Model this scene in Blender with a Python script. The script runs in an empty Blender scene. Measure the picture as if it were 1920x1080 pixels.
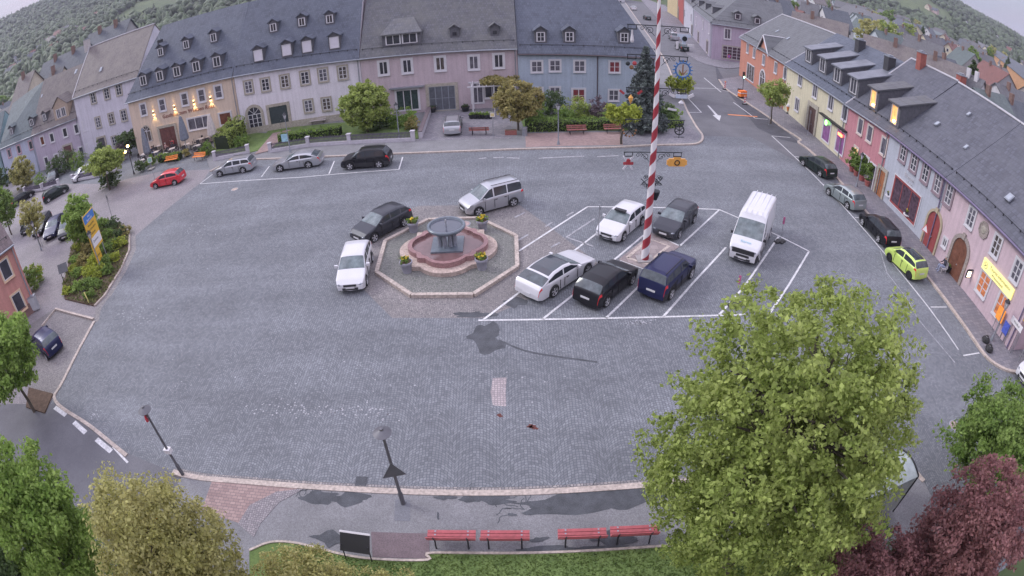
import bpy, bmesh, math, random
import numpy as np
from mathutils import Vector, Matrix
from math import sin, cos, pi, radians, atan2, hypot
random.seed(7); np.random.seed(7)
SC = bpy.context.scene
# ---------------------------------------------------------------- camera: wide-angle webcam on a tower, 17 m above the square
CAM_H = 17.0; PITCH = 0.5811655328; ROLL = -0.0384020685
FA, FC = 0.0009229501279, 6.7344980e-11          # lens: angle = FA*r + FC*r^3 (r in photo pixels)
cd = bpy.data.cameras.new('camera'); cam = bpy.data.objects.new('camera', cd); SC.collection.objects.link(cam)
SC.camera = cam; cd.type = 'PANO'; cd.sensor_fit = 'HORIZONTAL'; cd.sensor_width = 36.0; cd.sensor_height = 20.25
SC.render.engine = 'CYCLES'
_k = 1920.0/36.0
_tgt = cd if hasattr(cd, 'fisheye_polynomial_k1') else cd.cycles
_tgt.panorama_type = 'FISHEYE_LENS_POLYNOMIAL'; _tgt.fisheye_fov = radians(170)
_tgt.fisheye_polynomial_k0 = 0; _tgt.fisheye_polynomial_k1 = -FA*_k; _tgt.fisheye_polynomial_k2 = 0
_tgt.fisheye_polynomial_k3 = -FC*_k**3; _tgt.fisheye_polynomial_k4 = 0
cd.clip_start = 0.1; cd.clip_end = 12000
cam.location = (0, 0, CAM_H)
cam.rotation_euler = (Matrix.Rotation(pi/2-PITCH, 3, 'X') @ Matrix.Rotation(ROLL, 3, 'Z')).to_euler()
# ---------------------------------------------------------------- light
SC.view_settings.view_transform = 'Standard'; SC.view_settings.look = 'None'
SC.view_settings.gamma = 1; SC.view_settings.use_curve_mapping = False
SC.view_settings.exposure = 1.3
SUN_EL, SUN_AZ = radians(38), radians(-70)        # azimuth from +Y, clockwise
W = bpy.data.worlds.new('World'); SC.world = W; W.use_nodes = True
nt = W.node_tree; nt.nodes.clear()
def nd(nt, t, **k):
    n = nt.nodes.new(t)
    for a, v in k.items():
        if a == 'inp':
            for i, val in v.items(): n.inputs[i].default_value = val
        else: setattr(n, a, v)
    return n
out = nd(nt, 'ShaderNodeOutputWorld'); bg = nd(nt, 'ShaderNodeBackground', inp={1: 0.12})
sky = nd(nt, 'ShaderNodeTexSky', sky_type='NISHITA', sun_disc=False, sun_elevation=SUN_EL, sun_rotation=SUN_AZ)
tc = nd(nt, 'ShaderNodeTexCoord'); mp = nd(nt, 'ShaderNodeMapping', inp={'Scale': (1, 1, 5)})
nz = nd(nt, 'ShaderNodeTexNoise', inp={'Scale': 2.4, 'Detail': 7, 'Roughness': .55})
rp = nd(nt, 'ShaderNodeValToRGB'); rp.color_ramp.elements[0].position = .40; rp.color_ramp.elements[1].position = .60
rp.color_ramp.elements[0].color = (4.2, 4.5, 5.45, 1); rp.color_ramp.elements[1].color = (5.5, 4.7, 5.75, 1)
mx = nd(nt, 'ShaderNodeMix', data_type='RGBA', inp={0: .9})
L = nt.links.new
L(tc.outputs['Generated'], mp.inputs[0]); L(mp.outputs[0], nz.inputs['Vector']); L(nz.outputs['Fac'], rp.inputs[0])
L(sky.outputs[0], mx.inputs[6]); L(rp.outputs[0], mx.inputs[7]); sz = nd(nt, 'ShaderNodeSeparateXYZ'); L(tc.outputs['Generated'], sz.inputs[0])
gr = nd(nt, 'ShaderNodeMapRange', inp={1: .02, 2: .55, 3: .30, 4: 1.12}); L(sz.outputs[2], gr.inputs[0])   # the clouds are brighter overhead than at the horizon
ml = nd(nt, 'ShaderNodeMix', data_type='RGBA', blend_type='MULTIPLY', inp={0: 1}); L(mx.outputs[2], ml.inputs[6]); L(gr.outputs[0], ml.inputs[7])
L(ml.outputs[2], bg.inputs[0]); L(bg.outputs[0], out.inputs[0])
sd = bpy.data.lights.new('sun', 'SUN'); sd.energy = 0.7; sd.angle = radians(18); sd.color = (1, .98, .95)
so = bpy.data.objects.new('sun', sd); SC.collection.objects.link(so)
sv = Vector((sin(SUN_AZ)*cos(SUN_EL), cos(SUN_AZ)*cos(SUN_EL), sin(SUN_EL)))
so.rotation_euler = sv.to_track_quat('Z', 'Y').to_euler(); so.location = (-30, 30, 60)
# ---------------------------------------------------------------- survey: photo measurements -> metres on a real plane
_cp, _sp, _cr, _sr = cos(PITCH), sin(PITCH), cos(ROLL), sin(ROLL)
def ray(px, py):
    x, y = px-960, 540-py; r = max(hypot(x, y), 1e-9); t = FA*r+FC*r**3; s = sin(t)/r
    a, b, f = x*s, y*s, cos(t); a, b = _cr*a-_sr*b, _sr*a+_cr*b
    return (a, f*_cp+b*_sp, -f*_sp+b*_cp)
def G(px, py, z=0.0):
    d = ray(px, py); k = (CAM_H-z)/-d[2]; return (d[0]*k, d[1]*k)
def onplane(A, B, px, py, off=0.0):
    tx, ty = B[0]-A[0], B[1]-A[1]; l = hypot(tx, ty); tx /= l; ty /= l
    ax, ay = A[0]-ty*off, A[1]+tx*off; d = ray(px, py)
    k = (ax*ty-ay*tx)/(d[0]*ty-d[1]*tx)
    return ((d[0]*k-ax)*tx+(d[1]*k-ay)*ty, CAM_H+d[2]*k)
# ---------------------------------------------------------------- helpers
def link(o, parent=None):
    SC.collection.objects.link(o)
    if parent is not None: o.parent = parent
    return o
def tag(o, label=None, cat=None, group=None, kind=None):
    if label: o['label'] = label
    if cat: o['category'] = cat
    if group: o['group'] = group
    if kind: o['kind'] = kind
    return o
def thing(name, label, cat, loc=(0, 0, 0), rz=0.0, group=None):
    o = bpy.data.objects.new(name, None); link(o); o.location = loc; o.rotation_euler = (0, 0, rz)
    o.empty_display_size = .2
    return tag(o, label, cat, group)
def children(o): return [c for c in bpy.data.objects if c.parent == o]
class MB:
    def __init__(s): s.v = []; s.f = []; s.m = []; s.cur = 0
    def mat(s, i): s.cur = i; return s
    def add(s, vs, fs):
        n = len(s.v); s.v += [tuple(v) for v in vs]
        for f in fs: s.f.append([n+i for i in f]); s.m.append(s.cur)
        return s
    def box(s, x0, x1, y0, y1, z0, z1):
        return s.add([(x, y, z) for z in (z0, z1) for y in (y0, y1) for x in (x0, x1)],
                     [(0, 2, 3, 1), (4, 5, 7, 6), (0, 1, 5, 4), (2, 6, 7, 3), (0, 4, 6, 2), (1, 3, 7, 5)])
    def obox(s, c, size, rz=0, tilt=0):
        M = Matrix.Translation(c) @ Matrix.Rotation(rz, 4, 'Z') @ Matrix.Rotation(tilt, 4, 'X'); a, b, h = size
        P_ = [M @ Vector((x, y, z)) for z in (-h/2, h/2) for y in (-b/2, b/2) for x in (-a/2, a/2)]
        return s.add(P_, [(0, 2, 3, 1), (4, 5, 7, 6), (0, 1, 5, 4), (2, 6, 7, 3), (0, 4, 6, 2), (1, 3, 7, 5)])
    def tube(s, p0, p1, r0, r1=None, n=8, caps=True):
        r1 = r0 if r1 is None else r1; p0 = Vector(p0); p1 = Vector(p1); d = (p1-p0)
        if d.length < 1e-6: return s
        q = d.to_track_quat('Z', 'Y'); vs = []
        for p, r in ((p0, r0), (p1, r1)):
            for i in range(n): vs.append(p + q @ Vector((r*cos(2*pi*i/n), r*sin(2*pi*i/n), 0)))
        fs = [(i, (i+1) % n, n+(i+1) % n, n+i) for i in range(n)]
        if caps: fs += [tuple(range(n-1, -1, -1)), tuple(range(n, 2*n))]
        return s.add(vs, fs)
    def path(s, pts, r, n=6):
        for a, b in zip(pts, pts[1:]): s.tube(a, b, r, r, n)
        return s
    def lathe(s, prof, c=(0, 0, 0), n=16, sx=1, sy=1):
        vs = []; m = len(prof)
        for r, z in prof:
            for i in range(n): vs.append((c[0]+r*cos(2*pi*i/n)*sx, c[1]+r*sin(2*pi*i/n)*sy, c[2]+z))
        fs = [(k*n+i, k*n+(i+1) % n, (k+1)*n+(i+1) % n, (k+1)*n+i) for k in range(m-1) for i in range(n)]
        fs += [tuple(range(n-1, -1, -1)), tuple(range((m-1)*n, m*n))]
        return s.add(vs, fs)
    def prism(s, poly, z0, z1):
        n = len(poly)
        if sum(poly[i][0]*poly[(i+1) % n][1]-poly[(i+1) % n][0]*poly[i][1] for i in range(n)) < 0: poly = poly[::-1]
        vs = [(x, y, z0) for x, y in poly]+[(x, y, z1) for x, y in poly]
        return s.add(vs, [tuple(range(n-1, -1, -1)), tuple(range(n, 2*n))]+[(i, (i+1) % n, n+(i+1) % n, n+i) for i in range(n)])
    def ball(s, c, r, n=8, sq=1.0):
        m = max(4, n//2+1)
        return s.lathe([(max(.001, r*sin(pi*k/m)), -r*sq*cos(pi*k/m)) for k in range(m+1)], c, n)
    def mesh(s, name, mats, smooth=False):
        me = bpy.data.meshes.new(name); me.from_pydata(s.v, [], s.f)
        for m in (mats if isinstance(mats, (list, tuple)) else [mats]): me.materials.append(m)
        me.polygons.foreach_set('material_index', s.m)
        if smooth: me.polygons.foreach_set('use_smooth', [True]*len(s.f))
        me.update(); return me
    def build(s, name, mats, parent=None, smooth=False, angle=None):
        me = s.mesh(name, mats, smooth)
        if smooth and angle: me.set_sharp_from_angle(angle=radians(angle))
        return link(bpy.data.objects.new(name, me), parent)
def struct(name, mb, m, smooth=False):
    return tag(mb.build(name, m, None, smooth), kind='structure')
def copy_tree(o, parent=None):
    c = o.copy(); SC.collection.objects.link(c); c.parent = parent
    for ch in children(o): copy_tree(ch, c)
    return c
def flat(poly, z, mb=None):
    mb = mb or MB(); n = len(poly)
    if sum(poly[i][0]*poly[(i+1) % n][1]-poly[(i+1) % n][0]*poly[i][1] for i in range(n)) < 0: poly = poly[::-1]
    return mb.add([(x, y, z) for x, y in poly], [tuple(range(n))])
def gp(l): return [G(*p) for p in l]
def smoothline(pts, n=6):
    P_ = [Vector((p[0], p[1], 0)) for p in pts]; P_ = [2*P_[0]-P_[1]]+P_+[2*P_[-1]-P_[-2]]; o = []
    for i in range(1, len(P_)-2):
        a, b, c, d = P_[i-1:i+3]
        for k in range(n):
            t = k/n; o.append(.5*((2*b)+(c-a)*t+(2*a-5*b+4*c-d)*t*t+(3*b-a-3*c+d)*t**3))
    o.append(P_[-2]); return [(p.x, p.y) for p in o]
def ribbon(pts, w, z0, z1=None, mb=None, side=0):
    """a strip of width w along pts; side 0 centred, 1 to the left"""
    mb = mb or MB(); n = len(pts); a = []; b = []
    for i, p in enumerate(pts):
        q0 = pts[max(i-1, 0)]; q1 = pts[min(i+1, n-1)]; tx, ty = q1[0]-q0[0], q1[1]-q0[1]; l = hypot(tx, ty) or 1
        nx, ny = -ty/l, tx/l; e0, e1 = (-.5*w, .5*w) if side == 0 else ((0, w) if side > 0 else (-w, 0))
        a.append((p[0]+nx*e0, p[1]+ny*e0)); b.append((p[0]+nx*e1, p[1]+ny*e1))
    if z1 is None:
        mb.add([(x, y, z0) for x, y in a]+[(x, y, z0) for x, y in b], [(i, i+1, n+i+1, n+i) for i in range(n-1)])
    else:
        vs = [(x, y, z0) for x, y in a]+[(x, y, z0) for x, y in b]+[(x, y, z1) for x, y in a]+[(x, y, z1) for x, y in b]
        fs = []
        for i in range(n-1): fs += [(2*n+i, 2*n+i+1, 3*n+i+1, 3*n+i), (i, i+1, 2*n+i+1, 2*n+i), (n+i+1, n+i, 3*n+i, 3*n+i+1)]
        fs += [(0, 2*n, 3*n, n), (n-1, 2*n-1, 4*n-1, 3*n-1)]
        mb.add(vs, fs)
    return mb
def line_pts(a, b, m=10): return [(a[0]+(b[0]-a[0])*i/m, a[1]+(b[1]-a[1])*i/m) for i in range(m+1)]
# ---------------------------------------------------------------- materials
_M = {}
def mat(name, col, rough=.8, metal=0, var=.12, scale=3.0, bump=0, emit=0, alpha=None, spec=None, coat=0, kind=None, detail=6, col2=None, fine=None, island=0, famp=.28):
    if name in _M: return _M[name]
    m = bpy.data.materials.new(name); m.use_nodes = True; n = m.node_tree; l = n.links.new
    p = n.nodes['Principled BSDF']; p.inputs['Roughness'].default_value = rough; p.inputs['Metallic'].default_value = metal
    if spec is not None: p.inputs['Specular IOR Level'].default_value = spec
    if coat: p.inputs['Coat Weight'].default_value = coat; p.inputs['Coat Roughness'].default_value = .08
    c = tuple(col[:3])+(1,)
    tcn = nd(n, 'ShaderNodeTexCoord'); vec = tcn.outputs['Object']
    if var:
        nz = nd(n, 'ShaderNodeTexNoise', inp={'Scale': scale, 'Detail': detail, 'Roughness': .6}); l(vec, nz.inputs['Vector'])
        r = nd(n, 'ShaderNodeValToRGB'); e = r.color_ramp.elements; e[0].position = .3; e[1].position = .7
        d = tuple(x*(1-var) for x in c[:3])+(1,); b = tuple(min(1, x*(1+var)) for x in c[:3])+(1,)
        if col2: d, b = c, tuple(col2)+(1,)
        e[0].color = d; e[1].color = b; l(nz.outputs['Fac'], r.inputs[0]); src = r.outputs[0]
        if fine:
            n2 = nd(n, 'ShaderNodeTexNoise', inp={'Scale': fine, 'Detail': 3}); l(vec, n2.inputs['Vector'])
            mr = nd(n, 'ShaderNodeMapRange', inp={1: .3, 2: .7, 3: 1-famp, 4: 1+famp}); l(n2.outputs['Fac'], mr.inputs[0])
            mm = nd(n, 'ShaderNodeMix', data_type='RGBA', blend_type='MULTIPLY', inp={0: 1}); l(src, mm.inputs[6]); l(mr.outputs[0], mm.inputs[7]); src = mm.outputs[2]
        if island:
            g = nd(n, 'ShaderNodeNewGeometry'); mr = nd(n, 'ShaderNodeMapRange', inp={1: 0, 2: 1, 3: 1-island, 4: 1+island}); l(g.outputs['Random Per Island'], mr.inputs[0])
            mm = nd(n, 'ShaderNodeMix', data_type='RGBA', blend_type='MULTIPLY', inp={0: 1}); l(src, mm.inputs[6]); l(mr.outputs[0], mm.inputs[7]); src = mm.outputs[2]
        l(src, p.inputs['Base Color'])
        if bump:
            bp = nd(n, 'ShaderNodeBump', inp={'Strength': bump, 'Distance': .02}); l(nz.outputs['Fac'], bp.inputs['Height']); l(bp.outputs[0], p.inputs['Normal'])
    else: p.inputs['Base Color'].default_value = c
    if emit:
        p.inputs['Emission Color'].default_value = c; p.inputs['Emission Strength'].default_value = emit
    _M[name] = m; return m
def plaster(name, col):
    if 'plaster_'+name in _M: return _M['plaster_'+name]
    m = mat('plaster_'+name, col, .9, var=.07, scale=.6, bump=.1, fine=7, spec=.2, famp=.06); n = m.node_tree; l = n.links.new; p = n.nodes['Principled BSDF']; s = p.inputs['Base Color'].links[0].from_socket
    t = n.nodes['Texture Coordinate']; mp = nd(n, 'ShaderNodeMapping', inp={'Scale': (3.2, 3.2, .22)}); z = nd(n, 'ShaderNodeTexNoise', inp={'Scale': 1.0, 'Detail': 5}); l(t.outputs['Object'], mp.inputs[0]); l(mp.outputs[0], z.inputs['Vector'])
    r = nd(n, 'ShaderNodeMapRange', inp={1: .42, 2: .72, 3: 1.0, 4: .86}); l(z.outputs['Fac'], r.inputs[0]); mm = nd(n, 'ShaderNodeMix', data_type='RGBA', blend_type='MULTIPLY', inp={0: 1}); l(s, mm.inputs[6]); l(r.outputs[0], mm.inputs[7]); l(mm.outputs[2], p.inputs['Base Color']); return m
def roofmat(name, col, rowh=.33, brw=.28, moss=None, var=.22, mortar=.6):
    name = 'roof_'+name
    if name in _M: return _M[name]
    m = bpy.data.materials.new(name); m.use_nodes = True; n = m.node_tree; l = n.links.new; p = n.nodes['Principled BSDF']
    p.inputs['Roughness'].default_value = .62; p.inputs['Specular IOR Level'].default_value = .35
    t = nd(n, 'ShaderNodeTexCoord'); sp = nd(n, 'ShaderNodeSeparateXYZ'); cb = nd(n, 'ShaderNodeCombineXYZ')
    ml = nd(n, 'ShaderNodeMath', operation='MULTIPLY', inp={1: 1.35}); l(t.outputs['Object'], sp.inputs[0]); l(sp.outputs[2], ml.inputs[0])
    l(sp.outputs[0], cb.inputs[0]); l(ml.outputs[0], cb.inputs[1])
    br = nd(n, 'ShaderNodeTexBrick', inp={'Scale': 1, 'Mortar Size': .022, 'Mortar Smooth': .3, 'Brick Width': brw, 'Row Height': rowh, 'Bias': 0,
        'Color1': tuple(x*(1-var) for x in col)+(1,), 'Color2': tuple(x*(1+var) for x in col)+(1,), 'Mortar': tuple(x*mortar for x in col)+(1,)})
    l(cb.outputs[0], br.inputs['Vector'])
    nz = nd(n, 'ShaderNodeTexNoise', inp={'Scale': .7, 'Detail': 8, 'Roughness': .65}); l(t.outputs['Object'], nz.inputs['Vector'])
    r = nd(n, 'ShaderNodeMapRange', inp={1: .35, 2: .68, 3: 0.0, 4: .75}); l(nz.outputs['Fac'], r.inputs[0])
    mc = moss or tuple(x*1.22 for x in col); mm = nd(n, 'ShaderNodeMix', data_type='RGBA', inp={7: tuple(mc)+(1,)})
    l(r.outputs[0], mm.inputs[0]); l(br.outputs[0], mm.inputs[6]); l(mm.outputs[2], p.inputs['Base Color'])
    bp = nd(n, 'ShaderNodeBump', inp={'Strength': .5, 'Distance': .02}); l(br.outputs['Fac'], bp.inputs['Height']); bp.invert = True; l(bp.outputs[0], p.inputs['Normal'])
    _M[name] = m; return m
def paving(name, c1, c2, joint, scale=9.5, fan=0.0, fw=1.3, rnd=.35, patch=.25, specks=0.0, jw=.1, cells='v', bw=.2, bh=.2):
    if name in _M: return _M[name]
    m = bpy.data.materials.new(name); m.use_nodes = True; n = m.node_tree; l = n.links.new; p = n.nodes['Principled BSDF']
    p.inputs['Roughness'].default_value = .75; p.inputs['Specular IOR Level'].default_value = .35
    t = nd(n, 'ShaderNodeTexCoord'); sp = nd(n, 'ShaderNodeSeparateXYZ'); l(t.outputs['Object'], sp.inputs[0])
    def M(op, a, b=None, c=None):
        q = nd(n, 'ShaderNodeMath', operation=op)
        for i, v in enumerate((a, b, c)):
            if v is None: continue
            if isinstance(v, (int, float)): q.inputs[i].default_value = v
            else: l(v, q.inputs[i])
        return q.outputs[0]
    X, Y = sp.outputs[0], sp.outputs[1]
    if fan:
        big = nd(n, 'ShaderNodeTexNoise', inp={'Scale': .25, 'Detail': 1}); l(t.outputs['Object'], big.inputs['Vector'])
        Xw = M('ADD', X, M('MULTIPLY', big.outputs['Fac'], 1.2))
        fr = M('FRACT', M('DIVIDE', Xw, fw)); u = M('SUBTRACT', M('MULTIPLY', fr, 2), 1)
        Y = M('ADD', Y, M('MULTIPLY', M('MULTIPLY', u, u), fan))
    cb = nd(n, 'ShaderNodeCombineXYZ'); l(X, cb.inputs[0]); l(Y, cb.inputs[1])
    if cells == 'v':
        vo = nd(n, 'ShaderNodeTexVoronoi', feature='DISTANCE_TO_EDGE', inp={'Scale': scale, 'Randomness': rnd}); l(cb.outputs[0], vo.inputs['Vector'])
        vc = nd(n, 'ShaderNodeTexVoronoi', inp={'Scale': scale, 'Randomness': rnd}); l(cb.outputs[0], vc.inputs['Vector'])
        edge = nd(n, 'ShaderNodeMapRange', inp={1: jw*.4, 2: jw*1.6, 3: 0, 4: 1}); l(vo.outputs['Distance'], edge.inputs[0]); ef = edge.outputs[0]
        sc = nd(n, 'ShaderNodeSeparateColor'); l(vc.outputs['Color'], sc.inputs[0]); rf = sc.outputs[0]
    else:
        br = nd(n, 'ShaderNodeTexBrick', inp={'Scale': 1, 'Mortar Size': .012, 'Mortar Smooth': .4, 'Brick Width': bw, 'Row Height': bh, 'Color1': (0, 0, 0, 1), 'Color2': (1, 1, 1, 1), 'Mortar': (.5, .5, .5, 1)})
        l(cb.outputs[0], br.inputs['Vector']); rf = br.outputs[0]; ef = M('SUBTRACT', 1, br.outputs['Fac'])
    rm = nd(n, 'ShaderNodeMix', data_type='RGBA', inp={6: tuple(c1)+(1,), 7: tuple(c2)+(1,)}); l(rf, rm.inputs[0])
    nz = nd(n, 'ShaderNodeTexNoise', inp={'Scale': .22, 'Detail': 9, 'Roughness': .62}); l(t.outputs['Object'], nz.inputs['Vector'])
    mr = nd(n, 'ShaderNodeMapRange', inp={1: .3, 2: .7, 3: 1-patch, 4: 1+patch}); l(nz.outputs['Fac'], mr.inputs[0])
    mu = nd(n, 'ShaderNodeMix', data_type='RGBA', blend_type='MULTIPLY', inp={0: 1}); l(rm.outputs[2], mu.inputs[6]); l(mr.outputs[0], mu.inputs[7])
    if fan:   # worn driving lanes
        mpl = nd(n, 'ShaderNodeMapping', inp={'Scale': (.05, .42, 1), 'Rotation': (0, 0, .12)}); l(t.outputs['Object'], mpl.inputs[0]); nl = nd(n, 'ShaderNodeTexNoise', inp={'Scale': 1.0, 'Detail': 6, 'Roughness': .6}); l(mpl.outputs[0], nl.inputs['Vector'])
        ml_ = nd(n, 'ShaderNodeMapRange', inp={1: .35, 2: .68, 3: .86, 4: 1.14}); l(nl.outputs['Fac'], ml_.inputs[0]); m3 = nd(n, 'ShaderNodeMix', data_type='RGBA', blend_type='MULTIPLY', inp={0: 1}); l(mu.outputs[2], m3.inputs[6]); l(ml_.outputs[0], m3.inputs[7]); mu = m3
    jm = nd(n, 'ShaderNodeMix', data_type='RGBA', inp={6: tuple(joint)+(1,)}); l(ef, jm.inputs[0]); l(mu.outputs[2], jm.inputs[7]); src = jm.outputs[2]
    if specks:
        s1 = nd(n, 'ShaderNodeTexNoise', inp={'Scale': 5.5, 'Detail': 2}); l(t.outputs['Object'], s1.inputs['Vector'])
        s2 = nd(n, 'ShaderNodeTexNoise', inp={'Scale': .13, 'Detail': 3}); l(t.outputs['Object'], s2.inputs['Vector'])
        th = M("SUBTRACT", 1.26, M('MULTIPLY', s2.outputs['Fac'], specks)); k = M('GREATER_THAN', s1.outputs['Fac'], th)
        sm = nd(n, 'ShaderNodeMix', data_type='RGBA', inp={7: (.5, .5, .5, 1)}); l(M('MULTIPLY', k, .55), sm.inputs[0]); l(src, sm.inputs[6]); src = sm.outputs[2]
    l(src, p.inputs['Base Color'])
    bp = nd(n, 'ShaderNodeBump', inp={'Strength': .35, 'Distance': .012}); l(ef, bp.inputs['Height']); l(bp.outputs[0], p.inputs['Normal'])
    _M[name] = m; return m
def leafmat(name, col, col2, tr=.5, isl=.35, trl=None):
    if name in _M: return _M[name]
    m = mat(name, col, .65, var=.2, scale=1.1, col2=col2, island=isl, spec=.3)
    n = m.node_tree; l = n.links.new; p = n.nodes['Principled BSDF']; o = n.nodes['Material Output']
    t = nd(n, 'ShaderNodeBsdfTranslucent'); mxs = nd(n, 'ShaderNodeMixShader', inp={0: tr})
    l(p.inputs['Base Color'].links[0].from_socket, t.inputs[0]); l(p.outputs[0], mxs.inputs[1]); l(t.outputs[0], mxs.inputs[2]); l(mxs.outputs[0], o.inputs[0])
    return m
GLASS = mat('window_glass', (.045, .045, .06), .12, var=.3, scale=1.2, spec=.6)
CURT = mat('window_glass_curtained', (.11, .105, .13), .25, var=.5, scale=1.6, spec=.5)
WHITE = mat('white_paint', (.57, .56, .59), .55, var=.06, scale=2)
STONE = mat('sandstone', (.36, .33, .28), .85, var=.15, scale=3, fine=14)
GRANITE = mat('granite_trim', (.30, .29, .28), .85, var=.15, scale=4, fine=20)
KERB = mat('kerb_granite', (.42, .36, .32), .8, var=.16, scale=1.2, fine=8)
DARK = mat('dark_metal', (.035, .036, .042), .5, .4, var=.15)
ZINC = mat('zinc', (.30, .32, .36), .45, .5, var=.15, scale=2)
BLACKP = mat('black_plastic', (.02, .02, .022), .6, var=.1)
WOOD = mat('dark_wood', (.10, .055, .035), .7, var=.25, scale=5)
BARK = mat('bark', (.09, .075, .06), .95, var=.35, scale=6, bump=.5)
REDW = mat('red_painted_wood', (.36, .085, .095), .65, var=.22, scale=5)
ORW = mat('orange_wood', (.75, .24, .05), .6, var=.12, scale=5)
LAMPW = mat('lit_lamp', (1, .62, .22), emit=9, var=0)
LAMPC = mat('lit_window', (.85, .42, .14), emit=.3, var=.45, scale=2.2)
CHROME = mat('galvanised_steel', (.38, .39, .42), .4, .6, var=.1)
# ================================================================= ground
COB = paving('cobbles', (.138, .147, .163), (.215, .226, .246), (.085, .092, .105), 7.6, fan=.62, fw=1.9, rnd=.28, patch=.2, specks=.78, jw=.075)
COBL = paving('light_setts', (.22, .205, .22), (.33, .30, .31), (.14, .13, .14), 10.0, rnd=.45, patch=.18)
COBP = paving('pink_setts', (.18, .17, .17), (.29, .265, .26), (.12, .115, .12), 10.5, rnd=.5, patch=.25)
ASPH = mat('asphalt', (.135, .135, .148), .85, var=.14, scale=.5, fine=40, spec=.3)
ASPH2 = mat('asphalt_dark', (.085, .085, .10), .85, var=.2, scale=.9, fine=40, spec=.3)
PAVE = paving('paving_slabs', (.17, .165, .19), (.24, .225, .245), (.10, .10, .11), cells='b', bw=.30, bh=.30, patch=.15)
PAVP = paving('pink_slabs', (.27, .19, .18), (.36, .26, .24), (.16, .13, .13), cells='b', bw=.25, bh=.15, patch=.12)
PAVA = mat('pavement_asphalt', (.185, .185, .195), .8, var=.14, scale=.7, fine=25)
PAINT = mat('road_paint', (.55, .55, .56), .7, var=.2, scale=2.2, fine=14)
OPAINT = mat('orange_road_paint', (.75, .25, .08), .7, var=.15, scale=3)
GRASS = mat('grass', (.08, .13, .035), .95, var=.4, scale=1.5, col2=(.14, .20, .06), fine=30)
SOIL = mat('bed_soil', (.10, .065, .045), .95, var=.3, scale=4, fine=20)
EARTH = mat('far_land', (.055, .085, .035), .95, var=.4, scale=.012, col2=(.10, .13, .05), fine=.15)
def terrain_h(x, y):
    r = hypot(x, y); az = math.degrees(atan2(x, y))
    wl = min(max((-az-5)/40.0, 0), 1); wr_ = min(max((az-5)/20.0, 0), 1)
    top = 178*wl+(min(max(54+(53-az)*5.5, 20), 150))*(1-wl)*wr_+120*(1-wl)*(1-wr_)+5*sin(az*.21+1)+5*sin(az*.5)
    rs_ = 330*wl+560*(1-wl); t = min(max((r-rs_)/(1480.0-rs_), 0), 1); t = t*t*(3-2*t)*(1-wl)+t**1.25*wl
    return top*t + 7*sin(x*.006)*sin(y*.007)*min(max((r-250)/400, 0), 1)
def make_ground():
    rs = [0, 90, 140, 200, 260]+[260+45*i for i in range(1, 30)]+[1700, 2100, 2800, 4000]; na = 120
    vs = [(0, 0, -.02)]; fs = []
    for r in rs[1:]:
        for i in range(na):
            a = 2*pi*i/na; x, y = r*sin(a), r*cos(a); vs.append((x, y, terrain_h(x, y)-.02-(0.02 if r < 300 else 0)))
    for i in range(na): fs.append((0, 1+(i+1) % na, 1+i))
    for k in range(len(rs)-2):
        for i in range(na): a = 1+k*na+i; b = 1+k*na+(i+1) % na; fs.append((a, b, b+na, a+na))
    struct('ground', MB().add(vs, fs), EARTH, True)
make_ground()
struct('cobbled_square', flat([(-95, 4), (46, 4), (46, 60), (60, 150), (30, 150), (18, 68), (-95, 68)], 0), COB)
# parts of the square with lighter setts
struct('light_paving', flat(gp([(380, 340), (300, 403), (243, 452), (252, 470), (215, 540), (177, 600), (104, 745), (60, 790), (-60, 800), (-160, 420), (-160, 330), (40, 345), (200, 345), (300, 322), (395, 318)]), .004), COBL)
struct('parking_bay_setts', flat(gp([(100, 580), (176, 602), (106, 742), (60, 735), (0, 690), (40, 620)]), .008), COBP)
struct('asphalt_street', flat(gp([(1315, 255), (1407, 257), (1500, 306)])+[(33.5, 52), (44, 84), (44, 92), (36, 93), (34, 100), (42, 145), (30, 145), (20, 72), (17.5, 55)], .008), ASPH)
struct('side_street', flat([(36, 85), (120, 92), (120, 100), (36, 94)], .012), ASPH)
struct('far_street', flat([(20, 72), (30, 145), (42, 145), (75, 260), (40, 260), (12, 145), (14, 72)], .004), ASPH)
mb = MB()
struct('dark_asphalt_lane', flat(gp([(1340, 118), (1345, 150), (1420, 240), (1465, 262), (1500, 270), (1440, 215), (1392, 182), (1358, 150)]), .014), ASPH2)
struct('fountain_setts', flat(gp([(784, 386), (975, 385), (1130, 500), (912, 596), (735, 596), (640, 500), (700, 420)]), .004), COBP)
# south: footpath, road, lawn
SK = smoothline(gp([(240, 852), (345, 893), (470, 907), (620, 918), (760, 925), (960, 927), (1180, 915), (1400, 895), (1640, 872), (1700, 878), (1730, 905)]), 6)
sk2 = [(x, y) for x, y in SK]
struct('south_road', flat(gp([(105, 757), (240, 850)])+sk2[6:10]+[(-14, 4), (-40, 4), (-40, 14)], .016), ASPH)
south = sk2[8:]
struct('south_footpath', MB().prism(sk2[6:]+[(17, 2), (-16, 2)], 0, .10), PAVA)
struct('footpath_kerb', ribbon(sk2[5:], .26, .0, .13), KERB)
struct('gutter_setts', ribbon([(x, y+.24) for x, y in sk2[5:]], .22, .012), paving('gutter', (.2, .19, .2), (.34, .31, .30), (.1, .1, .1), 8, patch=.2))
struct('west_kerb', ribbon(smoothline(gp([(238, 855), (170, 800), (104, 752), (120, 712), (177, 603)]), 5), .22, 0, .06), KERB)
struct('pink_path', MB().prism(gp([(400, 903), (565, 917), (505, 940), (455, 985), (380, 960)]), .1, .108), PAVP)
struct('granite_path', MB().prism(gp([(520, 925), (572, 919), (525, 945), (490, 985), (478, 1010), (448, 985), (470, 950)]), .1, .114), COBL)
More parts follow.
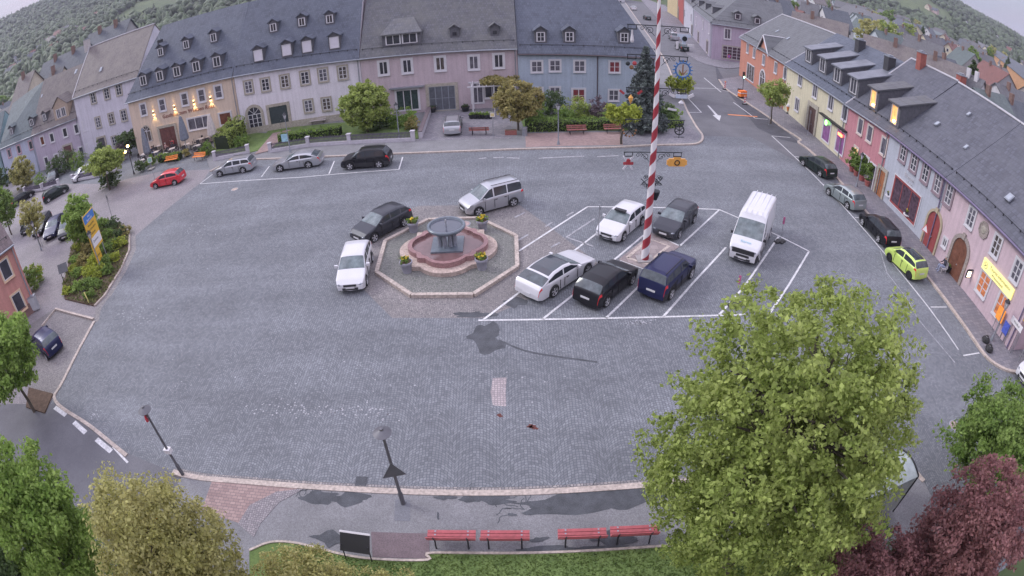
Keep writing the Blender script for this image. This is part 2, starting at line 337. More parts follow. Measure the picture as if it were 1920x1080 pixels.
struct('brown_path', MB().prism(gp([(697, 1000), (806, 1003), (806, 1050), (700, 1047)]), .1, .112), mat('brown_asphalt', (.15, .115, .125), .85, var=.1, fine=30))
struct('repair_strip', MB().prism(gp([(742, 940), (770, 940), (770, 980), (740, 979)]), .1, .106), mat('grey_patch', (.155, .16, .18), .85, var=.1, fine=30))
def blob(c, rx, ry, seed, n=26, z=.11):
    rnd = random.Random(seed); ph = [rnd.random()*6.3 for _ in range(4)]
    return [(c[0]+rx*cos(a)*(1+.28*sin(2*a+ph[0])+.18*sin(3*a+ph[1])+.14*sin(5*a+ph[2])+.1*sin(9*a+ph[3])), c[1]+ry*sin(a)*(1+.28*sin(2*a+ph[1])+.18*sin(4*a+ph[0])+.14*sin(7*a+ph[3]))) for a in [2*pi*i/n for i in range(n)]]
DST = mat('dark_tar', (.07, .075, .085), .85, var=.3, scale=2, fine=30)
mb = MB()
for i, (px, py, rx, ry) in enumerate([(600, 936, .8, .28), (655, 938, .7, .3), (1090, 944, 2.2, .5), (1150, 938, 1.6, .42), (1040, 948, .8, .2), (930, 940, .7, .2), (885, 938, .5, .15), (835, 936, .35, .12), (990, 965, .18, .08), (960, 968, .14, .08), (822, 970, .04, .18), (1150, 1012, .7, .3), (1030, 1032, .9, .12), (620, 1012, .5, .28), (1110, 1035, 1.2, .14), (1010, 1015, .3, .1)]):
    flat(blob(G(px, py), rx, ry, i), .102+.0012*i, mb)
struct('tar_patches', mb, DST)
mb = MB(); rnd = random.Random(3)
for (px, py, n) in [(580, 930, 6), (950, 945, 9), (900, 935, 6), (1000, 955, 6), (1090, 930, 6), (610, 935, 4)]:
    for k in range(n):
        a = G(px+rnd.uniform(-45, 45), py+rnd.uniform(-8, 14)); d = rnd.random()*3; pts = [a]
        for j in range(5): d += rnd.uniform(-.8, .8); pts.append((pts[-1][0]+.14*cos(d), pts[-1][1]+.12*sin(d)))
        ribbon(pts, .035, .1045, None, mb)
struct('asphalt_cracks', mb, DST)
struct('square_tar_patches', flat(blob(G(913, 634), .85, 1.0, 5), .005, flat(blob(G(966, 567), .5, .5, 7), .009, flat(blob(G(888, 590), 1.0, .28, 9), .009))), DST)
struct('square_crack', ribbon(smoothline(gp([(935, 638), (985, 658), (1040, 668), (1120, 679)]), 4), .12, .006), DST)
struct('light_stone_patch', flat(gp([(924, 709), (950, 708), (948, 735), (949, 762), (924, 760), (920, 735)]), .005), paving('pale_setts', (.3, .26, .27), (.42, .36, .36), (.2, .18, .19), 8))
# small pale stones mixed in the cobbles
mb = MB(); rnd = random.Random(11)
for (px, py, sx, sy, n) in [(560, 768, 90, 14, 70), (700, 770, 60, 14, 30), (375, 440, 34, 30, 50), (255, 592, 34, 20, 60), (330, 700, 60, 60, 14), (620, 730, 150, 60, 16), (180, 780, 14, 10, 12), (1200, 604, 22, 5, 40), (850, 700, 300, 70, 14), (1420, 250, 60, 4, 0)]:
    for k in range(n):
        c = G(rnd.gauss(px, sx*.6), rnd.gauss(py, sy*.6)); s = rnd.uniform(.03, .06); a = rnd.random()*3
        mb.add([(c[0]+s*cos(a+q*pi/2), c[1]+s*sin(a+q*pi/2), .006) for q in range(4)], [(0, 1, 2, 3)])
struct('pale_setts_scatter', mb, mat('pale_sett', (.36, .36, .385), .8, var=.2, scale=2))
mb = MB()
for px, py in [(998, 800), (1003, 803), (937, 779), (994, 799)]:
    flat(blob(G(px, py), .12, .09, px), .007, mb)
struct('rust_stains', mb, mat('rust', (.11, .035, .03), .9))
# lawn at the bottom
LK = smoothline(gp([(470, 1035), (510, 1020), (560, 1022), (640, 1042), (700, 1051), (803, 1053), (812, 1040), (1000, 1040), (1230, 1028), (1500, 1000), (1600, 985)]), 5)
struct('lawn', MB().prism(LK+[(14, 2), (-8, 2)], .04, .12), GRASS)
struct('lawn_kerb', ribbon(LK, .09, .05, .16), KERB)
# planting bed (left), with kerb
BED = gp([(233, 425), (243, 440), (243, 470), (225, 510), (197, 555), (178, 575), (122, 562), (118, 540), (128, 500), (133, 470), (145, 440), (155, 420), (200, 412)])
struct('planting_bed', MB().prism(BED, 0, .10), SOIL)
struct('bed_kerb', ribbon(BED[:6], .18, 0, .13), KERB)
struct('setts_edge', ribbon([(x+.45, y) for x, y in BED[:6]]+gp([(180, 604)]), .5, .010), _M['gutter'])
struct('drain_cover', MB().box(-6.2, -5.75, 12.75, 13.2, .0, .02), DST)
struct('little_bed', MB().prism(gp([(55, 728), (100, 740), (85, 776), (50, 765)]), 0, .1), SOIL)
struct('bay_kerb', ribbon(gp([(176, 600), (105, 581), (80, 612)]), .18, 0, .14), KERB)
# north pavement
NK = gp([(395, 322), (440, 303), (560, 297), (700, 291), (860, 285), (1000, 280), (1130, 278), (1230, 273), (1290, 272)])
NKc = smoothline(NK+gp([(1312, 268), (1317, 256), (1305, 238), (1290, 212), (1280, 190), (1266, 160), (1250, 120), (1232, 90), (1200, 45), (1172, 5)]), 4)
struct('north_pavement', MB().prism(NKc+[(24, 150), (8, 150), (14, 62.5), (-33, 62.5), (-33, 54)], 0, .10), PAVA)
struct('north_kerb', ribbon(NKc, .22, 0, .125), KERB)
struct('pink_slab_pavement', MB().prism(gp([(985, 252), (1166, 250), (1168, 274), (986, 278)]), .1, .108), PAVP)
struct('corner_slab_pavement', MB().prism(gp([(1166, 250), (1282, 243), (1292, 236), (1312, 256), (1308, 266), (1280, 270), (1168, 274)]), .1, .108), PAVE)
struct('driveway', MB().prism(gp([(800, 213), (955, 213), (962, 262), (785, 266)]), .1, .11), PAVE)
struct('front_lawn', MB().prism(gp([(470, 288), (505, 245), (640, 232), (780, 225), (785, 262), (640, 268), (505, 279)]), .1, .15), GRASS)
struct('corner_lawn', MB().prism(gp([(975, 222), (1262, 205), (1280, 236), (1170, 247), (985, 249)]), .1, .15), GRASS)
struct('garden_path', MB().prism(gp([(478, 292), (512, 252), (545, 245), (545, 250), (502, 286)]), .15, .16), PAVP)
struct('west_lawn', MB().prism(gp([(398, 290), (430, 240), (470, 250), (500, 252), (470, 288)]), .1, .15), GRASS)
# east pavement
FA_, FB_ = (37.22, 84.1), (30.2, 16.5)
EK = gp([(1348, 150), (1362, 168), (1395, 190), (1440, 220), (1466, 240), (1500, 262), (1497, 268), (1520, 285), (1565, 330), (1625, 400), (1680, 455), (1733, 514), (1767, 557), (1812, 619), (1841, 661), (1862, 682), (1892, 697), (1925, 700)])
EKc = smoothline(EK, 4)
struct('east_pavement', MB().prism(EKc+[(45, 12), (45, 84), (40, 86)], 0, .10), PAVE)
struct('east_kerb', ribbon(EKc, .24, 0, .13), KERB)
struct('corner_pavement', MB().prism(smoothline(gp([(1195, -8), (1245, 50), (1290, 103), (1343, 126), (1383, 128), (1400, 120)]), 3)+[(60, 98), (60, 160)], 0, .1), PAVE)
# markings
def mark(name, segs, w=.12, m=PAINT, z=.016):
    mb = MB()
    for s in segs: ribbon(gp(s), w, z, None, mb)
    return struct(name, mb, m)
mark('parking_lines', [[(897, 601), (1136, 597), (1400, 590)], [(906, 600), (985, 540)], [(1017, 599), (1085, 545)], [(1151, 488), (1207, 441)], [(1136, 597), (1210, 525)], [(1243.6, 594), (1300, 530), (1361, 464)], [(1274, 462), (1348, 394)],
    [(1348, 591), (1395, 538), (1459.6, 444)], [(1440, 592), (1478, 536), (1517, 471)], [(973, 471), (1101.6, 388)], [(1077, 470), (1120, 437)], [(1101, 388), (1215, 389), (1348, 393)], [(1348, 393), (1455, 440), (1518, 472)],
    [(1163, 488), (1215, 507)], [(1222, 438), (1276, 462)]], .13)
mark('worn_lines', [[(1062, 445), (1115, 410)], [(1062, 445), (1112, 462)], [(1075, 398), (1062, 405)], [(1035, 417), (1023, 425)], [(1050, 455), (1033, 464)], [(990, 440), (970, 452)], [(965, 408), (985, 398)]], .14, mat('worn_paint', (.30, .30, .32), .8, var=.35, scale=3, fine=12))
mark('bay_lines_north', [[(375, 345), (560, 333), (748, 318)], [(405, 322), (375, 345)], [(505, 312), (490, 332)], [(627, 302), (617, 326)], [(755, 295), (748, 318)]], .12)
mark('faded_line_north', [[(897, 298), (912, 296)], [(925, 296), (945, 295)], [(1010, 297), (1095, 293)], [(1120, 294), (1160, 292)], [(950, 296), (975, 297)]], .25, _M['worn_paint'])
mark('bay_lines_east', [[(1447, 255), (1527, 330), (1615, 425), (1672, 492), (1742, 578), (1797, 656)], [(1447, 255), (1482, 258)], [(1488, 293), (1500, 295)], [(1543, 346), (1552, 347)], [(1603, 408), (1615, 409)], [(1745, 576), (1775, 576)], [(1806, 667), (1836, 662)]], .11)
mark('cable_trench', [[(1650, 470), (1663, 512), (1700, 560), (1722, 600), (1765, 650), (1790, 680)]], .08, _M['worn_paint'])
mark('street_lines', [[(1320, 146), (1352, 173)], [(1284, 178), (1315, 211)], [(1280, 211), (1316, 211)], [(1240, 165), (1345, 166), (1390, 180)], [(1375, 192), (1416, 222)], [(1416, 222), (1440, 224)]], .13, z=.018)
mark('orange_bars', [[(1365, 215), (1420, 219)]], .35, OPAINT, .018)
mark('white_dashes', [[(103, 764), (124, 779)], [(139, 792), (161, 812)], [(181, 824), (209, 847)]], .30, z=.022)
mark('edge_line', [[(212, 838), (240, 868)]], .12, z=.022)
ar = gp([(1326, 198), (1329, 198), (1346, 216), (1352, 217), (1349, 227), (1336, 216), (1341, 216)])
struct('lane_arrow', flat(ar, .02), PAINT)
# ================================================================= buildings
WRND = random.Random(12); GLASS2 = mat('window_glass_dim_room', (.09, .075, .07), .2, var=.6, scale=2.2, spec=.5)
class Bld:
    """a house: local x along the front (left to right seen from the square), y inward, z up"""
    def __init__(s, name, label, A, B, zA, zB, D=14, ro=7, zr=14, wall=None, roof=None, hip=(0, 0), ov=.3, cat='house', base=-.3, gutter=True, guard=True, cap=None, plinth=None, group=None, soffit=None):
        s.A, s.B = A, B; s.L = hypot(B[0]-A[0], B[1]-A[1]); s.zA, s.zB, s.D, s.ro = zA, zB, D, ro
        s.zr = zr if isinstance(zr, tuple) else (zr, zr)
        nrm = abs(A[0]*(B[1]-A[1])-A[1]*(B[0]-A[0]))/s.L
        zA = s.zA = zA+ov*((s.zr[0]-zA)/ro+(17-zA)/nrm); zB = s.zB = zB+ov*((s.zr[1]-zB)/ro+(17-zB)/nrm)
        s.roofm = roof; s.wallm = wall
        s.root = thing(name, label, cat, (A[0], A[1], 0), atan2(B[1]-A[1], B[0]-A[0]), group)
        L_, g = s.L, .012; zb = (zA+zB)/2; m = MB(); hl, hr = hip
        prof = lambda x, hipd, e, r: [(x, g, base), (x, g, e), (x, ro, r), (x, D, e), (x, D, base)] if not hipd else [(x, g, base), (x, g, e), (x, ro, e), (x, D, e), (x, D, base)]
        a = prof(g, hl, zA-.12, s.zr[0]-.3); b = prof(L_-g, hr, zB-.12, s.zr[1]-.3)
        m.add(a+b, [(0, 1, 2, 3, 4)[::-1], (5, 6, 7, 8, 9)]+[(0, 5, 6, 1)[::1], (3, 8, 9, 4), (1, 6, 7, 2), (2, 7, 8, 3)])
        s.wall = m.build('wall', wall, s.root)
        # roof slab
        e0, e1 = -.0 if not hl else -ov, L_ if not hr else L_+ov
        if not hl: e0 = .015
        if not hr: e1 = L_-.015
        s.e0, s.e1 = e0, e1
        zf = lambda x, y: s.roofz(x, y)
        R0 = (hl if hl else e0, ro, s.zr[0]); R1 = (L_-hr if hr else e1, ro, s.zr[1])
        F0 = (e0, -ov, zf(0, -ov)); F1 = (e1, -ov, zf(L_, -ov)); B0 = (e0, D+ov, F0[2]); B1 = (e1, D+ov, F1[2])
        top = [F0, F1, R1, R0, B0, B1]; t = .14; bot = [(x, y, z-t) for x, y, z in top]
        fs = [(0, 1, 2, 3), (3, 2, 5, 4), (0, 3, 4), (1, 5, 2)]
        m = MB()
        n = 6; faces = list(fs)
        if not hl: faces.remove((0, 3, 4))
        if not hr: faces.remove((1, 5, 2))
        allf = faces+[tuple(n+i for i in f[::-1]) for f in faces]
        ring = [0, 1]+([2] if not hr else [])+[5, 4]+([3] if not hl else [])
        for i in range(len(ring)):
            p, q = ring[i], ring[(i+1) % len(ring)]; allf.append((p, n+p, n+q, q))
        m.add(top+bot, allf); s.roof = m.build('roof', roof, s.root)
        if gutter:
            m = MB(); m.tube((e0, -ov-.07, F0[2]-.12), (e1, -ov-.07, F1[2]-.12), .085, .085, 8)
            for x in ((.25,) if L_ > 4 else ()):
                m.tube((L_-x, -.10, zB-.2), (L_-x, -.10, .1), .055, .055, 6); m.tube((L_-x, -ov-.05, F1[2]-.18), (L_-x, -.10, zB-.45), .05, .05, 6)
            m.build('gutter', ZINC if soffit is None else soffit, s.root)
        if guard:
            m = MB(); y = .45; k = int(L_/1.1)
            m.tube((e0+.2, y, zf(0, y)+.14), (e1-.2, y, zf(L_, y)+.14), .025, .025, 5)
            for i in range(k+1):
                x = e0+.3+(e1-e0-.6)*i/max(k, 1); m.box(x-.03, x+.03, y-.02, y+.06, zf(x, y)-.02, zf(x, y)+.17)
            m.build('snow_guard', DARK, s.root)
        if cap:
            m = MB(); m.tube(R0, R1, .13, .13, 6); 
            for (P0, P1, use) in ((F0, R0, 'l'), (F1, R1, 'r'), (B0, R0, 'l'), (B1, R1, 'r')):
                if use in cap: m.tube(P0, P1, .09, .09, 6)
            m.build('ridge_cap', mat('ridge_metal', (.42, .41, .44), .5, .2, var=.1), s.root)
        if plinth:
            MB().box(.02, L_-.02, -.05, .0, -.1, plinth[1]).build('plinth', plinth[0], s.root)
    def roofz(s, x, y):
        u = min(max(x/s.L, 0), 1); e = s.zA+(s.zB-s.zA)*u; r = s.zr[0]+(s.zr[1]-s.zr[0])*u
        return e+(r-e)*y/s.ro if y <= s.ro else r-(r-e)*(y-s.ro)/(s.D-s.ro)
    def at(s, p, off=0.0): return onplane(s.A, s.B, p[0], p[1], off)
    def windows(s, px, w=1.0, h=1.45, **k):
        for p in px:
            x, z = s.at(p); s.window(x, z, w, h, **k)
    def window(s, x, z, w, h, sur=STONE, sw=.16, fr=WHITE, nv=2, nh=0, glass=None, arch=False, sill=True, name='window', y0=0.0, sw2=.07, mb=.05):
        glass = glass or WRND.choice([GLASS, GLASS, CURT, GLASS2]); m = MB(); X0, X1, Z0, Z1 = x-w/2, x+w/2, z-h/2, z+h/2; y = y0
        if sur is not None and not arch:
            m.mat(0).box(X0-sw, X0, y-.07, y+.0, Z0-sw*.6, Z1+sw).box(X1, X1+sw, y-.07, y+.0, Z0-sw*.6, Z1+sw).box(X0, X1, y-.07, y, Z1, Z1+sw).box(X0, X1, y-.07, y, Z0-sw*.6, Z0)
        if arch and sur is not None:
            n = 12; zc = Z1-h*.0; r = w/2
            for i in range(n):
                a0, a1 = pi-pi*i/n, pi-pi*(i+1)/n; q = []
                for yy in (y-.08, y):
                    for rr in (r, r+sw):
                        q += [(x+rr*cos(a0), yy, zc+rr*sin(a0)), (x+rr*cos(a1), yy, zc+rr*sin(a1))]
                m.mat(0).add(q, [(0, 1, 3, 2), (0, 4, 5, 1), (2, 3, 7, 6)])
            m.box(X0-sw, X0, y-.08, y, Z0, zc).box(X1, X1+sw, y-.08, y, Z0, zc)
        b = sw2; m.mat(1)
        m.box(X0, X0+b, y-.045, y, Z0, Z1).box(X1-b, X1, y-.045, y, Z0, Z1).box(X0+b, X1-b, y-.045, y, Z1-b, Z1).box(X0+b, X1-b, y-.045, y, Z0, Z0+b)
        for i in range(1, nv):
            xx = X0+w*i/nv; m.box(xx-.045, xx+.045, y-.05, y, Z0+b, Z1-b)
        for i in range(1, nh+1):
            zz = Z0+h*i/(nh+1); m.box(X0+b, X1-b, y-.04, y, zz-mb/2, zz+mb/2)
        if arch:
            for k in range(1, 4):
                a = pi*k/4; m.tube((x, y-.03, Z1), (x+w/2*cos(a), y-.03, Z1+w/2*sin(a)), .03, .03, 4)
        o = m.build(name, [sur or fr, fr], s.root)
        g = MB(); g.box(X0+.01, X1-.01, y-.018, y-.003, Z0+.01, Z1-.01)
        if arch:
            pts = [(x+(w/2-.01)*cos(pi*i/12), y-.018, Z1+(w/2-.01)*sin(pi*i/12)) for i in range(13)]; g.add(pts, [tuple(range(13))])
        g.build('pane', glass, o)
        if sill and not arch:
            MB().box(X0-sw*.9, X1+sw*.9, y-.16, y, Z0-sw*.6-.07, Z0-sw*.6-.002).build('sill', sur or fr, o)
        return o
    def door(s, x, w, h, leafm, sur=STONE, arch=False, sw=.3, name='door', z0=0.1, nv=2, glass=False):
        m = MB(); X0, X1 = x-w/2, x+w/2; zt = z0+h
        if arch:
            zc = zt-w/2; n = 12
            pts = [(X0, -.03, z0), (X1, -.03, z0)]+[(x+w/2*cos(pi*i/n), -.03, zc+w/2*sin(pi*i/n)) for i in range(n+1)]
            k = len(pts); m.add(pts+[(a, .0, c) for a, b, c in pts], [tuple(range(k))]+[(i, k+i, k+(i+1) % k, (i+1) % k) for i in range(k)])
        else: m.box(X0, X1, -.03, 0, z0, zt)
        for i in range(1, nv): m.box(X0+w*i/nv-.02, X0+w*i/nv+.02, -.05, -.03, z0+.02, (zt-w/2 if arch else zt)-.02)
        for i in range(nv):
            for (a, b) in ((.08, .42), (.5, .9)):
                hh = (zt-w/2 if arch else zt)-z0; xa = X0+w*(i+.12)/nv; xb = X0+w*(i+.88)/nv; m.box(xa, xb, -.045, -.03, z0+hh*a, z0+hh*b)
        o = m.build(name, leafm, s.root)
        MB().ball((x+.12, -.09, z0+1.05), .05, 6).build('handle', CHROME, o)
        f = MB()
        if arch:
            n = 12; r = w/2
            for i in range(n):
                a0, a1 = pi-pi*i/n, pi-pi*(i+1)/n; q = []
                for yy in (-.12, 0):
                    for rr in (r, r+sw): q += [(x+rr*cos(a0), yy, zc+rr*sin(a0)), (x+rr*cos(a1), yy, zc+rr*sin(a1))]
                f.add(q, [(0, 1, 3, 2), (0, 4, 5, 1), (2, 3, 7, 6)])
            f.box(X0-sw, X0, -.12, 0, z0-.1, zc).box(X1, X1+sw, -.12, 0, z0-.1, zc)
            f.box(x-.18, x+.18, -.17, 0, zt-.02, zt+sw+.15)
        else:
            f.box(X0-sw, X0, -.12, 0, z0-.1, zt).box(X1, X1+sw, -.12, 0, z0-.1, zt).box(X0-sw, X1+sw, -.12, 0, zt+.002, zt+sw)
        f.build('door_frame', sur, s.root); return o
    def dormer(s, p, w=1.3, wh=1.0, ww=.8, kind='gable', wallm=None, roofm=None, glass=None, deep=1.0, hh=None, frame=WHITE, nw=1, rise=.45, fr_nv=2, fr_nh=0, dark=None):
        """p: photo point of the window centre; the face stands where the sight line meets it on this roof"""
        wallm = wallm or mat('dormer_slate', (.10, .10, .115), .75, var=.25, scale=4); roofm = roofm or s.roofm
        H = hh or wh+.45; yb = None
        for i in range(400):
            y = .2+i*(s.ro-.4)/400; x, z = s.at(p, y)
            if z < s.roofz(x, y)+.12+H*.5: yb = y; break
        if yb is None: yb = s.ro*.3
        x, z = s.at(p, yb); zb = s.roofz(x, yb); zt = zb+H; sl = (s.zr[0]-s.zA)/s.ro
        fl = .25 if kind == 'shed' else 0.0
        yt = yb+(H)/(sl-fl) if kind == 'shed' else yb+H/sl
        yr = yb+(H+rise)/sl
        lim = s.ro-.02; yt = min(yt, lim); yr = min(yr, lim)
        m = MB(); X0, X1 = x-w/2, x+w/2
        if kind == 'shed':
            m.add([(X0, yb, zb-.1), (X1, yb, zb-.1), (X1, yb, zt), (X0, yb, zt), (X0, yt, s.roofz(x, yt)-.05), (X1, yt, s.roofz(x, yt)-.05)], [(0, 1, 2, 3), (0, 3, 4), (1, 5, 2), (3, 2, 5, 4)])
        else:
            m.add([(X0, yb, zb-.1), (X1, yb, zb-.1), (X1, yb, zt), (X0, yb, zt), (X0, yt, zt-.02), (X1, yt, zt-.02), (x, yb, zt+(rise if kind == 'gable' else 0.06)-.05)], [(0, 1, 2, 6, 3), (0, 3, 4), (1, 5, 2)])
        d = m.build('dormer', wallm, s.root)
        m = MB(); o = .16
        if kind == 'hip':
            q = min(1.0, w*.26); z2 = s.roofz(x, yt+.0)+.05; yq = yt; a = [(X0-o, yb-.3, zt-.02), (X1+o, yb-.3, zt-.02), (X1-q, yr, zt+rise), (X0+q, yr, zt+rise), (X0-o, yq, zt-.02), (X1+o, yq, zt-.02)]; b = [(u[0], u[1], u[2]-.12) for u in a]
            m.add(a+b, [(0, 1, 2, 3), (0, 3, 4), (1, 5, 2), (9, 8, 7, 6), (0, 6, 7, 1), (0, 4, 10, 6), (1, 7, 11, 5)])
        elif kind == 'shed':
            z2 = s.roofz(x, yt)+.03; a = [(X0-o, yb-.3, zt-.3*fl+.02), (X1+o, yb-.3, zt-.3*fl+.02), (X1+o, yt+.15, z2+.1), (X0-o, yt+.15, z2+.1)]
            b = [(q[0], q[1], q[2]-.14) for q in a]; m.add(a+b, [(0, 1, 2, 3), (7, 6, 5, 4), (0, 4, 5, 1), (1, 5, 6, 2), (2, 6, 7, 3), (3, 7, 4, 0)])
        else:
            y0 = yb-.22; zr_ = zt+rise; el = zt-.06
            a = [(X0-o, y0, el), (x, y0, zr_), (X1+o, y0, el), (X1+o, yt, el), (x, yr, zr_), (X0-o, yt, el)]
            b = [(q[0], q[1], q[2]-.1) for q in a]
            m.add(a+b, [(0, 1, 4, 5), (1, 2, 3, 4), (11, 10, 7, 6), (10, 9, 8, 7), (0, 6, 7, 1), (1, 7, 8, 2), (2, 8, 9, 3), (5, 11, 6, 0)])
        m.build('dormer_roof', roofm, d)
        if not dark:
            zc = zb+.22+wh/2; m = MB(); tot = w*.9 if nw > 1 else ww
            for k in range(nw):
                c = x+(k-(nw-1)/2)*(ww+.25); a0, a1 = c-ww/2, c+ww/2; b = .08; y = yb
                m.mat(0).box(a0-.05, a0+b, y-.06, y, zc-wh/2, zc+wh/2).box(a1-b, a1+.05, y-.06, y, zc-wh/2, zc+wh/2).box(a0+b, a1-b, y-.06, y, zc+wh/2-b, zc+wh/2).box(a0+b, a1-b, y-.06, y, zc-wh/2, zc-wh/2+b)
                for q in range(1, fr_nv): xx = a0+ww*q/fr_nv; m.box(xx-.035, xx+.035, y-.055, y, zc-wh/2+b, zc+wh/2-b)
                for q in range(1, fr_nh+1): zz = zc-wh/2+wh*q/(fr_nh+1); m.box(a0+b, a1-b, y-.05, y, zz-.025, zz+.025)
                m.mat(1).box(a0+.02, a1-.02, y-.02, y-.004, zc-wh/2+.02, zc+wh/2-.02)
            m.build('dormer_window', [frame, glass or GLASS], d)
        else:
            MB().box(x-.22, x+.22, yb-.04, yb, zb+.2, zb+.6).build('vent_opening', GLASS, d)
        return d
    def roofwin(s, p, w=.55, h=.8, m=None):
        for i in range(500):
            y = .1+i*(s.ro-.2)/500; x, z = s.at(p, y)
            if z < s.roofz(x, y): break
        sl = atan2(s.zr[0]-s.zA, s.ro); zc = s.roofz(x, y)
        mb = MB(); mb.mat(0).obox((x, y, zc+.05), (w, h, .14), 0, sl); mb.mat(1).obox((x, y-.01, zc+.075), (w*.75, h*.78, .14), 0, sl)
        return mb.build('roof_window', [m or ZINC, mat('skylight_glass', (.32, .35, .40), .15, var=.1)], s.roof)
    def chimney(s, p, w=.6, h=1.2, m=None, y=None):
        y = s.ro-.6 if y is None else y; x, z = s.at(p, y); zc = s.roofz(x, y)
        mb = MB(); mb.mat(0).box(x-w/2, x+w/2, y-w/2, y+w/2, zc-.5, zc+h).mat(1).box(x-w/2-.06, x+w/2+.06, y-w/2-.06, y+w/2+.06, zc+h, zc+h+.1).box(x-w*.3, x+w*.3, y-w*.3, y+w*.3, zc+h+.1, zc+h+.25)
        return mb.build('chimney', [m or mat('chimney_slate', (.05, .05, .058), .8, var=.25, scale=6), ZINC], s.roof)
def text_mesh(txt, size, m, parent, loc, rot, ext=.012, name='lettering', align='CENTER', font_shear=0.0):
    cu = bpy.data.curves.new('t', 'FONT'); cu.body = txt; cu.size = size; cu.extrude = ext; cu.align_x = align; cu.align_y = 'CENTER'; cu.shear = font_shear; cu.resolution_u = 2
    to = bpy.data.objects.new('t', cu); SC.collection.objects.link(to); dg = bpy.context.evaluated_depsgraph_get(); dg.update()
    me = bpy.data.meshes.new_from_object(to.evaluated_get(dg)); bpy.data.objects.remove(to); me.materials.clear(); me.materials.append(m); me.name = name
    o = bpy.data.objects.new(name, me); link(o, parent); o.location = loc; o.rotation_euler = rot; return o
SLATE = roofmat('slate', (.09, .103, .135)); SLATE2 = roofmat('slate_grey', (.105, .108, .125), moss=(.135, .135, .13)); TILE = roofmat('brown_tile', (.15, .13, .132), .3, .25, (.195, .175, .16))
SLATE3 = roofmat('dark_tile', (.092, .096, .12), .36, .3, (.115, .118, .14), .22)
K1 = lambda x, y: (240+x*.1759, 150+y*.1759)
K2 = lambda x, y: (420+x*.30208, y*.30208)
K3 = lambda x, y: (940+x*.29167, y*.29167)
K4 = lambda x, y: (1360+x*.29167, y*.29167)
K5 = lambda x, y: (1440+x*.25, 230+y*.25)
K6 = lambda x, y: (x*.24074, 120+y*.24074)
K7 = lambda x, y: (1760+x*.2593, 420+y*.2593)
K8 = lambda x, y: (1240+x*.16667, y*.16667)
def ks(K, *l): return [K(*p) for p in l]
# ---- inn
inn = Bld('inn', 'apricot inn with lit wall lamps above its terrace', (-48.6, 61.3), (-31.25, 61.0), 7.6, 7.7, 14, 7, 16.2, plaster('apricot', (.60, .49, .40)), SLATE, hip=(3.2, 0), cat='inn')
inn.windows(ks(K1, (165, 315), (365, 265), (605, 205), (785, 165), (965, 125)), .95, 1.55, sur=WHITE, sw=.18, glass=CURT, nv=1, nh=1)
x, z = inn.at(K1(210, 600)); inn.window(x, z, 1.35, 1.5, sur=STONE, arch=True)
x, z = inn.at(K1(425, 560)); inn.door(x, 2.6, 2.9, mat('inn_door', (.13, .05, .045), .6, var=.3), sur=STONE, sw=.35, nv=3)
x, z = inn.at(K1(760, 455)); inn.window(x, z, 3.5, 1.5, sur=WHITE, nv=3)
x, z = inn.at(K1(1040, 410)); inn.window(x, z, 1.7, 1.5, sur=WHITE, nv=1, glass=mat('warm_room_glass', (.14, .05, .03), .2, var=.5, scale=2))
for p in ks(K1, (272, 370), (495, 310), (703, 260), (880, 220)):
    x, z = inn.at(p, -.15); m = MB()
    m.mat(0).box(x-.03, x+.03, -.10, 0, z+.25, z+.32).tube((x, -.13, z+.05), (x, -.13, z+.45), .075, .06, 8); m.mat(1).tube((x, -.13, z-.03), (x, -.13, z+.05), .08, .08, 8).tube((x, -.13, z+.45), (x, -.13, z+.50), .06, .06, 8)
    m.build('wall_lamp', [DARK, LAMPW], inn.root)
    for dz, e, sp_, rx in ((-.06, 55, 95, .25), (.52, 12, 40, pi-.12)):
        ld = bpy.data.lights.new('wall_lamp_light', 'SPOT'); ld.energy = e; ld.color = (1, .68, .25); ld.spot_size = radians(sp_); ld.spot_blend = .4; ld.shadow_soft_size = .04
        lo = bpy.data.objects.new('wall_lamp_light', ld); link(lo, inn.root); lo.location = (x, -.15, z+dz); lo.rotation_euler = (-rx if rx < 1 else rx, 0, 0)
a = inn.at(K1(430, 378)); b = inn.at(K1(845, 290)); 
text_mesh('Gasthaus zum Weissen Ross', .72, mat('sign_red', (.22, .06, .05), .7, var=0), inn.root, ((a[0]+b[0])/2, -.05, (a[1]+b[1])/2), (pi/2, 0, 0), font_shear=.15)
for p in ks(lambda x, y: (x/4, y/4), (1073, 598), (1197, 563), (1325, 530), (1470, 492), (1625, 455)): inn.dormer(p, 1.35, 1.25, 1.0)
for p in ks(lambda x, y: (x/4, y/4), (1203, 382), (1395, 328), (1600, 275)): inn.dormer(p, 1.1, 1.05, .8)
inn.chimney((299, 68), .6, 1.0, None, 4.6)
# ---- white house with the stone framed windows
wh = Bld('townhouse', 'white townhouse with sandstone window frames and arched glass door', (-31.2, 61.0), (-15.75, 62.0), 7.7, 7.15, 14, 7, (16.2, 15.7), plaster('white', (.66, .63, .68)), SLATE)
wh.windows(ks(K2, (153, 540), (258, 525), (378, 505), (503, 483), (615, 465), (737, 450)), .95, 1.45, nh=2, sw=.2)
wh.windows(ks(K2, (525, 657), (637, 645)), .95, 1.4, nh=2, sw=.2)
x, z = wh.at(K2(195, 745)); wh.window(x, z-.1, 1.75, 1.7, arch=True, sw=.35, nh=2, nv=3)
x, z = wh.at(K2(342, 715)); wh.door(x, 2.3, 2.9, mat('dark_green_gate', (.035, .05, .055), .6, var=.2), sw=.35)
BOARD = mat('boarded_white', (.62, .60, .66), .6, var=.05)
for p in ks(K2, (212, 338), (388, 304), (514, 282), (684, 258)): wh.dormer(p, 1.35, 1.35, 1.0, glass=BOARD, fr_nv=1)
for p in ks(K2, (305, 165), (482, 130), (655, 112)): wh.dormer(p, 1.1, 1.0, .75)
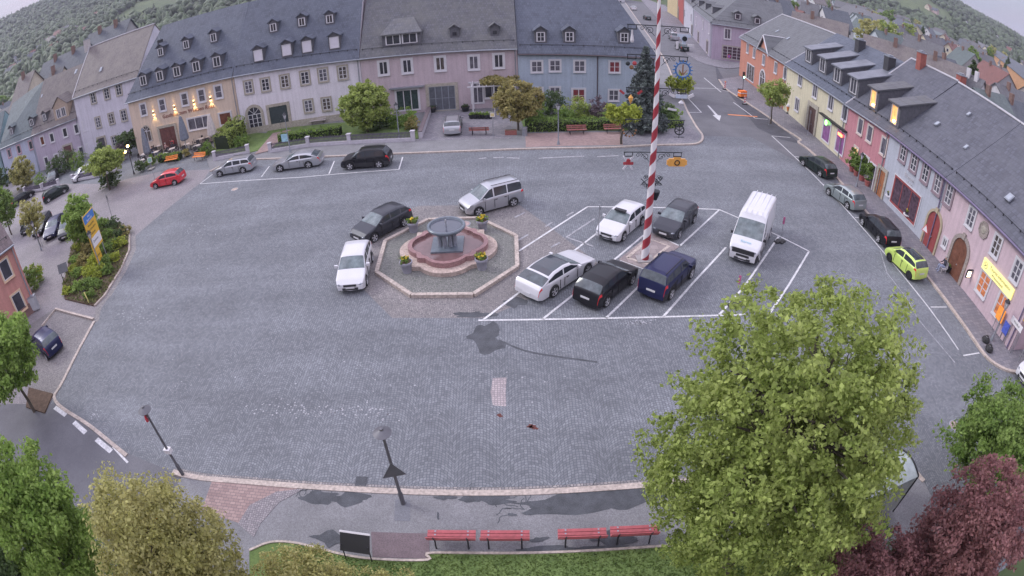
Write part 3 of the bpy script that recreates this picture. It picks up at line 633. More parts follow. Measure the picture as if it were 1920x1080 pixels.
MB().box(0.02, wh.L-.02, -.05, 0, -.1, .9).build('plinth', STONE, wh.root)
# ---- mauve house
pk = Bld('townhouse', 'dusty mauve townhouse with shopfront and glazed grey entrance', (-15.73, 62.0), (1.55, 62.2), 7.15, 6.9, 15, 7.5, (15.3, 14.6), plaster('mauve', (.48, .40, .43)), SLATE2)
pk.windows(ks(K2, (990, 422), (1137, 410), (1342, 395), (1550, 388), (1705, 378)), .95, 1.5, sur=WHITE, sw=.22)
x, z = pk.at(K2(1140, 620)); pk.window(x, z, 2.5, 2.4, sur=WHITE, nv=3, glass=mat('green_shop_glass', (.04, .06, .06), .2, var=.4), sill=False)
MB().box(x-1.9, x+2.0, -.5, 0, z+1.45, z+1.6).build('canopy', ZINC, pk.root)
x, z = pk.at(K2(1355, 610)); pk.window(x, 1.6, 2.9, 2.8, sur=STONE, sw=.35, nv=4, nh=1, fr=ZINC, glass=mat('grey_glass', (.10, .11, .13), .3, var=.3), sill=False, name='entrance')
x, z = pk.at(K2(1575, 600)); pk.window(x, 1.9, 1.2, 2.3, sur=WHITE, sill=False); x, z = pk.at(K2(1665, 595)); pk.window(x, 2.1, 1.6, 1.6, sur=WHITE, nv=2)
pk.dormer(K2(1100, 238), 4.3, 1.15, 1.6, 'hip', nw=2, rise=1.5, hh=1.5)
for p in ks(K2, (1430, 195), (1680, 185)): pk.dormer(p, .95, .7, .5, rise=.4, dark=True)
# ---- blue house
bl = Bld('townhouse', 'pale blue corner townhouse behind the spruce', (1.57, 62.2), (16.9, 62.3), 6.3, 5.9, 13, 6.5, 13.2, plaster('pale_blue', (.37, .43, .51)), SLATE, hip=(0, 3.8), soffit=mat('dark_gutter', (.09, .07, .08), .5, var=.1))
WR = mat('window_red_curtain', (.20, .04, .05), .3, var=.4, scale=3)
for i, p in enumerate(ks(K3, (228, 428), (345, 422), (503, 425), (728, 430))): bl.windows([p], 1.15, 1.25, sur=WHITE, sw=.14, nh=1, glass=WR if i == 3 else CURT)
bl.windows(ks(K3, (232, 600), (345, 595), (722, 612)), 1.1, 1.25, sur=WHITE, sw=.14, nh=1, glass=CURT)
x, z = bl.at(K3(497, 615)); bl.window(x, z, 1.35, 1.55, sur=WHITE, sw=.16, nh=1, glass=WR)
for p in ks(K3, (253, 230), (438, 230), (790, 235)): bl.dormer(p, 1.35, 1.1, .85, nw=1, fr_nh=1, rise=.55)
x, z = bl.at(K3(618, 500)); MB().tube((x, -.1, 6), (x, -.1, .1), .06, .06, 6).build('downpipe', mat('dark_gutter', (.09, .07, .08), .5), bl.root)
for i in range(6):
    y = 1.5+i*1.9
    for zz in (1.6, 4.3): MB().box(bl.L, bl.L+.05, y, y+1.0, zz, zz+1.3).build('side_window', WHITE, bl.root)
# ---- left row
w3 = Bld('townhouse', 'tall white three storey house left of the inn', (-65.1, 67.4), (-50.5, 67.4), 10.0, 10.0, 13, 6.5, 16.9, plaster('lilac_white', (.58, .56, .63)), TILE, cap='l')
w3.windows(ks(K6, (727, 265), (832, 230), (925, 200), (765, 455), (868, 425), (965, 400)), 1.05, 1.6, nh=2, sw=.18)
w3.windows(ks(K6, (893, 600),), 1.0, 1.5, nh=2); x, z = w3.at(K6(797, 620)); w3.door(x, 1.5, 2.3, mat('grey_door', (.08, .07, .08), .6))
for p in ks(K6, (787, 45), (592, 62)): w3.roofwin(p)
for p in ((164, 93), (190, 84)): pass
w3.chimney((165, 95), .9, 1.6, mat('white_chimney', (.45, .42, .42), .8), 6.4)
pu = Bld('townhouse', 'pale purple house with gabled stone dormer', (-77.2, 66.6), (-65.12, 67.4), 6.55, 6.75, 13, 6.5, 14.7, plaster('pale_purple', (.44, .385, .47)), TILE, cap='')
pu.windows(ks(K6, (405, 573), (507, 533), (597, 505), (665, 482), (443, 735), (635, 680), (697, 655), (363, 757)), .95, 1.45, sur=WHITE, sw=.18, nv=1)
pu.windows(ks(K6, (330, 597)), .95, 1.45, sur=WHITE, sw=.18, nv=1, glass=mat('warm_room_glass', (.14, .05, .03)))
x, z = pu.at(K6(545, 725)); pu.door(x, 1.9, 2.7, mat('red_brown_door', (.12, .05, .05), .6))
pu.dormer(K6(473, 365), 3.6, 1.5, 1.0, wallm=mat('ochre_stone', (.38, .30, .24), .85), nw=2, rise=1.5, hh=2.3, glass=CURT)
pu.dormer(K6(345, 408), 1.1, 1.1, .7); pu.dormer(K6(655, 300), 1.3, 1.2, .75)
lb = Bld('townhouse', 'light blue house at far left with pink framed windows', (-87.5, 65.9), (-77.22, 66.6), 6.5, 6.55, 13, 6.5, (13.0, 14.5), plaster('light_blue', (.42, .45, .55)), roofmat('slate_green', (.105, .13, .14)), cap='')
lb.windows(ks(K6, (73, 695), (148, 665), (240, 632)), .95, 1.45, sur=mat('pink_frame', (.42, .24, .28), .8), sw=.18, nv=1)
lb.dormer(K6(87, 520), 1.2, 1.1, .7); lb.dormer(K6(245, 450), 1.5, 1.1, .9)
for p in ks(K6, (328, 250), (205, 300)): lb.roofwin(p, .4, .7)
gb = Bld('townhouse', 'blue green house at the left edge of the photo', (-97, 62.5), (-87.8, 65.8), 6.6, 6.6, 12, 6, 12.5, plaster('teal_grey', (.25, .36, .38)), roofmat('slate_green', ()), cap='')
# ---- salmon building, left foreground
sb = Bld('corner_building', 'salmon building at the left edge with cream framed windows', (-42.9, 10.5), (-36.2, 25.6), 5.7, 5.7, 10, 5, 9.2, plaster('salmon', (.50, .25, .22)), roofmat('purple_tile', (.13, .10, .105)), cat='building', plinth=(mat('plinth_red', (.20, .12, .11), .9), .9))
sb.windows([(10.5, 505), (34.7, 566)], .95, 1.5, sur=mat('cream_frame', (.62, .46, .32), .8), sw=.13, nv=1); sb.windows([(-30, 560), (-5, 625)], .95, 1.5, sur=_M['cream_frame'], sw=.13, nv=1)
# ---- right row
def rr(s0, s1, **k):
    u = lambda s: (FA_[0]+(FB_[0]-FA_[0])*s/67.96, FA_[1]+(FB_[1]-FA_[1])*s/67.96); return dict(A=u(s0), B=u(s1), **k)
og = Bld('shop_building', 'orange shop building with white trimmed gable by the traffic light', zA=6.4, zB=6.1, D=14, ro=7, zr=11.4, wall=plaster('orange', (.50, .235, .175)), roof=roofmat('slate_light', (.12, .125, .135)), cat='shop', cap='lr', hip=(0, 0), **rr(-.8, 19.6))
OW = dict(sur=WHITE, sw=.1)
og.windows(ks(K4, (145, 310), (187, 340), (248, 385), (325, 435), (385, 470)), .95, 1.5, **OW, glass=CURT)
x, z = og.at(K4(160, 490)); og.window(x, 1.75, 3.4, 2.5, nv=3, sill=False, **OW); x, z = og.at(K4(235, 550)); og.window(x, 1.5, 2.0, 1.6, arch=True, sur=WHITE, sw=.25)
gm = MB(); gx, _z = og.at(K4(255, 285)); hw = 2.3
gm.mat(0).add([(gx-hw, -.02, 5.9), (gx+hw, -.02, 5.9), (gx, -.02, 8.5), (gx-hw, .3, 5.9), (gx+hw, .3, 5.9), (gx, .3, 8.5)], [(0, 1, 2), (3, 5, 4)])
zt_ = 8.6; yy = (zt_-6.25)/((11.4-6.25)/7)
gm.mat(1).add([(gx-hw-.3, -.35, 5.95), (gx, -.35, zt_), (gx+hw+.3, -.35, 5.95), (gx+hw+.3, .0, 5.95), (gx, yy, zt_), (gx-hw-.3, .0, 5.95)], [(0, 1, 4, 5), (1, 2, 3, 4)])
gm.mat(2).tube((gx-hw-.3, -.37, 5.9), (gx, -.37, zt_-.05), .1, .1, 5).tube((gx, -.37, zt_-.05), (gx+hw+.3, -.37, 5.9), .1, .1, 5).tube((gx, -.3, zt_+.03), (gx, yy, zt_+.03), .08, .08, 5)
gm.build('front_gable', [plaster('orange', ()), _M['roof_slate_light'], WHITE], og.root)
for p in ks(K4, (335, 203), (405, 250)): og.roofwin(p, .5, .7)
ye = Bld('shop_building', 'pale yellow shop with neon signs and four shed dormers', zA=6.05, zB=5.9, D=14, ro=7, zr=11.6, wall=plaster('pale_yellow', (.60, .56, .42)), roof=SLATE, cat='shop', **rr(19.62, 37.2))
ye.windows(ks(K4, (483, 510), (578, 585), (680, 660), (770, 725), (462, 672)), 1.15, 1.55, sur=WHITE, sw=.12, glass=CURT)
x, z = ye.at(K4(558, 760)); ye.door(x, 2.0, 3.0, mat('brown_gate', (.09, .05, .045), .7), sw=.5)
SHOPG = mat('shop_glass_lit', (.12, .05, .13), .2, var=.6, scale=1.5, emit=.35)
for i, q in enumerate(ks(K4, (650, 850), (737, 925))):
    x, z = ye.at(q); ye.window(x, 1.75, 1.9, 2.4, sur=WHITE, sw=.14, nv=1, glass=SHOPG, sill=False, name='shop_window')
    m = MB()
    if i == 0: m.lathe([(.01, 0), (.28, .03), (.28, .10), (.01, .14)], (0, 0, 0), 14)
    else:
        for k in range(4): m.box(-.5+k*.27, -.32+k*.27, -.03, .03, -.12, .16)
    o = m.build('neon_sign', mat('neon_green' if i == 0 else 'neon_red', (.25, 1, .15) if i == 0 else (1, .16, .06), emit=3.2, var=0), ye.root)
    o.location = (x, -.16, 2.65 if i == 0 else 2.5)
    if i == 0: o.rotation_euler = (pi/2, 0, 0)
m = MB(); a = ye.at(K4(620, 750)); b = ye.at(K4(780, 880)); m.box(a[0], b[0], -.45, 0, 3.15, 3.3); m.build('awning_box', DARK, ye.root)
for p in ks(K4, (537, 352), (627, 412), (722, 475), (827, 545)): ye.dormer(p, 2.25, 1.6, 1.35, 'shed', hh=2.05, roofm=mat('zinc_roof', (.17, .18, .21), .5, .3, var=.2, scale=1))
ye.chimney(K4(873, 215), 1.0, 1.2, None, 6.0); ye.chimney(K4(1065, 315), 1.0, 1.2, None, 5.5)
rd = Bld('townhouse', 'raspberry pink house with two lit dormers', zA=5.85, zB=6.0, D=14, ro=7.5, zr=12.25, wall=plaster('raspberry', (.47, .22, .25)), roof=SLATE3, cap='l', **rr(37.22, 46.0))
CR = dict(sur=mat('cream_trim', (.55, .46, .42), .8), sw=.14, nv=1)
rd.windows(ks(K4, (870, 812), (930, 860), (1020, 940)), .95, 1.5, glass=CURT, **CR); rd.windows(ks(K5, (657, 240)), .9, 1.5, glass=mat('amber_window', (.75, .48, .25), emit=.35, var=.3), **CR)
x, z = rd.at(K5(728, 320)); rd.window(x, z, 1.1, 1.7, sur=WHITE, sw=.16); x, z = rd.at(K5(785, 370)); rd.door(x, 1.0, 2.2, mat('grey_door', ()), sur=WHITE, sw=.14)
x, z = rd.at(K5(850, 430)); rd.door(x, 1.3, 2.4, mat('amber_door', (.32, .13, .06), .6), sur=STONE, sw=.3)
for p in ks(K4, (955, 625), (1090, 725)): _d = rd.dormer(p, 1.8, 1.7, 1.05, 'shed', hh=2.2, glass=LAMPC, roofm=SLATE2, frame=mat('amber_frame', (.6, .5, .45), .6), fr_nv=1); _b = _d.bound_box; MB().ball(((_b[0][0]+_b[6][0])/2+.18, _b[0][1]-.10, _b[0][2]+.62), .13, 10).build('window_lamp', LAMPW, _d, True)
rd.chimney(K4(1262, 365), .8, 1.5, mat('red_chimney', (.30, .10, .08), .85, var=.2), 7.0)
gy = Bld('shop_building', 'blue grey flower shop with red framed shop window', zA=6.05, zB=5.95, D=15, ro=7.5, zr=(12.15, 11.75), wall=plaster('blue_grey', (.42, .44, .50)), roof=SLATE3, cap=' ', cat='shop', soffit=mat('purple_gutter', (.16, .13, .22), .6), **rr(46.02, 55.6))
gy.windows(ks(K5, (1017, 222), (1098, 295), (1185, 373), (1277, 455), (1360, 540)), .85, 1.5, sur=mat('mauve_stone', (.26, .20, .23), .85), sw=.22, nh=2)
a = gy.at(K5(950, 410)); b = gy.at(K5(1150, 590)); xc = (a[0]+b[0])/2; gy.window(xc, 1.85, b[0]-a[0]-.2, 2.5, sur=WHITE, sw=.1, fr=mat('red_frame', (.28, .06, .06), .6), nv=3, sw2=.18, glass=mat('shop_interior', (.08, .05, .07), .25, var=.7, scale=3), sill=False, name='shop_window')
x, z = gy.at(K5(1245, 770)); gy.door(x, 1.9, 3.0, mat('red_shop_door', (.27, .06, .06), .6), sur=mat('ochre_arch', (.40, .34, .24), .85), arch=True, sw=.22)
text_mesh('Blumen', .5, WHITE, gy.root, (xc-.1, -.04, 3.75), (pi/2, 0, 0)); text_mesh('Floristik', .26, WHITE, gy.root, (xc+.2, -.04, 3.35), (pi/2, 0, 0))
pr = Bld('office_building', 'pink building with long lit yellow sign and arched wooden door', zA=5.95, zB=5.75, D=15, ro=7.5, zr=(11.75, 11.3), wall=plaster('pink', (.55, .43, .47)), roof=SLATE3, cap='r', cat='building', soffit=mat('purple_gutter', ()), **rr(55.62, 67.8))
pr.windows(ks(K5, (1525, 712), (1715, 925)), .85, 1.4, sur=WHITE, sw=.12, nh=2); pr.windows(ks(K7, (568, 340)), .85, 1.4, sur=WHITE, sw=.12, nh=2)
pr.windows(ks(K7, (325, 435)), 1.2, 1.5, sur=WHITE, sw=.12, nh=2, glass=mat('warm_shop', (.35, .12, .05), emit=.25, var=.7, scale=4)); pr.windows(ks(K7, (450, 590)), 1.0, 1.6, sur=WHITE, sw=.12, nh=1, glass=_M['warm_shop'])
x, z = pr.at(K7(150, 220)); pr.door(x, 1.9, 3.0, mat('arch_door', (.16, .065, .04), .6, var=.3), sur=mat('carved_stone', (.30, .26, .24), .85, var=.3, scale=8), arch=True, sw=.3)
x, z = pr.at(K5(1328, 900)); pr.window(x, z, .5, .65, sur=WHITE, sw=.12)
x, z = pr.at(K5(1620, 805)); m = MB(); m.mat(0).lathe([(.62, 0), (.62, .08), (.5, .08), (.5, .04), (.01, .04)], (0, 0, 0), 8); m.mat(1).lathe([(.3, .04), (.22, .1), (.01, .12)], (0, 0, 0), 10)
o = m.build('octagonal_relief', [_M['carved_stone'], STONE], pr.root); o.location = (x, 0, z); o.rotation_euler = (pi/2, 0, pi)
o.rotation_euler = (pi/2, pi/8, 0)
a = pr.at(K7(330, 275), -.1); b = pr.at(K7(525, 515), -.1); c = pr.at(K7(345, 248), -.1)
zc = (a[1]+b[1])/2; SG = MB().box(a[0]-.1, b[0]+.1, -.14, -.02, zc-.38, zc+.38).build('lit_sign', mat('sign_yellow_lit', (.85, .78, .28), emit=.3, var=.05), pr.root)
SX = (a[0]+b[0])/2; text_mesh('Tourist-Information', .33, DARK, SG, (SX+.3, -.15, zc+.15), (pi/2, 0, 0), .004); text_mesh('Weissenstadt', .27, DARK, SG, (SX+.1, -.15, zc-.17), (pi/2, 0, 0), .004)
m = MB(); n = 16
for i in range(n): t0, t1 = 2*pi*i/n, 2*pi*(i+1)/n; m.tube((a[0]+.3+.22*cos(t0), -.15, zc+.22*sin(t0)), (a[0]+.3+.22*cos(t1), -.15, zc+.22*sin(t1)), .015, .015, 4)
m.tube((a[0]+.18, -.15, zc-.1), (a[0]+.42, -.15, zc+.1), .02, .02, 4).tube((a[0]+.18, -.15, zc+.1), (a[0]+.42, -.15, zc-.1), .02, .02, 4); m.build('emblem', DARK, SG)
x, z = pr.at(K7(222, 360), -.3); m = MB(); m.mat(0).box(x-.05, x+.05, -.5, 0, z+.28, z+.33).box(x-.06, x+.06, -.62, -.12, z-.3, z+.28); m.mat(1).box(x-.075, x+.075, -.56, -.18, z-.22, z+.2)
m.build('lit_hanging_sign', [DARK, mat('sign_white_lit', (1, .8, .6), emit=1.6, var=0)], pr.root)
for p in ks(K5, (1485, 190), (1265, 15)): gy.roofwin(p, .35, .5)
for p in ks(K4, (1365, 800), (1565, 738)): gy.roofwin(p, .35, .5)
gy.roofwin(K5(1810, 568), .6, .7)
gy.chimney((1803, 143), .8, 1.2, _M['red_chimney'], 8.2)
# ---- street beyond the junction
cbp = [(42.5, 128), (37.1, 97.9), (46, 95)]
cn = Bld('corner_house', 'lilac corner house with barred shop window beyond the junction', (37.3, 98.0), (51.5, 94.8), 6.9, 6.9, 16, 7, 12.5, plaster('lilac', (.44, .37, .46)), roofmat('slate_light', ()), hip=(6.5, 0))
cn.windows([K8(745, 380)], 1.1, 1.9, sur=WHITE, sw=.18); x, z = cn.at(K8(795, 620)); cn.window(x, 1.7, 3.6, 2.4, sur=STONE, nv=4, nh=3, glass=mat('shop_interior', ()), sill=False, name='shop_window')
for p in (K8(860, 180), K8(1080, 230)): cn.dormer(p, 1.4, 1.0, .9, fr_nv=1)
c2 = Bld('townhouse', 'lilac shop terrace along the far street', (43.0, 125.5), (37.2, 98.3), 7.2, 6.9, 13, 6.5, 12.6, plaster('grey_lilac', (.37, .34, .41)), roofmat('slate_light', ()), hip=(0, 6.5))
c2.windows(ks(K8, (335, 200), (395, 235), (470, 280), (540, 325)), 1.1, 1.8, sur=WHITE, sw=.12, nv=1, glass=_M['plaster_lilac'])
for p in ks(K8, (340, 420), (415, 465), (515, 545)): x, z = c2.at(p); c2.window(x, 1.6, 2.2, 2.4, sur=STONE, nv=1, glass=mat('shop_interior', ()), sill=False, name='shop_window')
for p in ks(K8, (335, 5), (420, 30), (495, 62), (572, 105)): c2.dormer(p, 1.7, 1.1, .8, fr_nv=1)
c3 = Bld('townhouse', 'white house with arched door on the far street', (48.5, 150), (43.05, 125.8), 7.8, 7.4, 13, 6.5, 13.2, plaster('cool_white', (.50, .50, .56)), SLATE2)
c3.windows(ks(K8, (130, 60), (195, 105), (262, 145), (65, 200), (125, 240)), 1.0, 1.6, sur=ZINC, sw=.1)
x, z = c3.at(K8(190, 290)); c3.door(x, 1.6, 2.8, mat('grey_door', ()), arch=True)
c4 = Bld('townhouse', 'brick red house far up the street', (53, 170), (48.6, 150.3), 9.5, 9.2, 13, 6.5, 14.5, plaster('brick_red', (.40, .12, .11)), SLATE2)
for p in ((1222, 25), (1212, 5), (1228, 38), (1238, 10)): c4.windows([p], 2.2, 1.8, sur=WHITE, sw=.1, nv=3, nh=2)
c5 = Bld('townhouse', 'white and yellow house at the end of the street', (56, 192), (53.1, 170.3), 8, 8, 12, 6, 13, plaster('buff', (.55, .45, .28)), SLATE2)
for p in ((1195, 8), (1203, 14), (1188, 2)): c5.windows([p], 1.6, 1.6, sur=WHITE, sw=.2, nv=2)
# ================================================================= vehicles
CGL = mat('car_glass', (.04, .047, .058), .06, var=0, spec=.8)
CGL2 = mat('car_windscreen', (.13, .16, .17), .08, var=.4, scale=2.5, spec=.7)
CGL3 = mat('car_rear_glass', (.075, .09, .10), .1, var=.4, scale=2.5, spec=.7)
TYRE = mat('tyre', (.02, .02, .022), .9, var=.1); RIM = mat('alloy_rim', (.50, .50, .53), .35, .25, var=.1)
HEADL = mat('headlight_lens', (.24, .26, .30), .1, .3, var=.5, scale=6, spec=.8); TAILL = mat('tail_light', (.62, .03, .04), .2, var=.1, spec=.7)
PLATE = mat('number_plate', (.6, .6, .62), .5, var=0); TRIM = mat('car_black_trim', (.028, .028, .032), .6, var=.1)
def paint(name, c, met=.35): return mat('paint_'+name, c, .28, met, var=.04, scale=1, coat=.7 if max(c) > .2 else .15, spec=.5 if max(c) > .2 else .28)
def interp(pts, x):
    if x <= pts[0][0]: return pts[0][1]
    for (a, b), (c, d) in zip(pts, pts[1:]):
        if x <= c:
            t = (x-a)/(c-a); return b+(d-b)*t
    return pts[-1][1]
SHAPES = {
 # L, W, wheelbase, front axle from the nose, wheel radius, top profile (x, z), belt, roof half width factor, cowl x, roof front x, roof rear x, rear glass end x
 'hatch': dict(L=4.15, W=1.76, wb=2.58, fa=.82, wr=.31, top=[(0, .50), (.05, .62), (.35, .77), (.98, .95), (1.12, .99), (1.80, 1.40), (2.2, 1.46), (3.1, 1.45), (3.65, 1.36), (4.02, 1.02), (4.1, .85), (4.15, .55)], belt=[(0, .7), (1.1, .92), (4.1, 1.02)], sc=(1.08, 1.76), rc=(3.62, 4.0), pil=[2.35]),
 'hatch5': dict(L=4.30, W=1.76, wb=2.60, fa=.86, wr=.32, top=[(0, .50), (.05, .64), (.35, .80), (1.02, .97), (1.14, 1.01), (1.90, 1.42), (2.3, 1.48), (3.2, 1.47), (3.78, 1.38), (4.17, 1.04), (4.25, .85), (4.30, .55)], belt=[(0, .7), (1.1, .93), (4.2, 1.03)], sc=(1.12, 1.86), rc=(3.76, 4.14), pil=[2.42, 3.3]),
 'wagon': dict(L=4.60, W=1.78, wb=2.66, fa=.90, wr=.32, top=[(0, .50), (.05, .62), (.38, .78), (1.10, .94), (1.22, .98), (1.95, 1.40), (2.4, 1.46), (4.0, 1.42), (4.22, 1.36), (4.47, 1.02), (4.55, .85), (4.60, .52)], belt=[(0, .7), (1.1, .9), (4.5, .98)], sc=(1.2, 1.92), rc=(4.2, 4.46), pil=[2.5, 3.4]),
 'coupe': dict(L=4.95, W=1.88, wb=2.87, fa=.88, wr=.34, top=[(0, .48), (.06, .62), (.45, .76), (1.35, .94), (1.5, .98), (2.3, 1.34), (2.8, 1.41), (3.6, 1.38), (4.15, 1.24), (4.72, 1.02), (4.86, .88), (4.95, .55)], belt=[(0, .7), (1.4, .92), (4.9, 1.00)], sc=(1.48, 2.27), rc=(4.1, 4.68), pil=[2.95]),
 'suv': dict(L=4.45, W=1.84, wb=2.64, fa=.86, wr=.36, top=[(0, .55), (.04, .75), (.30, .94), (1.0, 1.08), (1.12, 1.12), (1.75, 1.58), (2.1, 1.65), (3.4, 1.64), (3.95, 1.56), (4.30, 1.12), (4.4, .95), (4.45, .6)], belt=[(0, .8), (1.1, 1.05), (4.4, 1.14)], sc=(1.1, 1.72), rc=(3.93, 4.27), pil=[2.35, 3.2]),
 'boxsuv': dict(L=4.25, W=1.82, wb=2.57, fa=.82, wr=.36, top=[(0, .6), (.03, .85), (.22, 1.0), (1.05, 1.10), (1.15, 1.14), (1.65, 1.62), (2.0, 1.69), (3.7, 1.67), (3.95, 1.62), (4.16, 1.16), (4.21, .9), (4.25, .6)], belt=[(0, .8), (1.1, 1.07), (4.2, 1.16)], sc=(1.13, 1.62), rc=(3.93, 4.14), pil=[2.3, 3.2]),
 'mpv': dict(L=4.40, W=1.80, wb=2.68, fa=.84, wr=.33, top=[(0, .52), (.05, .72), (.30, .92), (.85, 1.08), (.98, 1.14), (1.75, 1.70), (2.1, 1.80), (3.9, 1.80), (4.15, 1.76), (4.32, 1.2), (4.37, .9), (4.40, .55)], belt=[(0, .75), (.95, 1.04), (4.35, 1.12)], sc=(.96, 1.72), rc=(4.14, 4.31), pil=[2.05, 3.1]),
 'small': dict(L=3.65, W=1.66, wb=2.35, fa=.72, wr=.29, top=[(0, .50), (.05, .66), (.28, .82), (.75, .98), (.86, 1.03), (1.45, 1.42), (1.8, 1.49), (2.8, 1.46), (3.25, 1.38), (3.56, 1.02), (3.61, .85), (3.65, .55)], belt=[(0, .72), (.85, .95), (3.6, 1.04)], sc=(.84, 1.42), rc=(3.22, 3.53), pil=[2.05]),
 'van': dict(L=5.93, W=2.02, wb=3.66, fa=1.0, wr=.36, top=[(0, .6), (.05, .95), (.25, 1.15), (.75, 1.40), (.86, 1.46), (1.55, 2.25), (1.95, 2.58), (2.4, 2.66), (5.6, 2.62), (5.8, 2.55), (5.90, 2.3), (5.92, 1.2), (5.93, .55)], belt=[(0, .85), (.85, 1.30), (5.9, 1.36)], sc=(.84, 1.62), rc=(9, 9.2), pil=[1.75]),
}
def car(kind, label, front, rear, body, cat='car', group=None, roofm=None, rails=False, rimm=None, extra=None, name='parked_car', plates=True, blackroof=None, wheelside=None):
    """front / rear: ground points below the nose and the tail (metres)"""
    S = SHAPES[kind]; Lc, Wd = S['L'], S['W']; hw = Wd/2
    dx, dy = rear[0]-front[0], rear[1]-front[1]; a = atan2(dy, dx)
    cx, cy = (front[0]+rear[0])/2, (front[1]+rear[1])/2
    root = thing(name, label, cat, (cx, cy, 0), a, group)
    wr = S['wr']; axs = (S['fa'], S['fa']+S['wb'])
    xs = set([0, .02, .05, .1, .18, Lc-.18, Lc-.1, Lc-.05, Lc-.02, Lc])
    for p in S['top']: xs.add(round(p[0], 3))
    for c in axs:
        for k in range(-6, 7): xs.add(round(c+(wr+.07)*sin(k*pi/12), 3))
    x = .3
    while x < Lc-.25: xs.add(round(x, 3)); x += .16
    for p in S['pil']: xs |= {p-.04, p+.04}
    for q in S['sc']+S['rc']:
        if q < Lc: xs.add(q)
    xs = sorted(xs); xs = [v for i, v in enumerate(xs) if i == 0 or v-xs[i-1] > .008]
    rows = []
    for x in xs:
        zt = interp(S['top'], x); zb = min(interp(S['belt'], x), zt-.015)
        e = min(x, Lc-x); tp = 1-(.16 if x < Lc/2 else .10)*(1-min(e/.55, 1))**2.2
        w = hw*tp*(.965 if kind != 'van' else .99)+.0
        zl = .21+(.10*(1-min(e/.3, 1)))
        for c in axs:
            R = wr+.065
            if abs(x-c) < R: zl = max(zl, wr-.02+math.sqrt(max(R*R-(x-c)**2, 0)))
        zl = min(zl, zb-.1)
        h = max(zt-zb, .0); tum = (.30 if kind != 'van' else .09)*h+(.10 if kind not in ('van',) else .02)*min(h/.1, 1)*0
        wt = w-.02-tum; kf = min(h/.25, 1)
        zm = zl+(zb-zl)*.45
        sh = .955 if kind != 'van' else .985
        r = [(0, min(zl, .25)), (w*.80, min(zl, .25)) if zl < .3 else (w*.70, min(zl, .32)), (w*.96, zl), (w*1.0, zm), (w*.995, zl+(zb-zl)*.82), (w*sh, zb)]
        zs = zb+h*.06; ze = zt-.075*kf-.015
        r += [(w*sh-.02-tum*.06, zs+.002), (wt+.03*kf, max(ze, zs+.004)), (wt-.02, zt-.03*kf-.003), (wt-.13, zt-.006), (wt*.4, zt+.012*kf+.003), (0, zt+.016*kf+.004)]
        rows.append([(x, y, z) for y, z in r])
    n = len(rows[0]); V = []; nx = len(rows)
    idx = {}
    def vid(i, j, sgn):
        if j in (0, n-1): sgn = 1
        key = (i, j, sgn)
        if key not in idx: x, y, z = rows[i][j]; idx[key] = len(V); V.append((x-Lc/2, sgn*y, z))
        return idx[key]
    parts = {'body': [], 'windscreen': [], 'rear_window': [], 'side_window_l': [], 'side_window_r': [], 'headlight_l': [], 'headlight_r': [], 'tail_light_l': [], 'tail_light_r': [], 'bumper_f': [], 'bumper_r': [], 'roof_panel': []}
    s0, s1 = S['sc']; r0, r1 = S['rc']
    for i in range(nx-1):
        xa, xb = rows[i][0][0], rows[i+1][0][0]; xm = (xa+xb)/2; hm = interp(S['top'], xm)-interp(S['belt'], xm)
        for j in range(n-1):
            for sg in (1, -1):
                q = [vid(i, j, sg), vid(i+1, j, sg), vid(i+1, j+1, sg), vid(i, j+1, sg)]
                q = [v for k, v in enumerate(q) if v not in q[:k]]
                if len(q) < 3: continue
                if sg > 0: q = q[::-1]
                key = 'body'; sd = '_l' if sg > 0 else '_r'
                if j >= 8 and s0 < xm < s1: key = 'windscreen'
                elif j >= 8 and r0 < xm < r1: key = 'rear_window'
                elif j == 6 and hm > .13 and s0+.25 < xm < (min(r0+.12, Lc-.2) if kind != 'van' else 2.05) and all(abs(xm-p) > .045 for p in S['pil']): key = 'side_window'+sd
                elif False: pass
                elif xm > Lc-.30 and j in (4,) and kind not in ('van',): key = 'tail_light'+sd
                elif kind == 'van' and j == 3 and xm < .35: key = 'bumper_f'
                elif kind in ('van', 'boxsuv', 'suv') and j in (1, 2) and (xm < .5 or xm > Lc-.4 or kind != 'van'): key = 'bumper_f' if xm < Lc/2 else 'bumper_r'
                elif j in (1, ): key = 'bumper_f' if xm < Lc/2 else 'bumper_r'
                elif blackroof and j >= 9 and s1 <= xm <= r0-.12: key = 'roof_panel'
                parts[key].append(tuple(q))
    for i, key in ((0, 'body'), (nx-1, 'body')):
        loop = [vid(i, j, 1) for j in range(n)]+[vid(i, j, -1) for j in range(n-2, 0, -1)]
        parts[key].append(tuple(loop[::-1] if i == nx-1 else loop))
    mats_ = {'body': body, 'windscreen': CGL2, 'rear_window': CGL3, 'side_window': CGL, 'headlight': HEADL, 'tail_light': TAILL, 'bumper': TRIM, 'roof_panel': CGL}
    for key, fs in parts.items():
        if not fs: continue
        used = sorted({v for f in fs for v in f}); mp_ = {v: k for k, v in enumerate(used)}
        mb = MB().add([V[v] for v in used], [tuple(mp_[v] for v in f) for f in fs])
        nm = key.rsplit('_', 1)[0] if key[-2:] in ('_l', '_r', '_f') else key
        mb.build({'bumper': 'lower_trim'}.get(nm, nm), mats_[nm], root, True, 38)
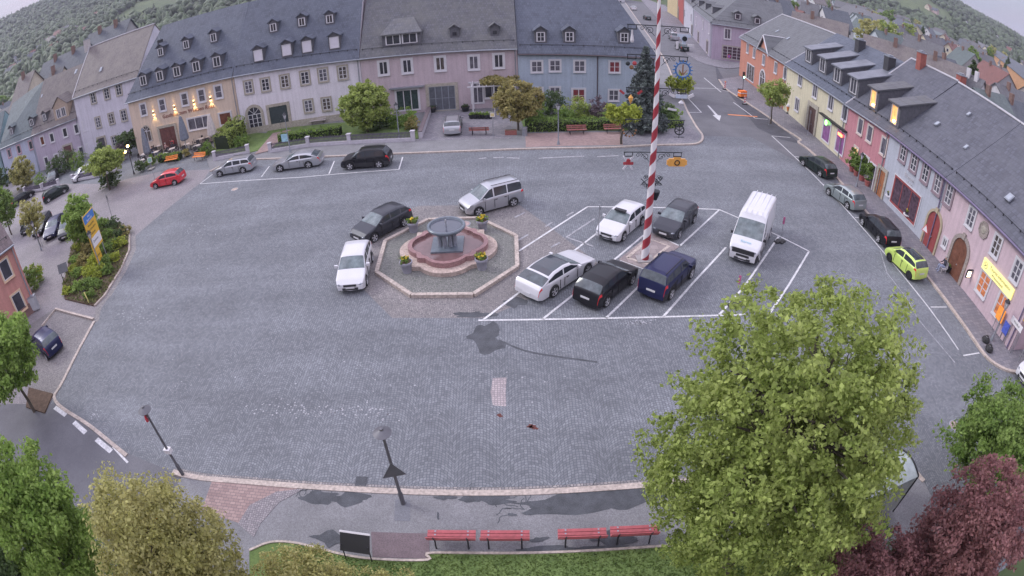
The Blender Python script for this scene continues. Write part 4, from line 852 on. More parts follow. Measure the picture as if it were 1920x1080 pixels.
    # wheels
    for c in axs:
        for sg in (1, -1):
            xx = c-Lc/2; yo = sg*(hw*.985); yi = sg*(hw-.21); m = MB()
            q = [(yi, wr*.93), (yi+sg*.03, wr), (yo-sg*.03, wr), (yo, wr*.93), (yo, wr*.72)]
            vs = []; N = 20
            for y, r in q:
                for k in range(N): vs.append((xx+r*cos(2*pi*k/N), y, wr+r*sin(2*pi*k/N)))
            fs = [(k2*N+k, k2*N+(k+1) % N, (k2+1)*N+(k+1) % N, (k2+1)*N+k) for k2 in range(4) for k in range(N)]+[tuple(range(N))]
            if sg < 0: fs = [f[::-1] for f in fs]
            t = m.add(vs, fs).build('wheel', TYRE, root, True, 40)
            m = MB(); yf = yo-sg*.02; vs = [(xx, yf-sg*.0, wr)]
            for r, y in ((wr*.2, yf), (wr*.72, yf-sg*.02), (wr*.74, yf+sg*.015)):
                for k in range(N): vs.append((xx+r*cos(2*pi*k/N), y, wr+r*sin(2*pi*k/N)))
            fs = [(0, 1+k, 1+(k+1) % N) for k in range(N)]+[(1+N+k, 1+N+(k+1) % N, 1+2*N+(k+1) % N, 1+2*N+k) for k in range(N)]
            for k in range(0, N, 4): fs += [(1+k, 1+k+1, 1+N+k+1, 1+N+k), (1+k+1, 1+(k+2) % N, 1+N+(k+2) % N, 1+N+k+1)]
            m.add(vs, fs).build('rim', rimm or RIM, t)
            m = MB(); m.tube((xx, yf-sg*.05, wr), (xx, yf-sg*.045, wr), wr*.7, wr*.7, 16); m.build('brake', TRIM, t)
    # lamps, door seams, grille, plates, mirrors, handles
    zl_ = min(interp(S['top'], .10), 1.0)-.10
    for sg in (1, -1):
        m = MB(); m.lathe([(.01, -.075), (.10, -.06), (.145, 0), (.10, .06), (.01, .075)], (0, 0, 0), 10, 1.25, 1.25); o = m.build('headlight', HEADL, root, True); o.location = (-Lc/2+.17, sg*(hw*.70), zl_); o.rotation_euler = (0, .35, -sg*.55); o.scale = (1.0, 1.0, .95)
        for q in [S['sc'][0]+.38]+S['pil']+[min(S['pil'][-1]+.95, S['fa']+S['wb']-wr-.1)]:
            if S['fa']+wr+.08 < q < S['fa']+S['wb']-wr-.02: MB().box(q-Lc/2-.007, q-Lc/2+.007, sg*hw*.97, sg*(hw*1.0+.003), .32, interp(S['belt'], q)-.10).build('door_seam', TRIM, root)
    zt0 = interp(S['top'], .05); 
    m = MB(); m.box(-Lc/2-.015, -Lc/2+.05, -hw*.52, hw*.52, .30, .44).box(-Lc/2-.004, -Lc/2+.05, -hw*.42, hw*.42, .50, min(zt0-.02, .66)); m.build('grille', TRIM, root)
    if plates:
        MB().box(-Lc/2-.03, -Lc/2-.016, -.26, .26, .40, .51).build('number_plate', PLATE, root)
        zz = .62 if kind != 'coupe' else .42
        MB().box(Lc/2+.0, Lc/2+.02, -.26, .26, zz, zz+.11).build('number_plate', PLATE, root)
    xm_ = s0+.32-Lc/2; zb_ = interp(S['belt'], s0+.3)
    for sg in (1, -1):
        m = MB(); m.obox((xm_, sg*(hw+.07), zb_+.09), (.12, .20, .15)); m.obox((xm_, sg*(hw-.03), zb_+.05), (.05, .14, .05))
        m.build('wing_mirror', TRIM if kind == 'van' else body, root, True, 30)
        for px_ in [s0+1.15]+([S['pil'][0]+.75] if len(S['pil']) > 1 else []):
            MB().box(px_-Lc/2, px_-Lc/2+.18, sg*hw*.985-.015, sg*hw*.985+.03, interp(S['belt'], px_)-.17, interp(S['belt'], px_)-.135).build('door_handle', TRIM, root)
        if rails:
            xa, xb = s1-Lc/2+.25, r0-Lc/2-.05; y = sg*(hw*.955-.36*(interp(S['top'], 2.5)-interp(S['belt'], 2.5))-.05); zt = interp(S['top'], 2.5)
            MB().tube((xa, y, zt+.04), (xb, y, zt+.02), .022, .022, 5).build('roof_rail', TRIM, root)
    if extra: extra(root, S, body)
    return root
def C_(f, r, kind, z=0.0):
    """front and rear centre points from two photo points, kept to the model's own length about their midpoint"""
    a, b = G(*f, z), G(*r, z); mx_, my_ = (a[0]+b[0])/2, (a[1]+b[1])/2; l = hypot(b[0]-a[0], b[1]-a[1]); Lc = SHAPES[kind]['L']
    u = ((b[0]-a[0])/l*Lc/2, (b[1]-a[1])/l*Lc/2); return (mx_-u[0], my_-u[1]), (mx_+u[0], my_+u[1])
SIL = paint('silver', (.42, .43, .46), .6); WHT = paint('white', (.58, .58, .61), .0); BLK = paint('black', (.012, .012, .016), .1)
ANT = paint('anthracite', (.05, .053, .065), .3); NAVY = paint('navy', (.02, .024, .075), .25); RED = paint('red', (.58, .03, .045), .1); LIME = paint('lime', (.55, .72, .16), .1)
DGN = paint('dark_green', (.018, .028, .026), .2); SILG = paint('silver_green', (.33, .38, .38), .6)
def boxed_roof(root, S, body):
    MB().obox((-.35, 0, 1.52), (.28, .75, .10)).build('roof_unit', TRIM, root)
CARS = [
 ('wagon', 'silver estate car with roof rails in first bay by the white fence', (404, 328), (480, 316), SIL, dict(rails=True)),
 ('coupe', 'long silver fastback parked in the middle bay by the white fence', (514, 318), (608, 306), SIL, {}),
 ('suv', 'black car with high body in the third bay by the white fence', (642, 314), (738, 307), BLK, dict(rails=True)),
 ('wagon', 'silver estate car standing on the driveway of the mauve house', (852, 232), (848, 259), SIL, dict(rails=True)),
 ('mpv', 'silver high roofed family van beside the fountain island', (872, 401), (968, 375), SIL, dict(rails=True)),
 ('hatch5', 'dark grey hatchback left of the fountain island', (675, 455), (757, 412), ANT, {}),
 ('hatch5', 'white hatchback parked across the corner of the fountain island', (659, 552), (678, 480), WHT, {}),
 ('coupe', 'white sleek car with black glass roof in front row of bays', (1092, 496), (992, 560), WHT, dict(blackroof=True)),
 ('hatch5', 'black hatchback seen from behind beside the white sleek car', (1172, 515), (1100, 575), BLK, {}),
 ('boxsuv', 'navy boxy off roader parked right of the maypole base', (1280, 504), (1220, 562), NAVY, dict(rails=True)),
 ('hatch5', 'white hatchback with black unit on roof left of the maypole', (1133, 457), (1195, 406), WHT, dict(extra=boxed_roof)),
 ('hatch5', 'dark grey hatchback facing the camera right of the maypole', (1241, 450), (1289, 404), ANT, {}),
 ('hatch5', 'black hatchback at the far end of the kerbside row on the right', (1509, 306), (1555, 336), DGN, {}),
 ('hatch5', 'silver hatchback at the kerb between two black cars', (1559, 361), (1605, 395), SILG, {}),
 ('wagon', 'black estate car at the kerb by the flower shop', (1627, 420), (1665, 461), BLK, {}),
 ('small', 'lime green small car with black roof at the kerb', (1674, 484), (1716, 523), LIME, dict(blackroof=True, rimm=TRIM)),
 ('hatch', 'bright red hatchback in front of the orange benches', (290, 350), (344, 340), RED, {}),
 ('hatch5', 'dark car driving past the west gardens', (122, 360), (90, 378), DGN, {}),
 ('wagon', 'black car at the left edge behind the red leaved tree', (58, 368), (28, 388), BLK, {}),
 ('hatch5', 'dark green grey car nearest the planting bed in the side car park', (114, 468), (146, 408), ANT, {}),
 ('coupe', 'dark blue car second from the planting bed in the side car park', (86, 467), (122, 404), NAVY, {}),
 ('wagon', 'dark grey car third from the planting bed in the side car park', (62, 462), (100, 402), BLK, {}),
 ('hatch5', 'black car furthest from the planting bed in the side car park', (40, 458), (74, 402), BLK, {}),
 ('small', 'dark blue small car in the sett paved bay beside the tree', (69, 642), (113, 668), NAVY, {}),
 ('mpv', 'silver van parked up the far street with its rear facing us', (1254, 66), (1272, 84), SIL, {}),
 ('hatch5', 'dark car behind the silver van on the far street', (1266, 88), (1291, 101), DGN, {}),
 ('hatch5', 'white car parked far up the street left of the maypole', (1184, 14), (1192, 24), WHT, {}),
 ('wagon', 'dark car crossing far up the street behind the blue roof', (1205, 32), (1222, 42), DGN, {}),
 ('small', 'white small car half hidden by the hedge in the west yard', (148, 338), (165, 328), WHT, {}),
 ('hatch5', 'dark car under the pergola in the west yard', (98, 345), (104, 332), ANT, {}),
]
for kind, lab, f, r, col, kw in CARS:
    a, b = C_(f, r, kind); o = car(kind, lab, a, b, col, group='parked cars around the square', **kw)
    if a[1] > 53 and a[0] < 0 and a[0] > -30: o.location.z = .11
def van_extra(root, S, body):
    m = MB(); m.box(-1.6, 2.85, -.80, -.78, 2.66, 2.69)
    for y in (-.5, -.15, .2, .55): m.box(-1.3, 2.8, y-.02, y+.02, 2.655, 2.675)
    m.build('roof_rib', body, root)
    m = MB(); m.box(-2.97, -2.93, -.72, .72, .72, 1.02); 
    m.build('grille_bar', TRIM, root)
    bl_ = mat('print_blue', (.25, .50, .62), .5, var=0)
    t = text_mesh('Express', .22, bl_, root, (-2.48, 0, 1.32), (radians(24), 0, -pi/2), .004); t.rotation_euler = (radians(22), 0, -pi/2)
    text_mesh('Express', .34, bl_, root, (.9, 1.012, 1.75), (pi/2, 0, pi), .004)
a, b = C_((1384, 505), (1428, 418), 'van')
car('van', 'tall white delivery van parked in the bays right of the maypole', a, b, WHT, 'van', None, extra=van_extra, name='parked_van')
car('mpv', 'white and green car cut by the right edge of the photo', *C_((1905, 722), (1975, 700), 'mpv'), WHT, group='parked cars around the square', name='parked_car')
# ================================================================= vegetation
rng = np.random.default_rng(5)
def quads_object(name, V, m, parent=None, nv=4):
    """V: (n,nv,3) array of separate faces"""
    n = len(V); me = bpy.data.meshes.new(name); me.vertices.add(n*nv); me.vertices.foreach_set('co', V.reshape(-1).astype(np.float32))
    me.loops.add(n*nv); me.loops.foreach_set('vertex_index', np.arange(n*nv, dtype=np.int32)); me.polygons.add(n)
    me.polygons.foreach_set('loop_start', np.arange(0, n*nv, nv, dtype=np.int32)); me.polygons.foreach_set('loop_total', np.full(n, nv, dtype=np.int32))
    me.materials.append(m); me.update(calc_edges=True); me.validate()
    return link(bpy.data.objects.new(name, me), parent)
def leaves(P_, size, out=None, up=.35, elong=1.5):
    n = len(P_); a = rng.normal(size=(n, 3)); nn = rng.normal(size=(n, 3))+np.array([0, 0, up])
    if out is not None: nn = nn+out*.9
    nn /= np.linalg.norm(nn, axis=1)[:, None]; t = np.cross(nn, a); t /= np.linalg.norm(t, axis=1)[:, None]; b = np.cross(nn, t)
    s = (size*rng.uniform(.45, 1.5, n))[:, None]
    return np.stack([P_-t*s*elong*.5, P_+b*s*.45+nn*s*.08, P_+t*s*elong*.5, P_-b*s*.45+nn*s*.08], 1)
def lumpy(d, seed):
    r = np.ones(len(d)); g = np.random.default_rng(seed)
    for k in range(7):
        v = g.normal(size=3); v /= np.linalg.norm(v); r += .10*np.sin(3.2*(1+.35*k)*(d@v)+g.uniform(0, 6.3))/(1+.15*k)
    return r
def crown_pts(c, R, nc, per, cr, seed, shell=.45, flat_bottom=0.0, lump=1.0):
    g = np.random.default_rng(seed); d = g.normal(size=(nc, 3)); d /= np.linalg.norm(d, axis=1)[:, None]
    rr = g.uniform(0, 1, nc)**shell; lr = 1+(lumpy(d, seed)-1)*lump; C0 = d*(rr*lr)[:, None]
    if flat_bottom: C0[:, 2] = np.maximum(C0[:, 2], -flat_bottom+g.uniform(0, .25, nc))
    C0 = C0*np.array(R); sz = g.uniform(.6, 1.35, nc)*cr
    o = g.normal(size=(nc, per, 3)); o /= np.linalg.norm(o, axis=2)[:, :, None]; o *= (g.uniform(0, 1, (nc, per, 1))**.5)*sz[:, None, None]
    o[:, :, 2] *= .75
    P_ = (C0[:, None, :]+o).reshape(-1, 3); out = P_/np.array(R); out /= np.maximum(np.linalg.norm(out, axis=1), 1e-3)[:, None]
    return P_+np.array(c), out, C0+np.array(c)
def limb(mb, a, b, r0, r1, g, n=6, bend=.12):
    a, b = Vector(a), Vector(b); l = (b-a).length; k = 4; pts = [a]
    for i in range(1, k): pts.append(a.lerp(b, i/k)+Vector(tuple(g.normal(size=3)*l*bend*.35))+Vector((0, 0, l*bend*.5*sin(pi*i/k))))
    pts.append(b)
    for i in range(k): mb.tube(pts[i], pts[i+1], r0+(r1-r0)*i/k, r0+(r1-r0)*(i+1)/k, n, False)
    return pts
def tree(name, label, base, hc, R, m, seed, nc=90, per=45, leaf=.16, cr=.5, trunk_r=.13, lean=(0, 0), group=None, limbs=9, shell=.45, fb=0.0, cat='tree', bark=None, base_z=0.0, lump=1.0, twigs=0):
    root = thing(name, label, cat, (base[0], base[1], base_z), 0, group); c = (lean[0], lean[1], hc-base_z); g = np.random.default_rng(seed+99)
    P_, out, C0 = crown_pts(c, R, nc, per, cr, seed, shell, fb, lump)
    P_[:, 2] = np.maximum(P_[:, 2], .15)
    quads_object('crown', leaves(P_, leaf, out), m, root)
    mb = MB(); top = Vector((c[0]*.8, c[1]*.8, max(c[2]-R[2]*.35, .3))); limb(mb, (0, 0, -.1), top, trunk_r, trunk_r*.62, g, 8, .03)
    sel = g.choice(len(C0), min(limbs, len(C0)), replace=False)
    for i in sel:
        s = top.lerp(Vector((c[0], c[1], c[2]+R[2]*.3)), g.uniform(0, 1)); e = Vector(tuple(c))+(Vector(tuple(C0[i]))-Vector(tuple(c)))*.85
        pts = limb(mb, s, e, trunk_r*.42, trunk_r*.09, g, 5)
        for q in range(twigs):
            p = pts[int(g.integers(1, 4))]; j = int(g.integers(len(C0))); dd = Vector(tuple(C0[j]))-p
            if dd.length < R[0]*1.3: limb(mb, p, p+dd*.8, trunk_r*.16, trunk_r*.05, g, 4)
    mb.build('trunk', bark or BARK, root, True)
    return root
def hgt(base, px, py):
    d = ray(px, py); return CAM_H+d[2]*hypot(*base)/hypot(d[0], d[1])
def treepx(name, label, bpx, cpx, R, m, seed, **k):
    b = G(*bpx); return tree(name, label, b, hgt(b, *cpx), R, m, seed, **k)
LB = leafmat('leaf_yellow_green', (0.235, 0.310, 0.075), col2=(0.440, 0.510, 0.165))
LOL = leafmat('leaf_olive', (0.348, 0.348, 0.114), col2=(0.528, 0.492, 0.228))
LG = leafmat('leaf_fresh_green', (0.198, 0.322, 0.066), col2=(0.352, 0.468, 0.132))
LM = leafmat('leaf_mid_green', (0.146, 0.241, 0.052), col2=(0.278, 0.380, 0.109))
LPL = leafmat('leaf_plum', (0.221, 0.098, 0.104), col2=(0.390, 0.208, 0.202))
LD = leafmat('leaf_dark', (0.073, 0.122, 0.049), col2=(0.140, 0.195, 0.079))
LBR = leafmat('leaf_bronze', (0.278, 0.264, 0.088), col2=(0.454, 0.388, 0.175))
LLI = leafmat('leaf_lime', (0.293, 0.354, 0.043), col2=(0.464, 0.512, 0.110))
LSP = leafmat('spruce_needles', (.095, .12, .11), col2=(.17, .20, .19), tr=.08)
LPU = leafmat('leaf_purple_grey', (.15, .11, .13), col2=(.25, .19, .22))
# foreground crowns
tree('broadleaf_tree', 'largest tree with loose yellow green crown over the right footpath', (6.73, 8.1), 6.3, (3.65, 3.35, 4.75), LB, 1, nc=1500, per=76, leaf=.08, cr=.33, trunk_r=.26, limbs=40, twigs=3, shell=.42, lump=.45)
tree('broadleaf_tree', 'fresh green tree in the bottom left corner', (-15.3, 5.7), 5.2, (2.2, 2.0, 3.5), LG, 2, nc=560, per=85, leaf=.10, cr=.42, trunk_r=.18, limbs=20, shell=.45, lump=.7)
tree('broadleaf_tree', 'olive yellow tree beside the fresh green one at bottom left', (-9.0, 5.5), 5.4, (2.05, 1.85, 3.3), LOL, 3, nc=800, per=70, leaf=.068, cr=.34, trunk_r=.17, limbs=26, twigs=2, shell=.45, lump=.5)
tree('ornamental_tree', 'low olive tree whose top shows below the black notice board', (-6.3, 7.0), 2.1, (1.8, 1.15, 1.45), LOL, 4, nc=420, per=60, leaf=.06, cr=.28, trunk_r=.09, limbs=16, shell=.5, base_z=.1)
tree('ornamental_tree', 'low olive shrub right of the notice board at the lawn edge', (-4.1, 7.5), 1.15, (1.45, .8, .95), LOL, 14, nc=230, per=55, leaf=.055, cr=.25, trunk_r=.06, limbs=12, shell=.5, base_z=.1)
tree('broadleaf_tree', 'dark leaved tree at the very bottom left edge', (-17.5, 3.0), 4.0, (2.5, 1.8, 2.6), LD, 5, nc=160, per=70, leaf=.12, cr=.45, trunk_r=.15, limbs=10)
tree('broadleaf_tree', 'mid green tree on the left edge beside the sett bay', (-27.3, 15.0), 4.0, (2.7, 2.5, 2.15), LG, 6, nc=330, per=75, leaf=.14, cr=.42, trunk_r=.12, limbs=12, lump=.5)
tree('plum_tree', 'dark red leaved tree in the bottom right corner', (12.4, 4.2), 4.5, (2.15, 1.9, 4.0), LPL, 7, nc=800, per=75, leaf=.075, cr=.34, trunk_r=.17, limbs=24, shell=.45, lump=.6, twigs=1)
tree('plum_tree', 'lower red leaved tree between the big tree and the corner', (9.4, 4.9), 3.5, (1.9, 1.7, 1.55), LPL, 17, nc=400, per=70, leaf=.07, cr=.3, trunk_r=.12, limbs=16, shell=.45, lump=.6)
tree('broadleaf_tree', 'green tree on the right edge above the red leaved crown', (19.2, 8.2), 3.6, (3.5, 3.1, 1.7), LM, 8, nc=480, per=65, leaf=.10, cr=.42, trunk_r=.16, limbs=18, lump=.6)
tree('shrub', 'yellow flowering bush under the big tree by the lawn', (6.4, 8.7), .9, (.5, .4, .5), LLI, 18, nc=24, per=30, leaf=.06, cr=.2, trunk_r=.03, limbs=5, cat='shrub')
# trees of the square
treepx('ball_tree', 'round clipped olive green tree on the white house lawn', (690, 250), (685, 197), (2.55, 2.4, 2.5), LB, 21, nc=260, per=60, leaf=.17, cr=.42, trunk_r=.14, shell=.3, lump=.35)
treepx('ball_tree', 'bronze leaved tree in front of the pergola', (972, 246), (970, 190), (2.35, 2.1, 1.9), LBR, 22, nc=200, per=50, leaf=.17, cr=.42, trunk_r=.12, shell=.35, lump=.5)
treepx('small_tree', 'small lime tree with forked trunk on the pavement by the spruce', (1165, 272), (1179, 212), (1.75, 1.3, .95), LLI, 23, nc=75, per=45, leaf=.16, cr=.36, trunk_r=.13, lump=.5)
treepx('small_tree', 'lime green round tree at the street corner behind the maypole', (1276, 186), (1276, 155), (1.9, 1.6, 1.25), LLI, 24, nc=90, per=45, leaf=.17, cr=.38, trunk_r=.11, lump=.5)
treepx('street_tree', 'street tree on the right pavement by the orange shop', (1445, 232), (1455, 176), (2.0, 1.8, 1.55), LB, 25, nc=120, per=45, leaf=.17, cr=.42, trunk_r=.10, lump=.7)
treepx('street_tree', 'spreading tree by the blue road sign west of the inn', (207, 356), (197, 303), (2.9, 2.3, 1.75), LB, 26, nc=190, per=50, leaf=.18, cr=.45, trunk_r=.14, lump=.6, fb=.6)
treepx('street_tree', 'dull bronze green tree in front of the light blue house', (48, 350), (50, 318), (2.7, 2.5, 2.6), LOL, 27, nc=150, per=50, leaf=.2, cr=.5, trunk_r=.13, lump=.5)
treepx('street_tree', 'bright green egg shaped tree beside the yellow direction sign', (168, 462), (157, 408), (1.75, 1.7, 2.35), LG, 28, nc=190, per=55, leaf=.16, cr=.4, trunk_r=.12, lump=.5)
treepx('street_tree', 'small yellow and red tinged tree over the parked dark cars', (76, 462), (52, 408), (1.6, 1.5, 1.8), LOL, 29, nc=90, per=45, leaf=.15, cr=.35, trunk_r=.09, lump=.6)
treepx('street_tree', 'green tree on the left edge above the salmon building', (22, 440), (0, 392), (1.9, 1.9, 2.3), LM, 30, nc=150, per=50, leaf=.17, cr=.45, trunk_r=.12, lump=.5)
treepx('small_tree', 'grey green tree behind the terrace beside the tall white house', (246, 292), (240, 262), (2.3, 1.8, 1.7), LD, 31, nc=100, per=45, leaf=.18, cr=.45, trunk_r=.11, lump=.8)
treepx('small_tree', 'thin dark tree left of the terrace tree', (193, 300), (191, 285), (1.2, 1.0, 1.6), LD, 32, nc=45, per=40, leaf=.18, cr=.4, trunk_r=.1)
treepx('shrub', 'green ivy mass at the left photo edge below the light blue house', (10, 372), (6, 335), (2.2, 2.0, 2.6), LD, 33, nc=70, per=45, leaf=.22, cr=.5, trunk_r=.1, cat='shrub')
def spruce(label, bpx, tpx, rb, seed):
    b = G(*bpx); H = hgt(b, *tpx); root = thing('spruce_tree', label, 'conifer', (b[0], b[1], .1)); g = np.random.default_rng(seed); Ps = []
    mb = MB(); mb.tube((0, 0, 0), (0, 0, H-.3), .17, .03, 8)
    k = 0; z = .9
    while z < H-.15:
        r = rb*(1-z/H)**.85*g.uniform(.85, 1.12); n = max(5, int(r*6))
        for i in range(n):
            a = 2*pi*(i+.5*(k % 2))/n+g.uniform(-.2, .2); rr = r*g.uniform(.78, 1.1); m_ = int(22+rr*55); t = g.uniform(.08, 1, m_)**.7
            side = g.normal(size=m_)*.17*(1.15-t)*rr*.9; zz = z-.38*rr*t+.16*rr*t*t+g.normal(size=m_)*.07
            Ps.append(np.stack([cos(a)*rr*t-sin(a)*side, sin(a)*rr*t+cos(a)*side, zz], 1))
            if i % 2 == 0: mb.tube((0, 0, z), (cos(a)*rr*.9, sin(a)*rr*.9, z-.22*rr), .03, .01, 4)
        z += .30+.1*rb*(1-z/H); k += 1
    P_ = np.concatenate(Ps); quads_object('crown', leaves(P_, .17, None, .9, 1.9), LSP, root); mb.build('trunk', BARK, root)
spruce('blue grey spruce in front of the pale blue house', (1206, 243), (1208, 84), 3.1, 3)
def hedge(label, pts, w, h, m, seed, leaf=.13, dens=150, name='hedge', h1=None, base=.1, group=None, cat='hedge'):
    """clipped hedge along ground points: dense shell of leaves over a dark twiggy core"""
    c = Vector((sum(p[0] for p in pts)/len(pts), sum(p[1] for p in pts)/len(pts), base)); root = thing(name, label, cat, c, 0, group); g = np.random.default_rng(seed); Ps = []; mb = MB(); h1 = h1 or h
    segs = list(zip(pts, pts[1:])); tot = sum(hypot(b[0]-a[0], b[1]-a[1]) for a, b in segs); acc = 0
    for a, b in segs:
        l = hypot(b[0]-a[0], b[1]-a[1]); tx, ty = (b[0]-a[0])/l, (b[1]-a[1])/l; n = int(l*dens*(w+2*h)/2)
        t = g.uniform(0, l, n); hh = h+(h1-h)*(acc+t)/tot; u = g.uniform(0, 1, n)*(w+2*hh); s = np.where(u < hh, -w/2, np.where(u > w+hh, w/2, u-hh-w/2)); z = np.where(u < hh, u, np.where(u > w+hh, w+2*hh-u, hh))
        wob = .06*np.sin(t*2.1+s*3)+.05*np.sin(t*5.3+1); s = s*(1+wob); z = z*(1+wob)+g.normal(size=n)*.03
        Ps.append(np.stack([a[0]+tx*t-ty*s-c.x, a[1]+ty*t+tx*s-c.y, np.maximum(z, .02)], 1)+g.normal(size=(n, 3))*.04)
        ha, hb = h+(h1-h)*acc/tot, h+(h1-h)*(acc+l)/tot
        q = []
        for (px_, py_, hz) in ((a[0], a[1], ha), (b[0], b[1], hb)):
            for sd in (-1, 1):
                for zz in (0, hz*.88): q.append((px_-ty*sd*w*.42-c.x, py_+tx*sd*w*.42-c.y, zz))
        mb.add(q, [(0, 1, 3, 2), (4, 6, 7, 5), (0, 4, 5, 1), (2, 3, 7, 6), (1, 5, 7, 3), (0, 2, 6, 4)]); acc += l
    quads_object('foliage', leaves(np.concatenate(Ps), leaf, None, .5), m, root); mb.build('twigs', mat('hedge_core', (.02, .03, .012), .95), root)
    return root
def bush(label, px, py, r, m, seed, h=None, leaf=.11, name='shrub', group=None, base=.1, cat='shrub', nc=None):
    b = G(px, py); h = h or r*.9
    return tree(name, label, b, base+h*.75, (r, r, h), m, seed, nc=nc or int(18+30*r*r), per=34, leaf=leaf, cr=.28*max(r, .4)**.5, trunk_r=.05, limbs=5, group=group, shell=.4, cat=cat, base_z=base, lump=.6)
hedge('tall clipped hedge sloping down from the inn to the fence', [G(452, 262), G(418, 282)], 2.6, 2.7, LB, 41, .16, 170, h1=1.7)
bush('round clipped bush beside the sloping hedge', 456, 276, .95, LM, 42)
hedge('low clipped hedge behind the white fence panels', gp([(525, 268), (600, 258), (640, 254)]), 1.1, .9, LM, 43, .13, 150)
for i, (x, y, r, mm, lb_) in enumerate([(712, 244, 1.3, LD, 'dark shrub at the foot of the round clipped tree'), (745, 240, 1.1, LM, 'mid green shrub on the lawn left of the lantern'), (768, 232, 1.0, LG, 'bright shrub at the lawn corner by the driveway'), (772, 246, .9, LBR, 'bronze shrub beside the driveway kerb'), (728, 228, .9, LG, 'fresh green shrub behind the round clipped tree'),
    (1032, 215, 1.7, LD, 'dark round shrub before the pale blue wall'), (1082, 225, 1.5, LB, 'yellow green dome shrub before the red curtained window'), (1005, 228, 1.3, LM, 'shrub between the bronze tree and the dark shrub'), (1118, 222, 1.3, LPU, 'purple grey shrub below the downpipe'), (1148, 228, 1.1, LG, 'green shrub left of the lime tree'), (1245, 228, 1.2, LD, 'dark shrub right of the spruce'), (1262, 222, .9, LG, 'small bright shrub at the corner lawn'), (1225, 236, .8, LM, 'low shrub in front of the spruce'), (1060, 232, 1.0, LM, 'low green shrub behind the left red bench'), (1195, 240, .8, LM, 'low shrub left of the spruce trunk')]): bush(lb_, x, y, r, mm, 50+i, .95*r)
hedge('long low hedge along the pale blue house garden', gp([(985, 246), (1050, 245), (1110, 243), (1150, 242)]), 1.3, 1.0, LM, 44, .13, 150)
hedge('short hedge at the corner garden right of the lime tree', gp([(1185, 246), (1240, 242), (1276, 237)]), .8, .7, LG, 45, .12, 170)
hedge('dense terrace hedge behind the left orange bench', gp([(300, 304), (340, 299)]), .8, .8, LM, 46, .15, 130)
for i, (x, y, r, mm, lb_) in enumerate([(265, 322, .8, LD, 'dark shrub left of the red terrace flowers'), (284, 312, .8, LM, 'green shrub behind the white folded parasol'), (392, 292, .9, LM, 'small shrub at the right end of the terrace'), (350, 294, .6, LBR, 'bronze shrub at the terrace middle'), (382, 288, .6, LD, 'dark shrub by the grey parasol'), (201, 352, 1.1, LD, 'dark ball shrub at the foot of the spreading tree'), (218, 348, 1.1, LD, 'second dark ball shrub right of the spreading tree trunk'), (125, 322, 2.1, LD, 'dark hedge bush in the west yard'), (105, 330, 1.6, LD, 'dark bush beside the west yard pergola'), (150, 318, 1.5, LM, 'green bush in the west yard'), (78, 352, 1.2, LM, 'green bush by the west yard post'), (232, 300, 1.5, LPU, 'purple leaved bush left of the terrace'), (66, 540, 1.2, LM, 'green shrub against the salmon building'), (72, 528, .9, LLI, 'yellow flowering shrub by the salmon building')]): bush(lb_, x, y, r, mm, 80+i, r)
# the planting bed
bed = [(215, 428, .8, LD), (195, 430, .9, LM), (172, 438, .8, LD), (226, 445, .7, LD), (205, 448, .8, LM), (182, 455, .8, LM), (160, 452, .7, LG), (228, 465, .7, LLI), (210, 470, .8, LM), (190, 478, .8, LM), (165, 475, .8, LBR), (148, 470, .6, LLI), (218, 490, .6, LLI), (200, 500, .7, LM), (178, 500, .8, LLI), (158, 498, .8, LBR), (142, 495, .6, LG), (205, 515, .6, LM), (186, 520, .8, LLI), (168, 520, .7, LLI), (148, 520, .6, LM), (185, 540, .6, LM), (165, 542, .7, LM), (145, 545, .6, LG), (128, 552, .5, LLI), (170, 562, .5, LM), (140, 510, .5, LLI), (236, 440, .6, LBR)]
adj = {LD.name: 'dark', LM.name: 'mid green', LG.name: 'fresh green', LLI.name: 'yellow flowering', LBR.name: 'bronze'}
for i, (x, y, r, mm) in enumerate(bed):
    row = 'top end' if y < 446 else 'upper part' if y < 480 else 'middle' if y < 512 else 'lower part' if y < 543 else 'bottom end'
    side = 'kerb side' if x > 195-(y-430)*.25+12 else 'path side' if x < 165-(y-430)*.1 else 'centre'
    bush(f'{adj[mm.name]} shrub on the {side}, {row} of the planting bed', x, y, r, mm, 120+i, r*.7, .10, group='shrubs in the planting bed', name='bed_shrub')
g = np.random.default_rng(19); bp_ = np.array(BED); n = 16000; xs_ = g.uniform(bp_[:, 0].min(), bp_[:, 0].max(), n); ys_ = g.uniform(bp_[:, 1].min(), bp_[:, 1].max(), n); ins = np.zeros(n, bool); j = len(BED)-1
for i in range(len(BED)):
    xi, yi = BED[i]; xj, yj = BED[j]; c_ = ((yi > ys_) != (yj > ys_)) & (xs_ < (xj-xi)*(ys_-yi)/(yj-yi+1e-9)+xi); ins ^= c_; j = i
dn = np.sin(xs_*2.1)+np.sin(ys_*2.7+1)+g.uniform(-1, 1, n); ins &= dn > -.7
tag(quads_object('ground_cover', leaves(np.stack([xs_, ys_, .12+np.abs(g.normal(size=n))*.12], 1)[ins], .12), leafmat('ground_cover_leaves', (.10, .13, .05), col2=(.20, .21, .08))), 'low mixed ground cover between the bed shrubs', 'ground cover', kind='stuff')
# short weeds on the lawn
g = np.random.default_rng(9); n = 60000; P_ = np.stack([g.uniform(-8, 14, n), g.uniform(2.5, 10, n), np.full(n, .13)], 1)
lk = np.array(LK); keep = P_[:, 1] < np.interp(P_[:, 0], lk[:, 0], lk[:, 1])-.08
tag(quads_object('grass_tufts', leaves(P_[keep], .045, None, 0, 2.2), leafmat('grass_blades', (.09, .15, .035), col2=(.18, .24, .07))), 'short patchy grass with weeds on the lawn below the red benches', 'grass', kind='stuff')
